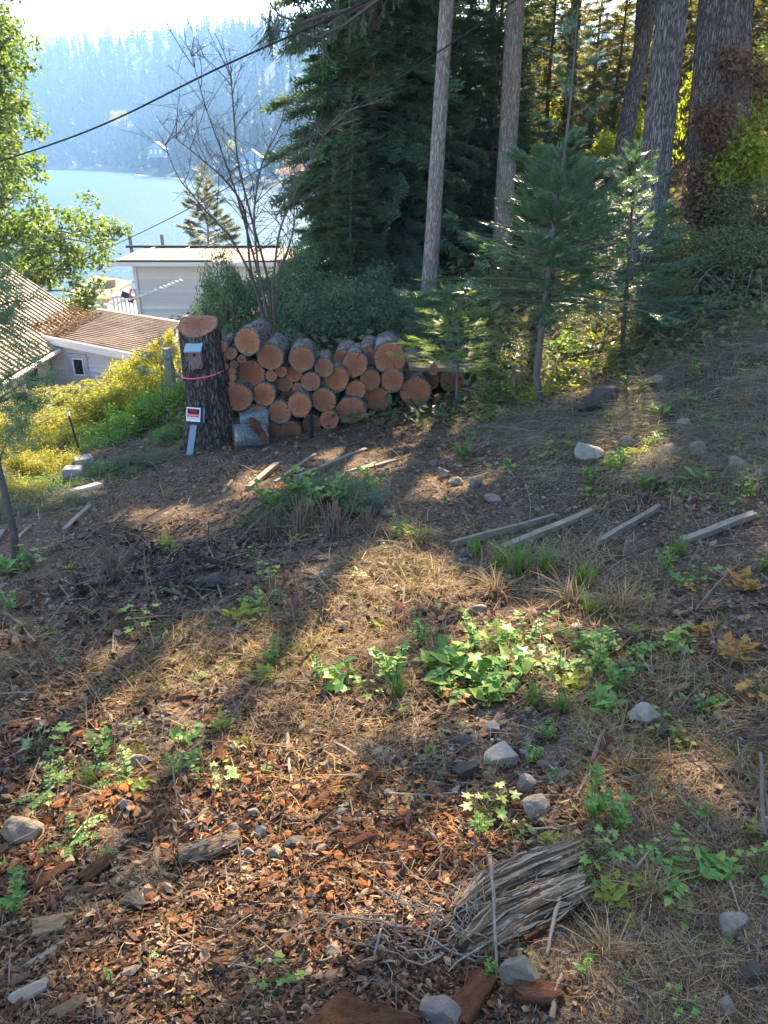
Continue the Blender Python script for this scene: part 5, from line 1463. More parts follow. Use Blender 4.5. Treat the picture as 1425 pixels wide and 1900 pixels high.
# birdhouse, mounted on the stump's near side
bc = P(363, 664, 9.5); yb = f.y + dv.y * .7 - (rt + rb) / 2 - .035; bc = P(363, 664, yb); s = pxs(bc)
bh = thing('birdhouse', 'small wooden birdhouse with blue grey roof fixed on the tall stump', 'birdhouse', bc, (0, math.radians(-1.5), 0))
def part(nm, boxes, mat, par):
    a = Acc()
    for b_ in boxes: a.box(*b_)
    return obj(nm, a.mesh(nm, [mat]), par)
part('back_board', [((-.005, .055, .06), (.125, .018, .42))], M['birdbox'], bh)
wf, hf = .125, .205
a = Acc(); n = 20; th = np.linspace(0, 2 * math.pi, n, endpoint=False); hr = .019; hz = .045
outer = []
for t0 in th:
    c_, s_ = math.cos(t0), math.sin(t0); k_ = min((wf / 2) / abs(c_) if abs(c_) > 1e-6 else 9, ((hf / 2 - hz) if s_ > 0 else (hf / 2 + hz)) / abs(s_) if abs(s_) > 1e-6 else 9); outer.append((k_ * c_, -.06, hz + k_ * s_))
inn = np.stack([hr * np.cos(th), np.full(n, -.06), hz + hr * np.sin(th)], 1); inb = inn + [0, .02, 0]
V = np.vstack([outer, inn, inb]); j1 = np.arange(n); j2 = (j1 + 1) % n
a.add(V, np.vstack([np.stack([j1, j2, n + j2, n + j1], 1), np.stack([n + j1, n + j2, 2 * n + j2, 2 * n + j1], 1)])); obj('front_panel', a.mesh('front_panel', [M['birdbox']]), bh)
a = Acc(); a.add(np.vstack([inb + [0, .004, 0], [[0, -.036, hz]]]) * 1.0, np.stack([j1, j2, np.full(n, n)], 1)); obj('hole_shade_disc', a.mesh('hole_shade_disc', [M['black']]), bh)  # black disc painted in for the shade inside the box
for sx in (-1, 1): part('side_panel', [((sx * (wf / 2 + .006), -.006, 0), (.012, .115, hf))], M['birdbox'], bh)
part('floor_panel', [((0, -.005, -hf / 2 - .006), (wf + .02, .10, .012))], M['birdbox'], bh)
R_ = np.array(Matrix.Rotation(math.radians(24), 3, 'X')); a = Acc(); a.box((-.005, -.035, hf / 2 + .025), (.20, .16, .016), R_); obj('roof', a.mesh('roof', [M['slateblue']]), bh)
for x_, z_ in ((-.05, -.09), (.05, -.09)): part('screw', [((x_, -.062, z_), (.007, .005, .007))], M['black'], bh)
# sign
sb = G(347, 846); sc_ = P(360, 771, sb.y + .06); s = pxs(sc_)
sg = thing('sign_post', 'small no trespassing sign box on a leaning grey post before the stump', 'sign', sc_, (math.radians(-4), math.radians(7), math.radians(6)))
part('sign_box', [((.012, .06, -.012), (.185, .10, .205))], M['blue_box'], sg)
part('side_flap', [((.112, .055, .0), (.012, .085, .17))], M['slateblue'], sg)
pn = part('sign_panel', [((-.008, .0, .012), (.165, .012, .170))], M['sign_white'], sg)
part('sign_field', [((-.008, -.0075, .042), (.137, .004, .082)), ], M['sign_black'], pn)
part('sign_band', [((-.008, -.0085, .004), (.137, .004, .042))], M['sign_red'], pn)
part('sign_rule', [((-.008, -.008, -.040), (.137, .003, .002)), ((-.0755, -.008, -.026), (.002, .003, .03)), ((.0595, -.008, -.026), (.002, .003, .03))], M['sign_black'], pn)


def text(s_, size, mat, par, loc, name='lettering'):
    c_ = bpy.data.curves.new(name, 'FONT'); c_.body = s_; c_.size = size; c_.align_x = 'CENTER'; c_.align_y = 'CENTER'; c_.extrude = .0008; c_.offset = .0006
    c_.materials.append(mat); o_ = bpy.data.objects.new(name, c_); COL.objects.link(o_); bpy.context.view_layer.update(); me_ = bpy.data.meshes.new_from_object(o_.evaluated_get(bpy.context.evaluated_depsgraph_get())); bpy.data.objects.remove(o_); return obj(name, me_, par, loc, (math.pi / 2, 0, 0))
text('NO', .056, M['sign_red'], pn, (-.008, -.011, .058))
text('TRESPASSING', .0205, M['sign_white'], pn, (-.008, -.012, .004))
pd = (np.array(sb) + [0, 0, -.12]) - np.array(sc_); Rm = np.array(sg.rotation_euler.to_matrix()); l0 = Rm.T @ pd; top_ = np.array([.0, .055, -.09])
a = Acc(); dz_ = l0 - top_; L_ = np.linalg.norm(dz_); B_m = basis(dz_, (0, -1, 0)); a.box(top_ + dz_ / 2, (L_, .075, .04), B_m); obj('post', a.mesh('post', [M['slateblue']]), sg)

# wooden post, metal stakes
p = gp(316, 700, 12.6); tp = P(315, 646, 12.6); hh_ = tp.z - p.z
a = Acc(); a.tube([(0, 0, 0), (0, 0, hh_ - .01), (0, 0, hh_)], [.085, .08, .075], 10, True); obj('fence_post', a.mesh('fence_post', [M['weathered']]), None, p, label='grey round wooden post among yellow leaves left of the stump', cat='post')
p0 = G(152, 846); pt = P(126, 766, p0.y + .1) - p0
a = Acc(); a.tube([(0, 0, -.1), pt * .97], .013, 6, True); t = thing('metal_stake', 'dark leaning metal stake with pale tip in the yellow brambles', 'stake', p0); obj('shaft', a.mesh('shaft', [M['wire']]), t)
a = Acc(); a.tube([pt * .93, pt * 1.02], .018, 6, True); obj('tip', a.mesh('tip', [M['trim']]), t)

# ------------------------------------------------------------------ boards across the path, blocks
def board(x0, y0, x1, y1, wpx, lab, th_=.045, hgt_=.04, lift=.03, name='path_board', mat='weathered', cat='board', group='boards laid across the path', roll=0.0):
    A = G(x0, y0); B = G(x1, y1); s = pxs((A + B) / 2); c = (A + B) / 2 + Vector((0, 0, lift)); d = (B - A)
    rng = np.random.default_rng(int(x0 + y0)); L_ = d.length; n = 12
    # plank with slightly worn, uneven edges
    t = np.linspace(-.5, .5, n)
    prof = np.array([(-.5, -.5), (.5, -.5), (.5, .47), (.47, .5), (-.47, .5), (-.5, .47)])
    w = wpx * s * .95
    V = []
    for q in range(n):
        j_ = rng.normal(0, .012, (6, 2)); pr_ = prof + j_
        for a_, b_ in pr_: V.append((t[q] * L_, a_ * w + .012 * math.sin(t[q] * 2 + x0), b_ * hgt_ + .004 * math.sin(q * .6 + x0)))
    k = np.arange(6); a = Acc(); i = np.arange(n - 1)[:, None] * 6
    a.add(V, np.stack([i + k, i + (k + 1) % 6, i + 6 + (k + 1) % 6, i + 6 + k], -1).reshape(-1, 4)[:, ::-1])
    a.add(V[:6], [[0, 1, 2, 3], [0, 3, 4, 5]]); a.add(V[-6:], [[3, 2, 1, 0], [5, 4, 3, 0]])
    R = Matrix(basis(np.array(d)[None], np.array([[0, 0, 1.0]]))[0].tolist()) @ Matrix.Rotation(roll, 3, 'X')
    return obj(name, a.mesh(name, [M[mat]]), None, c, R.to_euler(), None, lab, cat, group)


for b in ((462, 908, 513, 864, 11, 'wide weathered board, leftmost of those below the log pile'), (512, 898, 584, 845, 7, 'slim weathered board right of the wide one below the pile'),
          (550, 891, 677, 836, 9, 'longest weathered board below the middle of the log pile'), (641, 880, 700, 862, 6, 'short grey board near the right of the longest one'),
          (668, 875, 734, 858, 8, 'flat grey board end by the bright ground below the pile'), (413, 918, 429, 895, 6, 'shortest weathered board left of the wide one'),
          (118, 988, 166, 942, 10, 'grey board with a stake at its foot on the far left of the path'), (31, 1004, 58, 978, 6, 'slim grey board end near the crooked sapling'),
          (-6, 1008, 10, 990, 9, 'board end cut by the left edge of the photo'),
          (836, 1012, 1030, 962, 7, 'long slim dark board, first of the right hand path boards'), (930, 1022, 1102, 953, 13, 'thick pale board, second of the right hand path boards'),
          (1105, 1012, 1221, 945, 10, 'greenish grey board, third of the right hand path boards'), (1266, 1010, 1398, 958, 15, 'broad sunlit tan board at the right end of the path')):
    board(*b, lift=.02 if b[4] > 8 else .012)


def block(px, py, w, d, h, rz, lab, mat='concrete', rx=0, name='concrete_block', cat='block', group='concrete blocks by the brambles'):
    p = G(px, py); rng = np.random.default_rng(int(px * 3 + py)); a = Acc(); v = np.array([[x, y, z] for x in (-.5, .5) for y in (-.5, .5) for z in (-.5, .5)]) * [w, d, h]
    # chamfered block
    bm_ = []; cks = .012
    a.box((0, 0, 0), (w - 2 * cks, d - 2 * cks, h)); a.box((0, 0, 0), (w, d - 2 * cks, h - 2 * cks)); a.box((0, 0, 0), (w - 2 * cks, d, h - 2 * cks - .002))
    return obj(name, a.mesh(name, [M[mat]]), None, p + Vector((0, 0, h * .35)), (rx, 0, rz), None, lab, cat, group)


block(157, 868, .22, .2, .16, .5, 'concrete block nearest the brambles, upper of the pair'); block(138, 888, .21, .16, .17, .1, 'concrete block with flat top, lower of the pair')
block(62, 876, .22, .14, .16, -.2, 'dark square block half sunk in the yellow weeds'); block(24, 892, .2, .16, .1, .3, 'low pale block at the left among weeds')
block(160, 912, .36, .16, .07, .75, 'flat grey paver tilted below the block pair', rx=-.15)

# ------------------------------------------------------------------ stones
import bmesh


def rock_mesh(seed, facets=12, sub=3, rough=.09):
    bm = bmesh.new(); bmesh.ops.create_icosphere(bm, subdivisions=sub, radius=1)
    V = np.array([v.co[:] for v in bm.verts]); F_ = np.array([[v.index for v in f.verts] for f in bm.faces]); bm.free()
    rng = np.random.default_rng(seed); pl = rnd_dir(rng, facets); dd = rng.uniform(.42, .86, facets)
    for n_, d_ in zip(pl, dd):
        ex = np.maximum(V @ n_ - d_, 0); V = V - ex[:, None] * n_ * .93
    V = V * (1 + rough * fbm(V[:, 0] * 2.5 + seed, V[:, 1] * 2.5, V[:, 2] * 2.5, oct=4, seed=seed))[:, None]
    return V, F_


def rock(px, py, w, h, lab, mat='rock', depth=1.0, seed=None, rz=None, name='stone', cat='stone', group='stones on the slope', sink=.35, tilt=0, facets=12, wpx_depth=None):
    """px,py: photo pixel of the stone's middle; w,h its size in photo pixels"""
    p = G(px, py + h * .35); s = pxs(p); sd = int(px * 7 + py) if seed is None else seed
    V, F_ = rock_mesh(sd, facets, 4 if w > 45 else 3, .12); W = w * s / 2; Hh = h * s / 2 * 1.05
    dz = .85 * Hh; D_ = (wpx_depth or W * depth)
    V = V / np.abs(V).max(0); me = mesh_np(name, V * [W, D_, dz * 1.15], [F_], [M[mat]], False)
    rng = np.random.default_rng(sd); rz = rng.uniform(-.35, .35) if rz is None else rz
    return obj(name, me, None, p + Vector((0, 0, dz * (1 - sink * 1.6))), (0, tilt, rz), None, lab, cat, group)


RK = [(1096, 836, 66, 50, 'round pale grey boulder on the bank above the path', 'rock_white', .9, 'boulder'), (1163, 818, 32, 28, 'tan stone just right of the pale boulder', 'rock_tan', .8, 'stone'),
 (1240, 832, 56, 34, 'square tan stone in the sunny patch above the path', 'rock_tan', .8, 'stone'), (1297, 830, 36, 32, 'dark grey stone right of the square tan one', 'rock', .8, 'stone'),
 (1366, 858, 52, 34, 'angular tan stone near the right edge above the path', 'rock_tan', .8, 'stone'), (822, 876, 26, 24, 'small blue grey stone at the path edge, upper of three', 'rock', .8, 'stone'),
 (850, 892, 38, 26, 'blue grey stone at the path edge, middle of three', 'rock', .8, 'stone'), (881, 893, 28, 26, 'blue grey stone at the path edge, right of three', 'rock', .8, 'stone'),
 (803, 856, 18, 18, 'little round stone above the three path edge stones', 'rock', .8, 'stone'), (916, 922, 38, 20, 'flat grey stone sunk in the path dirt', 'rock', .9, 'stone'),
 (1268, 783, 28, 22, 'pale stone on the bank above the square tan one', 'rock_white', .8, 'stone'), (1222, 704, 70, 26, 'long pale slab half buried high on the bank', 'rock_white', .6, 'stone'),
 (1358, 812, 34, 14, 'flat pale stone on the bank left of the right edge', 'rock_white', .7, 'stone'), (1404, 762, 28, 12, 'thin flat stone at the right edge of the bank', 'rock', .7, 'stone'),
 (700, 925, 54, 34, 'grey round stub of stone beside the brush mound', 'rock', .8, 'stone'), (722, 950, 36, 16, 'flat tan stone by the brush mound right end', 'rock_tan', .8, 'stone'),
 (755, 978, 30, 16, 'tan stone in grass below the path', 'rock_tan', .8, 'stone'), (888, 1128, 30, 28, 'brown grey stone among straw in the middle of the slope', 'rock', .8, 'stone'),
 (400, 1073, 50, 34, 'dark charcoal grey lump on the burnt patch', 'rock_dark', .8, 'stone'), (1070, 1162, 26, 16, 'small pale stone below the grass tufts', 'rock_white', .8, 'stone'),
 (935, 1400, 76, 40, 'flat whitish slab stone in the middle right foreground', 'rock_white', .8, 'flat_stone'), (915, 1347, 30, 26, 'small bright white stone above the whitish slab', 'rock_white', .8, 'stone'),
 (858, 1370, 36, 24, 'dark stone left of the whitish slab', 'rock_dark', .8, 'stone'), (862, 1420, 60, 44, 'dark grey stone left below the whitish slab', 'rock_dark', .8, 'stone'),
 (972, 1450, 42, 52, 'bluish angular stone right below the whitish slab', 'rock', .7, 'stone'), (1200, 1325, 74, 40, 'pale grey split stone in front of the leafy weeds', 'rock_white', .8, 'stone'),
 (1232, 1358, 36, 32, 'dark round stone by the mossy patch', 'rock_dark', .8, 'stone'), (1000, 1490, 60, 30, 'grey stone in shadow above the rotten log', 'rock', .8, 'stone'),
 (1240, 1560, 26, 20, 'small grey stone right foreground in dry twigs', 'rock', .8, 'stone'), (968, 1788, 86, 90, 'big tan grey wedge stone under the rotten log', 'rock_tan', .7, 'boulder'),
 (1352, 1705, 66, 62, 'dark grey round stone at the lower right edge', 'rock', .8, 'boulder'), (1392, 1640, 24, 20, 'small grey stone above the dark round one', 'rock', .8, 'stone'),
 (1350, 1860, 40, 40, 'reddish small stone at the lower right corner', 'rock_tan', .8, 'stone'), (1400, 1800, 50, 40, 'dark slab stone by the lower right corner', 'rock_dark', .8, 'stone'),
 (36, 1528, 96, 84, 'large tan stone at the left edge of the foreground', 'rock_tan', .8, 'boulder'), (248, 1660, 58, 46, 'dark grey angular stone left of centre foreground', 'rock_dark', .8, 'stone'),
 (256, 1407, 44, 32, 'stone capped with yellow moss in the left foreground', 'rock_tan', .8, 'stone'), (232, 1490, 18, 28, 'small upright white grey stone below the mossy one', 'rock_white', .7, 'stone'),
 (357, 1530, 28, 26, 'grey angular stone left above the short log', 'rock', .8, 'stone'), (435, 1535, 26, 22, 'grey stone above the right end of the short log', 'rock', .8, 'stone'),
 (470, 1505, 24, 16, 'pale greenish stone above the short log', 'rock_white', .8, 'stone'), (485, 1540, 34, 24, 'pale stone right of the short log, upper', 'rock_white', .8, 'stone'),
 (462, 1578, 24, 26, 'square pale stone at the right end of the short log', 'rock_white', .8, 'stone'), (515, 1578, 32, 28, 'bluish grey stone right of the short log, lower', 'rock', .8, 'stone'),
 (550, 1560, 46, 30, 'dark grey flat stone right of the bluish one', 'rock_dark', .8, 'stone'), (643, 1490, 20, 20, 'lone bluish stone in red chips centre foreground', 'rock', .8, 'stone'),
 (698, 1394, 30, 22, 'rounded tan stone in the centre foreground', 'rock_tan', .8, 'stone'), (528, 1474, 18, 14, 'little grey stone right under the white stick', 'rock', .8, 'stone'),
 (616, 1760, 40, 22, 'bluish grey flat stone near the bottom centre', 'rock', .8, 'stone'), (820, 1865, 90, 70, 'grey brown stone at the bottom edge right of the stump', 'rock', .8, 'boulder'),
 (345, 1505, 20, 14, 'thin grey stone left in the pebble row', 'rock', .8, 'stone'), (1105, 1215, 26, 14, 'flat pinkish stone in the leafy weeds', 'rock_tan', .8, 'stone')]
for px, py, w, h, lab, mt, dp, nm in RK:
    rock(px, py, w, h, lab, mt, dp, name=nm, cat='boulder' if nm == 'boulder' else 'stone', sink=.33 if nm != 'flat_stone' else .4, facets=13 if mt == 'rock_tan' else 17)
# long dark boulder lying like a seal
p = G(1100, 770); s = pxs(p); V, F_ = rock_mesh(31, 8, 4, .05)
q = V * [.78, .5, .5]; taper = np.clip(.72 + .45 * q[:, 0] / .78, .28, 1.1); q[:, 1] *= taper; q[:, 2] *= taper; q[:, 2] += .16 * q[:, 0]
obj('dark_boulder', mesh_np('dark_boulder', q * 62 * s * .95, [F_], [M['rock_dark']], True), None, p + Vector((.0, 0, .16)), (0, -.28, .15), None, 'long dark smooth boulder under the lit weeds on the bank', 'boulder')
# row of small individual stones along the short log, and scattered ones
rng = np.random.default_rng(91); SMALL = []
for i in range(6):
    V, F_ = rock_mesh(500 + i, 9, 2, .05); SMALL.append([mesh_np('small_stone', V, [F_], [M[k_]], False) for k_ in ('rock', 'rock_white', 'rock_tan')])
for i in range(230):
    z = rng.uniform()
    if z < .38: px, py = rng.normal(470, 95), rng.normal(1545, 38)
    elif z < .68: px, py = rng.normal(940, 150), rng.normal(1430, 70)
    elif z < .8: px, py = rng.uniform(1050, 1420), rng.uniform(1350, 1800)
    else: px, py = rng.uniform(0, 1420), rng.uniform(1100, 1880)
    p = G(px, py); r = rng.uniform(3.5, 9) * pxs(p) * rng.choice([.7, 1, 1.3, 1.7])
    o = obj('small_stone', SMALL[i % 6][int(rng.choice([0, 0, 1, 2]))], None, p + Vector((0, 0, r * .12)), tuple(rng.uniform(-.6, .6, 3)), (r * rng.uniform(.8, 1.5), r, r * .6), 'thumb sized angular stone lying loose in the bark litter', 'stone', 'small loose stones in the litter')

# ------------------------------------------------------------------ logs and sticks of the foreground
def fibre_log(pts, r, name, lab, mat, seed, cat='log', flat=.8, ridges=.25, tipjag=.0, n=60, na=44, fibres=0):
    """weathered log through photo points (px,py), deeply grooved along its length"""
    P3 = [np.array(G(x, y)) + np.array([0, 0, lz]) for x, y, lz in pts]; o = P3[0]; P3 = np.array(P3) - o
    k = np.linspace(0, len(P3) - 1, n); c = np.stack([np.interp(k, np.arange(len(P3)), P3[:, j]) for j in range(3)], 1)
    d = P3[-1] - P3[0]; L_ = np.linalg.norm(d); Bm = basis(d, (0, 0, 1.0)); th = np.linspace(0, 2 * math.pi, na, endpoint=False)
    t = np.linspace(0, 1, n)[:, None]; rr_ = np.interp(k, np.arange(len(r)), r)[:, None]
    cx_, cy_ = np.cos(th)[None], np.sin(th)[None]
    g = 1 - np.abs(fbm(cx_ * 6 + seed + 0 * t, cy_ * 6 + 0 * t, t * L_ * 4 + 0 * cx_, oct=5, seed=seed)) * 2.8
    g2 = fbm(cx_ * 1.4 + seed + 0 * t, cy_ * 1.4 + 0 * t, t * L_ * 4 + 0 * cx_, oct=2, seed=seed + 3)
    R_ = rr_ * (1 + ridges * (g - .3) + .22 * g2)
    along = t * 0 + 0 * cx_ + (tipjag * (fbm(cx_ * 4, cy_ * 4, seed=seed) * np.sign(t - .5) * (np.abs(t - .5) * 2) ** 8))
    V = c[:, None] + R_[..., None] * (cx_[..., None] * Bm[:, 1] + flat * cy_[..., None] * Bm[:, 2]) + along[..., None] * Bm[:, 0]
    i = np.arange(n - 1)[:, None] * na; j = np.arange(na)[None]; kk = (j + 1) % na
    a = Acc(); a.add(V.reshape(-1, 3), np.stack([i + j, i + kk, i + na + kk, i + na + j], -1).reshape(-1, 4))
    jj = np.arange(na)
    for e, s_ in ((0, 1), (n - 1, -1)):
        ce = V[e].mean(0); rim = V[e]; mid = ce + (rim - ce) * .5 + Bm[:, 0] * s_ * .006 * np.sin(jj * 1.7)[:, None]
        VV = np.vstack([rim, mid, ce]); Fq = np.stack([jj, (jj + 1) % na, na + (jj + 1) % na, na + jj], 1); Ft = np.stack([na + jj, na + (jj + 1) % na, np.full(na, 2 * na)], 1)
        if s_ > 0: Fq = Fq[:, ::-1]; Ft = Ft[:, ::-1]
        a.add(VV, Fq); a.add(VV, Ft)
    if fibres:
        fr = np.random.default_rng(seed + 5); fa = Acc()
        for q in range(fibres):
            t0 = fr.uniform(0, .8); t1 = min(1.04, t0 + fr.uniform(.08, .4)); an_ = fr.uniform(-.2, math.pi + .2) if fr.uniform() < .85 else fr.uniform(0, 6.28)
            tt2 = np.linspace(t0, t1, 7); ii = np.clip((tt2 * (n - 1)).astype(int), 0, n - 1); jj2 = int((an_ % (2 * math.pi)) / (2 * math.pi) * na) % na
            base_ = V[ii, jj2]; outw = base_ - c[ii]; outw /= np.linalg.norm(outw, axis=1)[:, None] + 1e-9
            lift_ = fr.uniform(-.001, .004) + np.abs(np.linspace(-1, 1, 7)) ** 3 * fr.uniform(0, .008)
            fa.tube((base_ + outw * lift_[:, None]) @ np.eye(3), np.array([.3, .8, 1, 1, 1, .8, .25]) * fr.uniform(.0012, .0042), 4)
    # grain runs along local X
    me_ = a; Vall = np.concatenate(me_.V); inv = Bm.T; me_.V = [v @ Bm for v in me_.V]
    ob = obj(name, me_.mesh(name, [M[mat]], True), None, tuple(o), Matrix(Bm.tolist()).to_euler(), None, lab, cat)
    if fibres:
        fa.V = [v @ Bm for v in fa.V]; o2 = obj('fibres', fa.mesh('fibres', [M['fibre']]), ob, kind='stuff')
    return ob


M['fibre'] = mat_bits('wood_fibres', [(.05, .03, .018), (.22, .14, .08), (.42, .31, .2), (.55, .44, .3), (.12, .07, .04), (.34, .24, .15)], .9, .03)
fibre_log([(334, 1600, .028), (390, 1588, .03), (446, 1566, .03)], [.031, .033, .029], 'short_log', 'short smooth brown log piece lying in the left foreground', 'rotten', 4, ridges=.08, fibres=60)
fibre_log([(842, 1705, .02), (905, 1660, .03), (985, 1625, .035), (1068, 1590, .03)], [.016, .034, .037, .028], 'rotten_log', 'upper half of the split rotten log in the right foreground', 'rotten', 11, flat=.62, ridges=.5, tipjag=.03, n=90, na=64, fibres=260)
fibre_log([(862, 1762, .005), (935, 1718, .025), (1010, 1686, .03), (1078, 1655, .03)], [.022, .046, .046, .03], 'rotten_log', 'lower half of the split rotten log in the right foreground', 'rotten', 17, flat=.66, ridges=.5, tipjag=.03, n=90, na=64, fibres=260)
fibre_log([(965, 1745, .015), (1045, 1700, .02)], [.022, .016], 'bark_slab', 'purplish bark slab tucked under the rotten log', 'redrot', 23, 'bark', .5, .3)
WP = [((66, 1735), (130, 1722), .034, 'rotten', 'pale broken wood chunk at the lower left'), ((48, 1800), (140, 1742), .012, 'weathered', 'long silvery splinter at the lower left'),
      ((28, 1865), (88, 1835), .022, 'weathered', 'flat grey wood flake in the lower left corner'), ((100, 1890), (155, 1860), .018, 'rotten', 'pale rotten wood piece at the bottom left'),
      ((238, 1878), (352, 1735), .009, 'rotten', 'long pale splinter slanting in the lower left foreground'), ((636, 1580), (690, 1556), .02, 'redrot', 'dark red wood chunk in the orange chips'),
      ((905, 1440), (940, 1405), .014, 'rotten', 'brown split wood leaning on the whitish slab stone'), ((918, 1530), (935, 1465), .012, 'red', 'bright orange wood splinter beside the green weed'),
      ((405, 1420), (420, 1375), .02, 'redrot', 'rotten orange stub standing behind the green sprig'), ((575, 1505), (620, 1470), .022, 'redrot', 'dark reddish rotten chunk right of the white stick'),
      ((60, 1655), (130, 1610), .025, 'redrot', 'dark bark chunk at the left foreground'), ((150, 1640), (205, 1600), .022, 'redrot', 'brown bark chunk left of the dark angular stone'),
      ((285, 1625), (292, 1575), .012, 'rotten', 'pale split chip left of the short log'), ((180, 1495), (215, 1470), .02, 'redrot', 'dark bark block below the mossy stone'),
      ((745, 1160), (742, 1125), .025, 'redrot', 'red brown rotten stub in the middle of the slope'), ((1090, 1180), (1130, 1176), .012, 'rotten', 'pale flat wood flake in the leafy weeds'),
      ((1095, 1440), (1130, 1370), .024, 'redrot', 'purplish rotten root piece right of the whitish slab'), ((780, 1235), (812, 1222), .014, 'rotten', 'tan wood piece left of the big leafy weed'),
      ((960, 1845), (1035, 1858), .03, 'redrot', 'red brown rotten wood at the bottom right of the stump'), ((845, 1905), (905, 1820), .03, 'redrot', 'dark bark block at the bottom edge right of the stump'),
      ((480, 1650), (520, 1630), .016, 'redrot', 'brown chunk below the pale row of stones'), ((1230, 1290), (1275, 1276), .02, 'rotten', 'orange tan wood slice near the mossy patch')]
M['red'] = M['redrot']
for i, (q0, q1, r_, mt, lab) in enumerate(WP):
    fibre_log([(q0[0], q0[1], r_ * .6), (q1[0], q1[1], r_ * .7)], [r_, r_ * .8], 'wood_piece', lab, mt, 40 + i, 'wood', .5 + .1 * (i % 3), .28, .03, 26, 22)


def stick(pts, r, lab, mat='twig_white', name='stick', seed=0, up=(0.01,)):
    rng = np.random.default_rng(seed); P3 = []
    for i, q in enumerate(pts):
        g = G(q[0], q[1]); P3.append(np.array(g) + [0, 0, (q[2] if len(q) > 2 else .012)])
    P3 = np.array(P3); o = P3[0]; k = np.linspace(0, len(P3) - 1, 18); c = np.stack([np.interp(k, np.arange(len(P3)), P3[:, j]) for j in range(3)], 1) - o; c[1:-1] += np.cumsum(rng.normal(0, r * .12, (16, 3)), 0)
    a = Acc(); a.tube(c, np.linspace(r, r * .6, 18) * (1 + rng.normal(0, .06, 18)), 7, True)
    return obj(name, a.mesh(name, [M[mat]], True), None, tuple(o), None, None, lab, 'stick')


M['twig_white'] = mat_noise('bleached_twig', [(.10, .075, .055), (.22, .18, .14), (.36, .31, .25)], 30, (1, 1, 1), bstr=.6, bdist=.003)
M['twig_brown'] = mat_noise('brown_twig', [(.09, .06, .045), (.17, .12, .09), (.25, .19, .14)], 30, bstr=.5, bdist=.003)
stick([(533, 1360), (536, 1405), (541, 1455)], .009, 'white peeling birch stick standing out in the centre foreground')
stick([(905, 1632, .09), (912, 1700, .10), (921, 1812)], .0055, 'long bleached stick leaning down across the rotten log')
stick([(1036, 1686, .05), (1025, 1730, .04), (1014, 1778)], .0065, 'short pale stick leaning below the rotten log')
stick([(722, 1478), (790, 1480), (850, 1476)], .006, 'pale straight twig lying above the orange chips')
stick([(1112, 1378, .03), (1095, 1440, .02), (1064, 1490)], .007, 'grey brown stick pointing down right of the whitish slab', 'twig_brown')
stick([(990, 1545), (1050, 1538), (1080, 1530)], .005, 'thin pale twig above the rotten log', 'twig_white')
stick([(1240, 1300), (1255, 1270)], .005, 'short pale twig near the orange tan wood slice')
stick([(1420, 1560, .01), (1405, 1590, .10), (1385, 1500, .22)], .008, 'reddish cut stem rising at the right edge', 'twig_brown')
stick([(1330, 1560), (1290, 1530, .03), (1250, 1500, .06)], .006, 'reddish bent stem in the right foreground', 'twig_brown')
stick([(1180, 1615), (1210, 1580, .02), (1225, 1560, .02)], .004, 'forked bleached twig right of the rotten log')
stick([(1022, 1900, .02), (1030, 1850, .03), (1040, 1825, .03)], .007, 'pinkish twig at the bottom edge right', 'twig_brown')
stick([(1350, 1650, .03), (1370, 1700, .02), (1390, 1775)], .003, 'thin white stem leaning over the dark round stone')
stick([(520, 1052), (600, 1040), (690, 1050)], .008, 'charred thin branch across the burnt patch', 'soot')
stick([(270, 1030), (330, 1018), (388, 1012)], .01, 'black branch on the upper left of the burnt patch', 'soot')
stick([(265, 1088), (340, 1070), (420, 1048)], .009, 'black branch crossing the middle of the burnt patch', 'soot')
stick([(10, 1140), (40, 1160), (70, 1200)], .01, 'grey brown dead branch at the left edge', 'twig_brown')
stick([(0, 1175), (30, 1180), (58, 1190)], .008, 'second dead branch below the first at the left edge', 'twig_brown')
stick([(1290, 1135), (1330, 1095, .05), (1370, 1065, .08)], .006, 'thin dark stem slanting by the red leaves', 'twig_brown')
stick([(1120, 1045), (1165, 1030, .02), (1200, 1010, .03)], .005, 'grey twig lying by the metal pipe', 'twig_brown')
# metal pipe
p = G(1160, 1036); hp = (P(1160, 1003, p.y) - p).length; a = Acc(); r_ = 5.5 * pxs(p)
th = np.linspace(0, 2 * math.pi, 17)[:-1]; ring = np.stack([np.cos(th), np.sin(th), 0 * th], 1)
V = np.vstack([ring * r_ + [0, 0, -.1], ring * r_ + [0, 0, hp], ring * r_ * .62 + [0, 0, hp], ring * r_ * .62 + [0, 0, hp - .06]]); j = np.arange(16)
for q in range(3): a.add(V, np.stack([q * 16 + j, q * 16 + (j + 1) % 16, (q + 1) * 16 + (j + 1) % 16, (q + 1) * 16 + j], 1))
obj('pipe', a.mesh('pipe', [M['metal']], True), None, p, (0, .03, 0), None, 'short open rusty pipe standing upright below the path boards', 'pipe')
# small dark stake at the bank
p = G(1190, 932); a = Acc(); a.tube([(0, 0, -.05), (0, 0, .07)], [.045, .04], 10, True); obj('stub', a.mesh('stub', [M['rock_dark']]), None, p, label='small dark stub at the upper edge of the path', cat='stub')

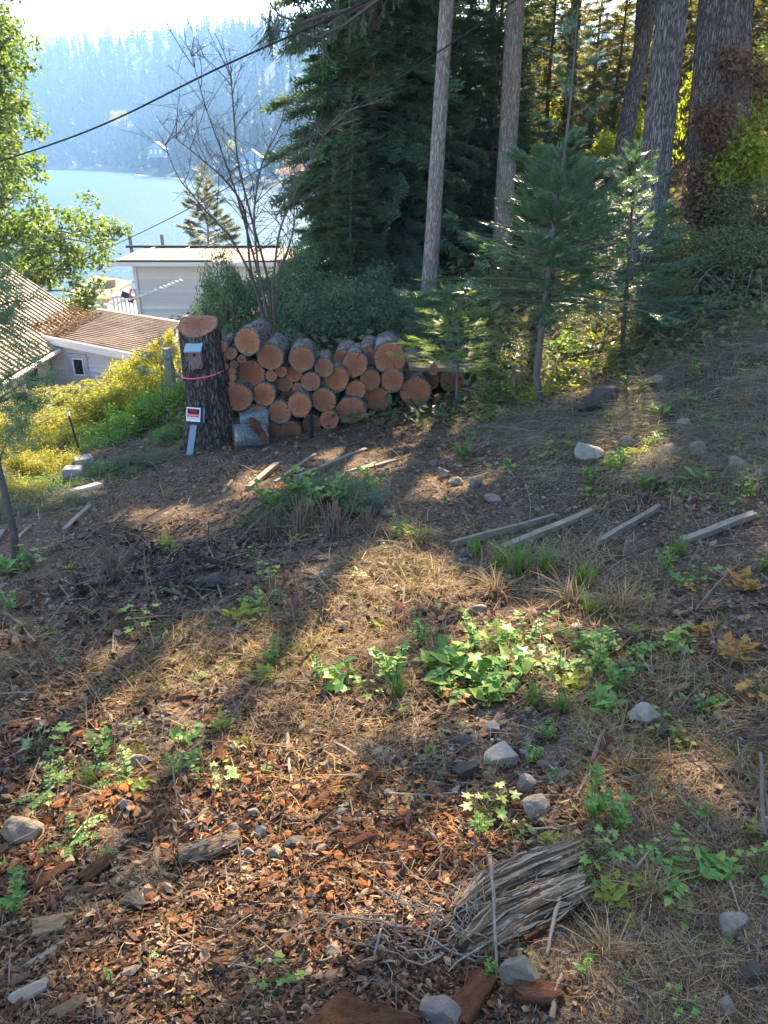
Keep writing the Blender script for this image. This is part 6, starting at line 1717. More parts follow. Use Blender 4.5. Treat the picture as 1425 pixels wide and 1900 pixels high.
# crumbling stump at the bottom of the picture
p = G(665, 2040); rng = np.random.default_rng(8); s = pxs(G(655, 1890)); a = Acc()
nr, na_ = 26, 90; rr_ = np.linspace(0, 1, nr)[:, None]; th = np.linspace(0, 2 * math.pi, na_, endpoint=False)[None]; R_ = .20 * (1 + .07 * np.cos(3 * th + 1) + .05 * np.cos(7 * th) + .03 * np.cos(13 * th + 2))
x_ = rr_ * R_ * np.cos(th); y_ = rr_ * R_ * np.sin(th) * .85; z_ = .045 + .022 * fbm(x_ * 30, y_ * 30, oct=4, seed=2) - .10 * np.clip(rr_ - .9, 0, 1) * 6
i = np.arange(nr - 1)[:, None] * na_; j = np.arange(na_)[None]; k = (j + 1) % na_
cs_ = obj('old_stump', mesh_np('old_stump', np.stack([x_, y_, z_], -1).reshape(-1, 3), [np.stack([i + j, i + na_ + j, i + na_ + k, i + k], -1).reshape(-1, 4)[:, ::-1]], [M['redrot']], True), None, p + Vector((0, .02, .0)), None, None, 'crumbly reddish brown old stump top at the bottom edge', 'stump')
# root tangle
rng = np.random.default_rng(19); c0 = G(835, 1760); a = Acc()
for q in range(150):
    b0 = np.array([rng.normal(0, .11), rng.normal(0, .06), rng.uniform(-.01, .03)]); d_ = np.array([rng.normal(-.3, .6), rng.normal(0.1, .5), rng.uniform(-.1, .5)]); l = rng.uniform(.08, .26); t = np.linspace(0, 1, 9)[:, None]
    a.tube(b0 + d_ * l * t + rng.normal(0, .5, 3) * l * t ** 2 + np.array([0, 0, -.35]) * l * t ** 2 + rng.normal(0, .004, (9, 3)), np.linspace(.0018, .0007, 9) * rng.choice([1, 1, 1.4, 2.2]), 5)
obj('root_tangle', a.mesh('root_tangle', [M['twig_white']], True), None, c0, None, None, 'tangle of pale thin dead roots left of the rotten log', 'roots')

# cut woody stubs: fans of dark upright stems
def stub_fan(px, py, n, h, lab, mat='twig_brown', spread=.5, r=.006, name='cut_shrub', cat='shrub'):
    p = G(px, py); rng = np.random.default_rng(int(px + py)); a = Acc()
    for q in range(n):
        az = rng.uniform(0, 6.28); sp_ = rng.uniform(0, spread); l = h * rng.uniform(.5, 1.15); b0 = np.array([rng.normal(0, .03), rng.normal(0, .03), -.02])
        t = np.linspace(0, 1, 5)[:, None]; a.tube(b0 + np.array([math.cos(az) * sp_, math.sin(az) * sp_, 1]) * l * t + rng.normal(0, .1, 3) * l * t ** 2, np.linspace(r, r * .6, 5), 5, True)
    return obj(name, a.mesh(name, [M[mat]], True), None, p, None, None, lab, cat, 'cut back woody stubs')
for it in ((205, 1078, 26, .30, 'fan of dark cut stems at the left of the burnt patch', 'twig_brown', .8, .005), (1180, 1035, 4, .08, 'few cut stems by the pipe'), (150, 1105, 8, .2, 'thin dark cut stems near the crooked sapling', 'soot', .6, .005),
           (560, 985, 34, .28, 'reddish cut stems on the left face of the brush mound', 'twig_brown', .35, .006), (620, 1000, 40, .30, 'upright reddish stems on the front of the brush mound', 'twig_brown', .3, .006),
           (500, 1000, 28, .24, 'dark stems left side of the brush mound', 'twig_brown', .4, .005), (680, 985, 24, .22, 'short stems at the right end of the brush mound', 'twig_brown', .4, .005),
           (545, 1130, 10, .15, 'rusty cut stems in the centre of the slope', 'twig_brown', .4, .006), (600, 1145, 8, .16, 'rust red stems right of the centre cut stems', 'twig_brown', .3, .006), (270, 1180, 8, .13, 'thin stubs left below the burnt patch', 'twig_brown', .6, .004),
           (360, 1180, 9, .12, 'rusty stubs below the burnt patch', 'twig_brown', .5, .005), (1240, 1075, 6, .12, 'thin stubs right of the pipe', 'twig_brown', .4, .004)):
    stub_fan(*it)

# ------------------------------------------------------------------ green plants of the slope, one by one
def plant_mesh(seed, kind, mat):
    rng = np.random.default_rng(seed); L_ = Acc(); St = Acc(); lob = lobed_tpl(); lf = leaf_tpl(.6, .06)
    if kind == 'lobed':
        for q in range(int(rng.integers(11, 17))):
            az = rng.uniform(0, 6.28); l = rng.uniform(.3, .95); e = np.array([math.cos(az) * l * .8, math.sin(az) * l * .8, rng.uniform(.25, .75)])
            t = np.linspace(0, 1, 5)[:, None]; St.tube(e * t * [1, 1, 0] + np.array([0, 0, 1]) * e[2] * np.sqrt(t), .012, 4)
            d = np.array([[math.cos(az + rng.normal(0, .5)), math.sin(az + rng.normal(0, .5)), -.15]]); L_.inst(lob[0], lob[1], basis(d, np.array([[rng.normal(0, .3), rng.normal(-.2, .3), 1]])) * rng.uniform(.24, .46), e[None])
    elif kind == 'compound':
        for q in range(int(rng.integers(7, 12))):
            az = rng.uniform(0, 6.28); l = rng.uniform(.7, 1.25); up_ = rng.uniform(.2, .8); m_ = 6; t = np.linspace(0, 1, m_ + 1)
            c = np.stack([math.cos(az) * l * t, math.sin(az) * l * t, up_ * l * np.sin(t * 2.0)], 1); St.tube(c, .012, 4)
            for w in range(1, m_ + 1):
                for s_ in (-1, 1):
                    a_ = az + s_ * 1.05; d = np.array([[math.cos(a_), math.sin(a_), -.1]]); L_.inst(lf[0], lf[1], basis(d, np.array([[0, 0, 1.0]])) * rng.uniform(.2, .32) * (1.1 - .4 * t[w]), c[w][None])
            L_.inst(lf[0], lf[1], basis(np.array([[math.cos(az), math.sin(az), 0]]), np.array([[0, 0, 1.0]])) * .28, c[-1][None])
    elif kind == 'rosette':
        for q in range(int(rng.integers(22, 34))):
            az = rng.uniform(0, 6.28); h = rng.uniform(0, .5); d = np.array([[math.cos(az), math.sin(az), rng.uniform(.1, .8)]]); b = np.array([[rng.normal(0, .3), rng.normal(0, .3), h]])
            L_.inst(lf[0], lf[1], basis(d, np.array([[0, 0, 1.0]])) * rng.uniform(.35, .65), b); St.tube([b[0] * [1, 1, 0], b[0]], .01, 3)
    elif kind == 'sprig':
        for s_ in range(int(rng.integers(4, 7))):
            az = rng.uniform(0, 6.28); e = np.array([math.cos(az) * rng.uniform(.2, .6), math.sin(az) * rng.uniform(.2, .6), rng.uniform(.7, 1.3)]); t = np.linspace(0, 1, 7); c = e * t[:, None]; St.tube(c, .014, 4)
            for w in range(1, 7):
                for k in range(3):
                    a_ = rng.uniform(0, 6.28); d = np.array([[math.cos(a_), math.sin(a_), .3]]); tp = lob if rng.uniform() < .4 else lf; L_.inst(tp[0], tp[1], basis(d, np.array([[0, 0, 1.0]]) + rng.normal(0, .3, 3)) * rng.uniform(.18, .34), c[w][None])
    return [('leaves', L_.mesh('leaves', [mat])), ('stem', St.mesh('stem', [M['grass'] if kind != 'sprig' else M['branch']]))]


PL = {k: [plant_mesh(700 + i * 7 + len(k), k, M['green_leaf']) for i in range(4)] for k in ('lobed', 'compound', 'rosette', 'sprig')}
PLO = [plant_mesh(801, 'lobed', M['orange_leaf']), plant_mesh(803, 'rosette', M['orange_leaf'])]
PLY = [plant_mesh(811, 'lobed', M['lime_leaf']), plant_mesh(813, 'rosette', M['lime_leaf'])]


def plant(px, py, r, kind, lab, k=0, group='green plants on the slope', z=1.0, name='weed'):
    p = G(px, py + r * .25); s = r * 1.45 * pxs(p); me = {'o': PLO, 'y': PLY}.get(kind) or PL[kind]
    tree_obj(name, lab, 'plant', p, me[k % len(me)], px * .37, group, (s, s, s * z))


PLANTS = [
 (265, 1155, 34, 'lobed', 'lobed green weed left below the burnt patch'), (450, 1142, 30, 'y', 'yellow green sprig in the centre left of the slope'), (490, 1125, 26, 'compound', 'green sprig right of the yellow green one on the slope'),
 (470, 1032, 16, 'lobed', 'small green weed on the right of the burnt patch'), (505, 1070, 26, 'y', 'bright weed between burnt patch and straw'), (515, 1105, 16, 'rosette', 'small weed under the bright one'),
 (80, 1385, 42, 'lobed', 'green rosette at the left foreground'), (190, 1400, 36, 'sprig', 'green weed left of the mossy stone'), (90, 1470, 34, 'compound', 'ferny green plant above the large tan stone'),
 (120, 1435, 22, 'compound', 'small fern sprig at the left foreground'), (235, 1440, 34, 'compound', 'ferny sprig right under the mossy stone'), (262, 1460, 22, 'y', 'yellow green sprig beside the ferny sprig'),
 (350, 1368, 30, 'rosette', 'weed in the left centre foreground'), (412, 1345, 24, 'y', 'bright weed above the rotten orange stub'), (400, 1440, 36, 'lobed', 'broad green weed at the foot of the rotten orange stub'),
 (325, 1430, 26, 'sprig', 'green sprig left of the broad weed'), (360, 1410, 22, 'rosette', 'low weed between sprig and broad weed'), (455, 1378, 14, 'y', 'tiny bright leaf right of the stub'),
 (505, 1225, 26, 'sprig', 'tall green sprig in the sunny straw'), (490, 1255, 24, 'y', 'pale lit weed below the tall sprig'), (632, 1262, 40, 'rosette', 'bright green broad leaved weed in the centre'),
 (730, 1262, 46, 'sprig', 'green grassy weed right of the broad leaved one'), (720, 1225, 18, 'y', 'pale shoot above the grassy weed'), (780, 1190, 28, 'sprig', 'dark green weed in the shadow centre'),
 (850, 1250, 56, 'rosette', 'left part of the big dark green weed patch'), (905, 1225, 56, 'lobed', 'middle of the big dark green weed patch'), (915, 1285, 46, 'rosette', 'lower middle of the big dark green weed patch'),
 (975, 1195, 40, 'compound', 'upper right end of the big weed patch'), (845, 1300, 26, 'o', 'yellow brown weed under the big dark green patch'), (840, 1215, 30, 'rosette', 'upper left end of the big weed patch'),
 (1055, 1225, 40, 'compound', 'green sprig right of the big weed patch'), (1115, 1235, 44, 'sprig', 'leafy weed in the middle right'), (1155, 1200, 40, 'compound', 'big green compound leaf in the middle right'),
 (1060, 1270, 28, 'y', 'bright shoot below the green sprig'), (1120, 1310, 40, 'rosette', 'green weed above the pale grey split stone'), (1175, 1235, 24, 'lobed', 'small weed under the compound leaf'),
 (1260, 1195, 36, 'rosette', 'round leaved weed in the right middle'), (1230, 1195, 22, 'lobed', 'small leaf left of the round leaved weed'), (820, 1230, 44, 'rosette', 'dark green leaves at the left rim of the big patch'), (870, 1275, 44, 'compound', 'toothed leaves low in the big weed patch'), (950, 1240, 46, 'rosette', 'broad leaves at the right of the big weed patch'), (880, 1200, 40, 'sprig', 'upper leaves of the big weed patch'), (930, 1195, 34, 'rosette', 'upper right leaves of the big weed patch'), (1000, 1235, 34, 'lobed', 'leaves trailing right of the big weed patch'), (820, 1285, 30, 'sprig', 'sprig low left of the big weed patch'), (1085, 1200, 34, 'rosette', 'leaves between the two compound leaves'), (1140, 1275, 34, 'sprig', 'green sprig above the pale split stone'), (1020, 1180, 30, 'lobed', 'small lobed weed above the trailing leaves'), (690, 1280, 26, 'lobed', 'small lobed weed between the two central weeds'), (590, 1255, 22, 'sprig', 'small sprig left of the bright broad leaved weed'),
 (1180, 720, 27, 'lobed', 'small green weed high on the bank left of the long slab'), (1290, 700, 22, 'sprig', 'green sprig right of the long pale slab'), (1390, 690, 23, 'y', 'pale shoot on the bank near the right edge top'), (1280, 750, 28, 'lobed', 'little lobed weed above the small pale bank stone'), (1225, 770, 26, 'rosette', 'weed rosette on the bank left of the pale small stone'), (1080, 800, 18, 'rosette', 'green weed below the dark boulder'), (1035, 835, 25, 'y', 'yellow green weed left of the pale boulder'), (1000, 850, 21, 'lobed', 'leafy weed in the bank left of the pale boulder'), (860, 850, 28, 'sprig', 'small sprig over the three path edge stones'), (950, 870, 18, 'rosette', 'green weed on the bank above the path centre'), (1410, 800, 20, 'lobed', 'bank weed at the far right edge by the flat stone'), (1370, 750, 19, 'o', 'dry orange leaf plant on the bank right side'), (1275, 860, 23, 'o', 'dry orange leaf plant by the tan rocks'), (1150, 870, 25, 'sprig', 'weed tuft among the bank straw centre'), (1380, 825, 21, 'rosette', 'green weed above the tan angular rock'),
 (1180, 1172, 14, 'y', 'single pale lobed leaf above the compound leaf'),
 (1300, 1065, 28, 'lobed', 'green lobed weed right of the path boards'), (1235, 1055, 26, 'sprig', 'green weed below the broad tan board'), (1265, 1080, 22, 'rosette', 'low weed beside the lobed one'),
 (1200, 1115, 14, 'y', 'tiny bright leaf in the dead grass'), (1290, 1095, 18, 'o', 'red leafed sprig below the lobed weed'), (1380, 1085, 30, 'o', 'orange leafed weed at the right edge'), (1420, 1050, 22, 'y', 'bright weed at the right edge by the path'),
 (1230, 1350, 30, 'lobed', 'green weed on the mossy patch'), (1260, 1375, 22, 'y', 'light green weed right of the mossy one'), (1300, 1310, 26, 'rosette', 'green weed at the right middle'), (1320, 1290, 14, 'o', 'orange leaves right middle'),
 (1360, 1215, 36, 'o', 'large dried tan leaved plant at the right'), (1410, 1290, 36, 'o', 'dried orange tan leaves at the right edge'), (1300, 1170, 26, 'o', 'dry leaf plant right of the round leaved weed'),
 (905, 1505, 44, 'lobed', 'bright green weed standing in the orange chips'), (890, 1545, 26, 'sprig', 'lower leaves of the bright weed in the chips'), (960, 1540, 24, 'lobed', 'dark small weed right of the bright one'),
 (985, 1410, 24, 'sprig', 'weed right of the whitish slab stone'), (1015, 1365, 26, 'sprig', 'green sprig in the shade right centre'), (1020, 1560, 18, 'y', 'light leaf left of the climbing weed'),
 (1100, 1500, 46, 'sprig', 'upper climbing weed above the rotten log end'), (1150, 1530, 40, 'sprig', 'climbing weed right of the rotten log end'), (1110, 1590, 42, 'lobed', 'weed at the right end of the rotten log'), (1130, 1660, 32, 'y', 'pale lobed leaves below the rotten log end'),
 (1085, 1635, 20, 'lobed', 'small leaves touching the rotten log end'), (1270, 1630, 56, 'compound', 'bluish green toothed weed at the lower right'), (1320, 1615, 40, 'rosette', 'broad leaved weed right of the bluish one'), (1230, 1590, 24, 'lobed', 'leafy shoot left of the bluish weed'),
 (1405, 1620, 48, 'lobed', 'large leaved weed cut by the right edge'), (1395, 1540, 20, 'y', 'small bright leaf by the reddish stem'), (1290, 1515, 26, 'sprig', 'pale green sprig in the right foreground'), (1180, 1640, 20, 'y', 'small pale leaf below right of the log'),
 (980, 1780, 14, 'y', 'tiny bright leaves on the big wedge stone'), (910, 1810, 22, 'sprig', 'little weed left of the wedge stone'), (930, 1735, 18, 'lobed', 'small leaves between log and wedge stone'), (1265, 1865, 28, 'lobed', 'single bright maple like leaf at the bottom right'),
 (1080, 1800, 20, 'sprig', 'dark small weed below the rotten log'), (515, 1815, 40, 'lobed', 'pale green lobed seedling at the bottom centre'), (350, 1855, 12, 'y', 'tiny green leaf at the bottom left'), (130, 1560, 34, 'compound', 'green sprig right of the large tan stone'),
 (30, 1680, 40, 'sprig', 'dim green weed at the left edge low down'), (770, 995, 26, 'y', 'bright weed at the right end of the brush mound'), (735, 990, 24, 'sprig', 'green weed by the flat tan stone'),
 (60, 1040, 30, 'lobed', 'dark green weed at the foot of the crooked sapling'), (20, 1055, 30, 'rosette', 'weed left at the foot of the crooked sapling'), (20, 1130, 26, 'sprig', 'reddish green weed at the left edge'),
 (690, 905, 30, 'sprig', 'green leaves on the right top of the brush mound'), (650, 905, 34, 'lobed', 'green leafy top of the brush mound, middle'), (600, 915, 40, 'lobed', 'green leafy top of the brush mound, left middle'), (550, 925, 40, 'sprig', 'dark leaves on the brush mound left'),
 (500, 940, 36, 'sprig', 'dark small leaves at the far left of the brush mound'), (630, 935, 36, 'sprig', 'leaves on the front of the brush mound'), (575, 950, 30, 'sprig', 'low leaves on the front left of the brush mound'), (520, 905, 14, 'o', 'red leaf on the brush mound'), (660, 950, 26, 'rosette', 'leaves on the front right of the brush mound'),
 (310, 1010, 20, 'y', 'small weed at the lit upper rim of the burnt patch'), (560, 1000, 14, 'y', 'little lit weed under the mound'),
 (1350, 930, 30, 'lobed', 'green weed above the broad tan board'), (1290, 890, 30, 'rosette', 'green weed below the dark grey stone'), (1390, 920, 26, 'sprig', 'green weed at the right edge above the path'), (1090, 900, 24, 'sprig', 'green weed at the path top edge'), (1130, 790, 20, 'sprig', 'small weed above the pale boulder'),
 (1100, 915, 22, 'lobed', 'dark green weed below the pale boulder'), (1200, 900, 26, 'rosette', 'green weed under the square tan stone'), (1320, 785, 24, 'lobed', 'small bank weed near the right edge'), (1260, 920, 22, 'lobed', 'small weed by the upper path edge')]
for i, it in enumerate(PLANTS):
    plant(*it[:5], k=i)

for i, (px, py, sx, sz, kd, lab) in enumerate(((610, 945, .34, .22, 'mixed', 'dense dark brush on top of the mound, middle'), (540, 950, .30, .2, 'mixed', 'dense dark brush on the left of the mound'), (675, 940, .28, .2, 'teal', 'green brush on the right of the mound'), (580, 925, .26, .2, 'teal', 'green brush on the crest of the mound'), (480, 965, .2, .14, 'mixed', 'thin brush at the left foot of the mound'))):
    p = G(px, py); tree_obj('low_brush', lab, 'brush', p - Vector((0, 0, .02)), SH[kd][i % 3], i * 1.3, 'brush on the mound', (sx, sx, sz))
for i, (px, py, sx, sz, kd, lab) in enumerate(((20, 925, .5, .3, 'yellow', 'yellow weeds below the low pale block'), (90, 905, .4, .3, 'green', 'green weeds between the blocks and the paver'), (60, 945, .45, .22, 'mixed', 'dull weeds below the blocks at the left'), (190, 880, .4, .26, 'green', 'green weeds right of the block pair'),
        (120, 930, .35, .14, 'mixed', 'dull weeds at the left end of the path'), (235, 870, .4, .25, 'mixed', 'dull weeds right of the paver'), (300, 860, .3, .2, 'mixed', 'dull weeds left of the sign post foot'), (45, 885, .5, .35, 'yellow', 'bright yellow weeds round the dark square block'), (110, 875, .4, .35, 'yellow', 'bright yellow weeds left of the block pair'))):
    p = G(px, py); tree_obj('low_weeds', lab, 'weeds', p - Vector((0, 0, .03)), SH[kd][i % 2], i * 1.3, 'weeds round the concrete blocks', (sx, sx, sz))

rng = np.random.default_rng(314)
for i in range(90):
    px, py = rng.uniform(0, 1425), rng.uniform(1020, 1860)
    if abs(px - 700) < 420 and 1600 < py < 1850: continue
    plant(px, py, rng.uniform(7, 14), ['lobed', 'sprig', 'compound', 'rosette', 'y'][i % 5], 'tiny green weed seedling coming up through the litter', k=i, group='tiny weed seedlings on the slope', name='seedling_weed')

# ------------------------------------------------------------------ grass tufts
def tuft_mesh(seed, n, h, mat, w=.012, lean=.8):
    rng = np.random.default_rng(seed); V = []; F_ = []; m_ = 4
    for q in range(n):
        az = rng.uniform(0, 6.28); l = h * rng.uniform(.5, 1.2); le = rng.uniform(.15, lean); b = np.array([rng.normal(0, .12), rng.normal(0, .12), 0]); s_ = np.array([-math.sin(az), math.cos(az), 0]) * w * rng.uniform(.5, 1.2); k0 = len(V)
        for j in range(m_ + 1):
            t = j / m_; c = b + np.array([math.cos(az) * le * l * t ** 1.3, math.sin(az) * le * l * t ** 1.3, l * (t - .45 * le * t * t)])
            V += [c - s_ * (1 - t) ** .7, c + s_ * (1 - t) ** .7]
        F_ += [[k0 + 2 * j, k0 + 2 * j + 1, k0 + 2 * j + 3, k0 + 2 * j + 2] for j in range(m_)]
    return mesh_np('grass_tuft', np.array(V), [np.array(F_)], [mat])


TG = [tuft_mesh(i, 60, 1.0, M['grass'], .022) for i in range(3)]; TS = [tuft_mesh(10 + i, 70, 1.0, M['straw'], .02, 1.4) for i in range(3)]
for i, (px, py, r, k, lab) in enumerate(((965, 1065, 58, 'g', 'big green grass tuft below the thick pale board'), (1010, 1060, 46, 'g', 'green grass tuft right of the biggest tuft'), (925, 1050, 40, 'g', 'green grass tuft left of the biggest tuft'),
        (1080, 1085, 46, 'g', 'grass tuft below the greenish grey board'), (1060, 1125, 50, 's', 'pale dry grass clump under the green tufts'), (1150, 1130, 44, 's', 'dry grass clump below the pipe'), (1260, 1030, 34, 'g', 'grass tuft at the low end of the broad tan board'),
        (880, 1030, 34, 'g', 'small grass tuft under the long slim board'), (990, 1310, 46, 'g', 'green grass tuft in the weed patch below centre right'), (1040, 1320, 44, 'g', 'grass tuft right of the centre right tuft'), (1100, 1140, 40, 'g', 'thin green grass in the dry clumps'),
        (920, 1100, 36, 's', 'dry grass clump left below the big tuft'), (170, 1450, 34, 'g', 'grass tuft left of the ferny sprig'), (1420, 1060, 30, 'g', 'grass tuft at the right border'), (740, 1290, 34, 'g', 'grass tuft in front of the grassy weed'),
        (780, 1010, 34, 's', 'dry lit grass at the right of the brush mound'), (540, 1270, 30, 's', 'dry tuft in the sunlit straw'), (1215, 1660, 50, 's', 'dry grass clump right of the rotten log'), (1120, 1770, 54, 's', 'dry grass clump below right of the rotten log'), (1020, 1600, 24, 'g', 'thin blades at the rotten log top'))):
    p = G(px, py); s = r * pxs(p) * 1.5; me = (TG if k == 'g' else TS)[i % 3]
    obj('grass_tuft', me, None, p, (0, 0, i * 1.3), (s, s, s), lab, 'grass', 'grass tufts on the slope')
for px, py, tx, ty, lab in ((978, 985, 976, 905, 'dry seed stalk standing tallest before the path'), (962, 990, 942, 925, 'bent dry seed stalk left of the tallest one')):
    p = G(px, py); e = P(tx, ty, p.y) - p; a = Acc(); t = np.linspace(0, 1, 7)[:, None]; a.tube(np.array(e) * t + np.array([.03, 0, 0]) * np.sin(t * 3), .003, 4); a.tube([np.array(e) * .97, np.array(e) * 1.03, np.array(e) * 1.1], [.004, .011, .003], 5)
    obj('seed_stalk', a.mesh('seed_stalk', [M['twig_white']]), None, p, label=lab, cat='grass stalk')

# ------------------------------------------------------------------ litter: counted by nobody, real geometry
rng = np.random.default_rng(1234)


def sample(n, box=(-60, 1490, 760, 1960), weight=None):
    """n ground points spread evenly over the slope as it recedes, thinned by weight(px,py)"""
    px = rng.uniform(box[0], box[1], n); py = rng.uniform(box[2], box[3], n)
    if weight is not None:
        w = weight(px, py); k = rng.uniform(0, 1, n) < w; px, py = px[k], py[k]
    g = Gv(px, py); d = (g[:, 1] * CP - g[:, 2] * SP) / FPX
    return g, d, px, py


def blob(px, py, items):
    w = np.zeros_like(px)
    for cx_, cy_, rx_, ry_, a_ in items:
        w = np.maximum(w, a_ * np.exp(-(((px - cx_) / rx_) ** 2 + ((py - cy_) / ry_) ** 2)))
    return w


def clumpy(g, sc, seed, lo=-.2, hi=.35):
    return np.clip((fbm(g[:, 0] * sc, g[:, 1] * sc, oct=3, seed=seed) - lo) / (hi - lo), 0, 1)


CHIP = np.array([(-.5, -.25, 0), (.5, -.32, .02), (.42, .3, 0), (-.38, .28, .03), (-.42, -.2, .14), (.4, -.22, .17), (.3, .2, .13), (-.3, .2, .18)], float)
CHIPF = np.array([[4, 5, 6, 7], [0, 1, 5, 4], [1, 2, 6, 5], [2, 3, 7, 6], [3, 0, 4, 7]])
def _tp(v, f): return np.array(v, float), np.array(f)
SPL = _tp([(-.5, -.03, .02), (-.1, -.1, 0), (-.12, .09, 0), (-.1, 0, .12), (.3, -.08, .01), (.28, .07, 0), (.3, 0, .1), (.55, .03, .03)], [[0, 1, 3], [0, 3, 2], [1, 4, 6], [1, 6, 3], [3, 6, 5], [3, 5, 2], [4, 7, 6], [6, 7, 5]])
FLK = _tp([(-.5, -.12, .08), (-.3, .26, .02), (-.05, -.3, .05), (.02, .3, .1), (.0, 0, .14), (.32, -.22, .02), (.38, .16, .06), (.52, -.05, .12), (-.2, .02, .12)], [[0, 2, 8], [0, 8, 1], [8, 2, 4], [8, 4, 3], [1, 8, 3], [2, 5, 4], [4, 5, 7], [4, 7, 6], [3, 4, 6]])
CHK = _tp([(-.45, -.2, 0), (.3, -.3, 0), (.5, .1, 0), (-.1, .32, 0), (-.3, -.1, .2), (.2, -.18, .26), (.3, .06, .18), (-.08, .18, .22)], [[4, 5, 6], [4, 6, 7], [0, 1, 5], [0, 5, 4], [1, 2, 6], [1, 6, 5], [2, 3, 7], [2, 7, 6], [3, 0, 4], [3, 4, 7]])
CHIP2 = np.array([(-.5, -.1, 0), (.5, -.16, .0), (.55, .12, 0), (-.45, .14, .0), (-.46, -.08, .1), (.34, -.1, .12), (.46, .06, .08), (-.3, .1, .13)], float)
STRAW = np.array([(0, -.5, 0), (0, .5, 0), (.5, -.4, .06), (.5, .4, .06), (1, -.1, 0), (1, .1, 0)], float) * [1, .028, 1]; STRAWF = np.array([[0, 2, 3, 1], [2, 4, 5, 3]])
CURL = np.array([(-.5, 0, .06), (-.15, .32, .16), (.25, .26, .05), (.5, .05, .16), (.2, -.3, .1), (-.2, -.26, .02), (0, 0, 0)], float); CURLF = np.array([[6, 0, 1], [6, 1, 2], [6, 2, 3], [6, 3, 4], [6, 4, 5], [6, 5, 0]])
TWIG = np.array([(0, -.5, 0), (0, .25, .43), (0, .25, -.43), (.5, -.4, .6), (.5, .3, 1.0), (.5, .3, .2), (1, -.3, 0), (1, .15, .3), (1, .15, -.3)], float) * [1, .035, .035]
TWIGF = np.array([[0, 3, 4, 1], [1, 4, 5, 2], [2, 5, 3, 0], [3, 6, 7, 4], [4, 7, 8, 5], [5, 8, 6, 3]])
pb_v, pb_f = rock_mesh(3, 6, 1, .05)


def scatter(name, label, mat, g, size, tpl, tplf, tiltn=.35, lift=.3, aniso=None, dirz=0.0, dirbase=None, smin=.6, smax=1.4, clump=2.2):
    if clump:
        kp = rng.uniform(0, 1, len(g)) < .12 + .88 * clumpy(g, clump, len(name), -.32, .12)
        g = g[kp]; size = size[kp]
    n = len(g); az = rng.uniform(0, 6.28, n)
    d = np.stack([np.cos(az), np.sin(az), np.zeros(n)], 1)
    if dirbase is not None: d = d * .55 + np.array(dirbase)
    N_ = normal(g[:, 0], g[:, 1]) + rng.normal(0, tiltn, (n, 3))
    d = d - (np.sum(d * N_, 1) / np.sum(N_ * N_, 1))[:, None] * N_
    d[:, 2] += rng.uniform(0, 1, n) * dirz
    sz = size * rng.uniform(smin, smax, n)
    B = basis(d, N_) * sz[:, None, None]
    if aniso is not None:
        B[:, :, 1] *= aniso[0] + rng.uniform(0, 1, n)[:, None] * aniso[1]
    pos = g + np.array([0, 0, 1.0]) * (sz * lift * rng.uniform(0, 1, n))[:, None]
    a = Acc()
    if tplf is None:
        w_ = rng.integers(0, len(tpl), n)
        for q, (tv, tf) in enumerate(tpl): a.inst(tv, tf, B[w_ == q], pos[w_ == q])
    else: a.inst(tpl, tplf, B, pos)
    return obj(name, a.mesh(name, [M[mat]]), kind='stuff', label=label)


path_w = lambda px, py: np.clip(blob(px, py, [(330, 900, 190, 45, 1), (560, 860, 120, 30, 1), (700, 880, 160, 36, 1), (880, 950, 190, 34, 1), (1120, 975, 200, 30, 1), (1330, 985, 120, 26, 1), (120, 960, 110, 34, .9)]), 0, 1)
burn_w = lambda px, py: np.clip(blob(px, py, [(350, 1050, 150, 50, 1), (280, 1010, 120, 30, .7), (470, 1000, 80, 40, .7), (160, 1130, 120, 60, .5), (570, 1210, 40, 60, .6)]), 0, 1)
# bark chips
W = lambda px, py: np.clip(.17 + blob(px, py, [(250, 1750, 420, 260, 1), (650, 1600, 260, 120, 1), (60, 1550, 160, 200, .8), (500, 1460, 260, 90, .6), (700, 1850, 300, 120, .6), (380, 840, 150, 30, .9), (700, 800, 150, 30, .5), (1250, 820, 240, 90, .35), (1000, 860, 160, 60, .35), (1000, 1850, 160, 80, .5)]), 0, 1) * np.clip(1 - .7 * path_w(px, py), 0, 1)
g, d, px, py = sample(80000, (-60, 1490, 1080, 1960), W)
scatter('bark_chips', 'brown bark chips covering the foreground slope', 'bark_chip', g, d * 12, [SPL, FLK, FLK, CHK], None, .6, .45, (.35, .8), .2, None, .25, 2.0)
g, d, px, py = sample(1500, (-60, 1490, 1250, 1960), lambda px, py: W(px, py))
scatter('bark_flakes', 'large brown bark flakes and rotten wood bits in the foreground', 'bark_chip', g, d * 30, [FLK, SPL, CHK], None, .45, .2, (.35, .6), .15, None, .5, 1.6)
W2 = lambda px, py: np.clip(blob(px, py, [(700, 1590, 190, 80, 1), (640, 1660, 160, 60, .7), (820, 1540, 100, 50, .8), (40, 1590, 60, 50, .9), (480, 1500, 220, 60, .35), (180, 1500, 200, 70, .4), (600, 1500, 160, 60, .6)]), 0, 1)
g, d, px, py = sample(26000, (-60, 1100, 1380, 1800), W2)
scatter('red_chips', 'orange red rotten wood chips in the centre foreground', 'red_chip', g, d * 14, [SPL, SPL, FLK], None, .55, .5, (.5, 1.0), .2, None, .3, 1.8)
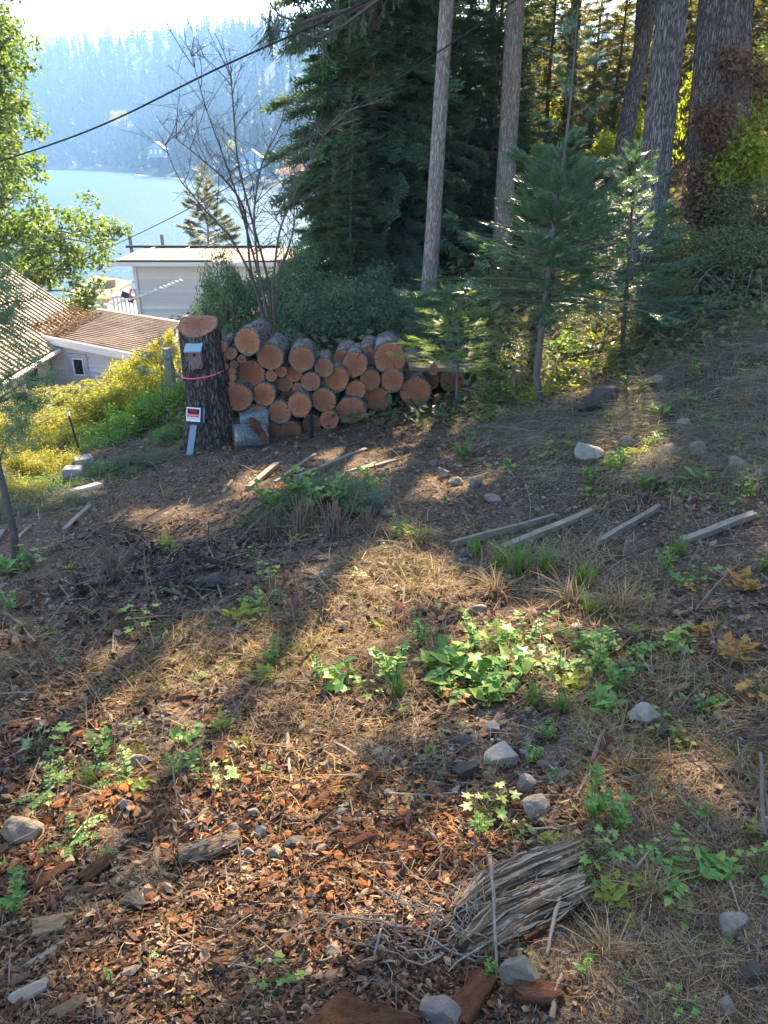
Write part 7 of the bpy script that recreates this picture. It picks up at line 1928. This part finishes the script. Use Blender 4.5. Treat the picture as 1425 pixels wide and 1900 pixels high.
# straw and dead grass
W = lambda px, py: np.clip(.24 + blob(px, py, [(740, 1080, 150, 80, 1), (650, 1200, 220, 90, 1), (300, 1250, 260, 90, .7), (900, 1180, 260, 90, .9), (1250, 1500, 260, 300, .9), (1150, 1780, 260, 160, .9), (620, 1350, 300, 80, .5), (1000, 1100, 260, 60, .8)]), 0, 1) * (1 - .6 * path_w(px, py)) * (1 - .6 * burn_w(px, py))
g, d, px, py = sample(110000, (-60, 1490, 860, 1960), W)
scatter('dry_straw', 'tan dry straw and needles strewn over the slope', 'straw', g, d * 34, STRAW, STRAWF, .35, .14, (.5, .7), .25, None, .4, 1.7)
g, d, px, py = sample(42000, (850, 1490, 560, 900), lambda px, py: np.clip((px - 760) / 900 + .15 * 0 + blob(px, py, [(1330, 640, 160, 70, 1), (1200, 760, 300, 80, .6)]), 0, 1) * (py > 560 + (1425 - px) * .28 - 60))
scatter('dead_grass', 'grey dead grass combed down the right bank', 'greystraw', g, d * 58, STRAW, STRAWF, .3, .16, (.22, .25), .3, (-.75, -.45, -.1), .5, 1.5)
g, d, px, py = sample(24000, (-60, 1490, 730, 1000), lambda px, py: (py > 790 - .10 * px) * (.75 - .3 * path_w(px, py)) * np.clip((px + 100) / 500, .5, 1))
scatter('fine_litter', 'fine grey brown litter on the path and far slope', 'dead_leaf', g, d * 8, CURL, CURLF, .4, .3, None, .1, None, .4, 1.5)
g, d, px, py = sample(24000, (-60, 1490, 730, 1060), lambda px, py: (py > 790 - .10 * px) * .55)
scatter('fine_twigs', 'fine twigs and needles on the path and far slope', 'greystraw', g, d * 16, STRAW, STRAWF, .35, .2, (.6, .8), .2, None, .4, 1.5)
tv_ = []; tf_ = []
for q in range(7):
    az_ = rng.uniform(0, 6.28); l_ = rng.uniform(.5, 1.1); b_ = rng.normal(0, .12, 2); k0 = len(tv_); sx_, sy_ = -math.sin(az_) * .02, math.cos(az_) * .02
    for t0, h0_ in ((0, 0), (.35, .45), (.95, .62)):
        cx_, cy_ = b_[0] + math.cos(az_) * t0 * l_, b_[1] + math.sin(az_) * t0 * l_; wv = 1 - t0
        tv_ += [(cx_ - sx_ * wv, cy_ - sy_ * wv, h0_ * l_), (cx_ + sx_ * wv, cy_ + sy_ * wv, h0_ * l_)]
    tf_ += [[k0, k0 + 1, k0 + 3, k0 + 2], [k0 + 2, k0 + 3, k0 + 5, k0 + 4]]
g, d, px, py = sample(5200, (-60, 1490, 880, 1960), lambda px, py: np.clip(.12 + blob(px, py, [(740, 1080, 160, 70, 1), (640, 1190, 220, 90, .9), (1050, 1100, 240, 60, 1), (1200, 1550, 260, 300, .8), (1150, 1780, 220, 140, .8), (350, 1250, 260, 90, .6), (560, 960, 160, 40, .6)]), 0, 1) * (1 - .9 * path_w(px, py)))
scatter('dry_grass', 'short dry grass sprouting all over the slope', 'straw', g, d * 30, np.array(tv_), np.array(tf_), .25, .0, None, 0, None, .4, 1.5, 1.6)
# dead leaves
W = lambda px, py: np.clip(.22 + blob(px, py, [(200, 1250, 280, 120, .7), (1200, 1250, 260, 160, .8), (1350, 1250, 100, 90, 1), (600, 1400, 400, 100, .4), (250, 1700, 400, 200, .4)]), 0, 1) * (1 - .7 * path_w(px, py)) * (1 - .5 * burn_w(px, py))
g, d, px, py = sample(19000, (-60, 1490, 1000, 1960), W)
scatter('dead_leaves', 'curled brown dead leaves among the litter', 'dead_leaf', g, d * 14, CURL, CURLF, .45, .35, (.6, .5), .2, None, .4, 1.7)
# twigs
g, d, px, py = sample(5200, (-60, 1490, 960, 1960), lambda px, py: .35 + .6 * blob(px, py, [(1200, 1600, 300, 300, 1), (300, 1050, 260, 60, .8), (560, 980, 160, 50, 1)]))
scatter('twigs', 'thin dead twigs lying all over the slope', 'twig', g, d * 62, TWIG, TWIGF, .3, .08, (.7, .8), .25, None, .3, 1.6)
g, d, px, py = sample(2600, (120, 700, 960, 1160), burn_w)
o = scatter('charred_twigs', 'charred black twigs on the burnt patch', 'soot', g, d * 40, TWIG, TWIGF, .3, .1, (.7, .9), .25, None, .3, 1.6)
g, d, px, py = sample(5000, (100, 720, 940, 1180), burn_w)
scatter('charred_litter', 'charred black crumbs on the burnt patch', 'soot', g, d * 9, CURL, CURLF, .5, .4, (.6, .5), .2, None, .4, 1.6)
# gravel
g, d, px, py = sample(15000, (-60, 1490, 840, 1960), lambda px, py: .18 + .8 * blob(px, py, [(480, 1545, 170, 40, 1), (920, 1420, 200, 70, .9), (1250, 1480, 220, 120, .5), (1100, 960, 300, 30, .4)]))
scatter('gravel', 'small grey pebbles between the bark chips', 'pebble', g, d * 3.2, pb_v, pb_f, .5, .4, None, 0, None, .4, 1.7)
# the same litter carried on to both sides of the slope
for bx in ((-800, -60, 800, 1960), (1490, 2250, 700, 1960)):
    g, d, px, py = sample(7000, bx); scatter('side_litter', 'brown leaf litter carried on beyond the %s of the slope' % ('left' if bx[0] < 0 else 'right'), 'dead_leaf', g, d * 19, [FLK, SPL], None, .5, .3, (.5, .8), .2, None, .4, 1.6, 0)
    g, d, px, py = sample(9000, bx); scatter('side_straw', 'dry straw carried on beyond the %s of the slope' % ('left' if bx[0] < 0 else 'right'), 'straw', g, d * 44, STRAW, STRAWF, .35, .14, (.6, .7), .25, None, .4, 1.7, 0)
# moss
mg = []
for cx_, cy_, rx_, ry_, n in ((400, 1235, 150, 26, 900), (560, 1215, 60, 30, 500), (250, 1395, 26, 12, 260), (1230, 1370, 60, 30, 700), (1180, 1420, 60, 26, 500), (1080, 1700, 70, 50, 700), (1130, 1760, 60, 50, 500), (330, 1170, 80, 20, 350), (640, 1170, 120, 40, 600), (480, 1130, 120, 30, 500), (320, 1710, 30, 16, 200), (450, 1880, 60, 20, 260), (760, 1060, 60, 60, 500), (1380, 1400, 60, 30, 400)):
    n = int(n * 1.6); x = rng.normal(cx_, rx_ * .6, n); y = rng.normal(cy_, ry_ * .6, n); mg.append(np.stack([x, y], 1))
mg = np.vstack(mg); g = Gv(mg[:, 0], mg[:, 1]); d = (g[:, 1] * CP - g[:, 2] * SP) / FPX
scatter('moss', 'yellow green moss cushions in the litter', 'moss', g, d * 9, STRAW * [1, 6, 1], STRAWF, .9, .5, (.6, .6), .9, None, .5, 1.4)
# green ground cover
W = lambda px, py: np.clip(blob(px, py, [(870, 1240, 150, 60, 1), (1130, 1240, 160, 70, .9), (1050, 1060, 200, 40, .8), (1050, 800, 260, 90, .6), (1250, 880, 220, 70, .8), (1250, 760, 220, 60, .6), (1100, 820, 160, 60, .7), (960, 700, 150, 60, .7), (200, 900, 150, 22, .8), (60, 930, 100, 30, .8), (600, 930, 130, 36, .9), (1130, 1540, 120, 90, .5), (1250, 1330, 160, 60, .5), (740, 1000, 80, 30, .6), (620, 1130, 200, 60, .2)]), 0, 1)
g, d, px, py = sample(15000, (-60, 1490, 620, 1900), W)
scatter('ground_cover', 'small green leaves of creeping ground cover', 'mixed_leaf', g, d * 12, leaf_tpl(.6)[0], leaf_tpl(.6)[1], .5, 1.2, None, .5, None, .4, 1.6)
g, d, px, py = sample(9000, (-60, 1490, 620, 1900), W)
scatter('grass', 'thin green grass blades through the litter', 'grass', g, d * 26, STRAW, STRAWF, .5, .1, (.6, .8), 1.1, None, .4, 1.5)
# understory carpet on the wooded slope
g, d, px, py = sample(26000, (820, 1490, 380, 760), lambda px, py: np.clip((py - 360) / 100, 0, 1) * .9 * np.clip((1425 - px) * .28 + 640 - py, 0, 40) / 40)
scatter('undergrowth', 'low dull undergrowth leaves across the wooded bank', 'mixed_leaf', g, np.minimum(d * 13, .16), leaf_tpl(.6)[0], leaf_tpl(.6)[1], .5, 1.8, None, .5, None, .4, 1.6)
g, d, px, py = sample(9000, (-60, 900, 560, 800), lambda px, py: .8 + 0 * px)
scatter('undergrowth', 'dull ground leaves behind the log pile and below the brambles', 'mixed_leaf', g, np.minimum(d * 13, .2), leaf_tpl(.6)[0], leaf_tpl(.6)[1], .5, 1.8, None, .5, None, .4, 1.6)
# brambly bare canes on the bank
rng2 = np.random.default_rng(4)
for cx_, cy_, lab in ((1290, 580, 'arching bare canes over the middle of the bank'), (1380, 530, 'arching bare canes at the right edge of the bank'), (1220, 600, 'arching bare canes before the thick blue grey trunk'), (300, 850, 'grey dry twiggy brush left of the sign post')):
    o = G(cx_, cy_); s = pxs(o); a = Acc()
    for q in range(34):
        b0 = np.array([rng2.normal(0, 60 * s), rng2.normal(0, .5), .0]); az = rng2.uniform(0, 6.28); l = rng2.uniform(.4, 1.3) * (1 if cy_ < 700 else .5); t = np.linspace(0, 1, 9)[:, None]
        a.tube(b0 + np.array([math.cos(az), math.sin(az), 0]) * l * t + np.array([0, 0, l * .9]) * (t - .95 * t * t), .005, 4)
    obj('cane_clump', a.mesh('cane_clump', [M['greybranch']]), None, o, None, None, lab, 'canes')
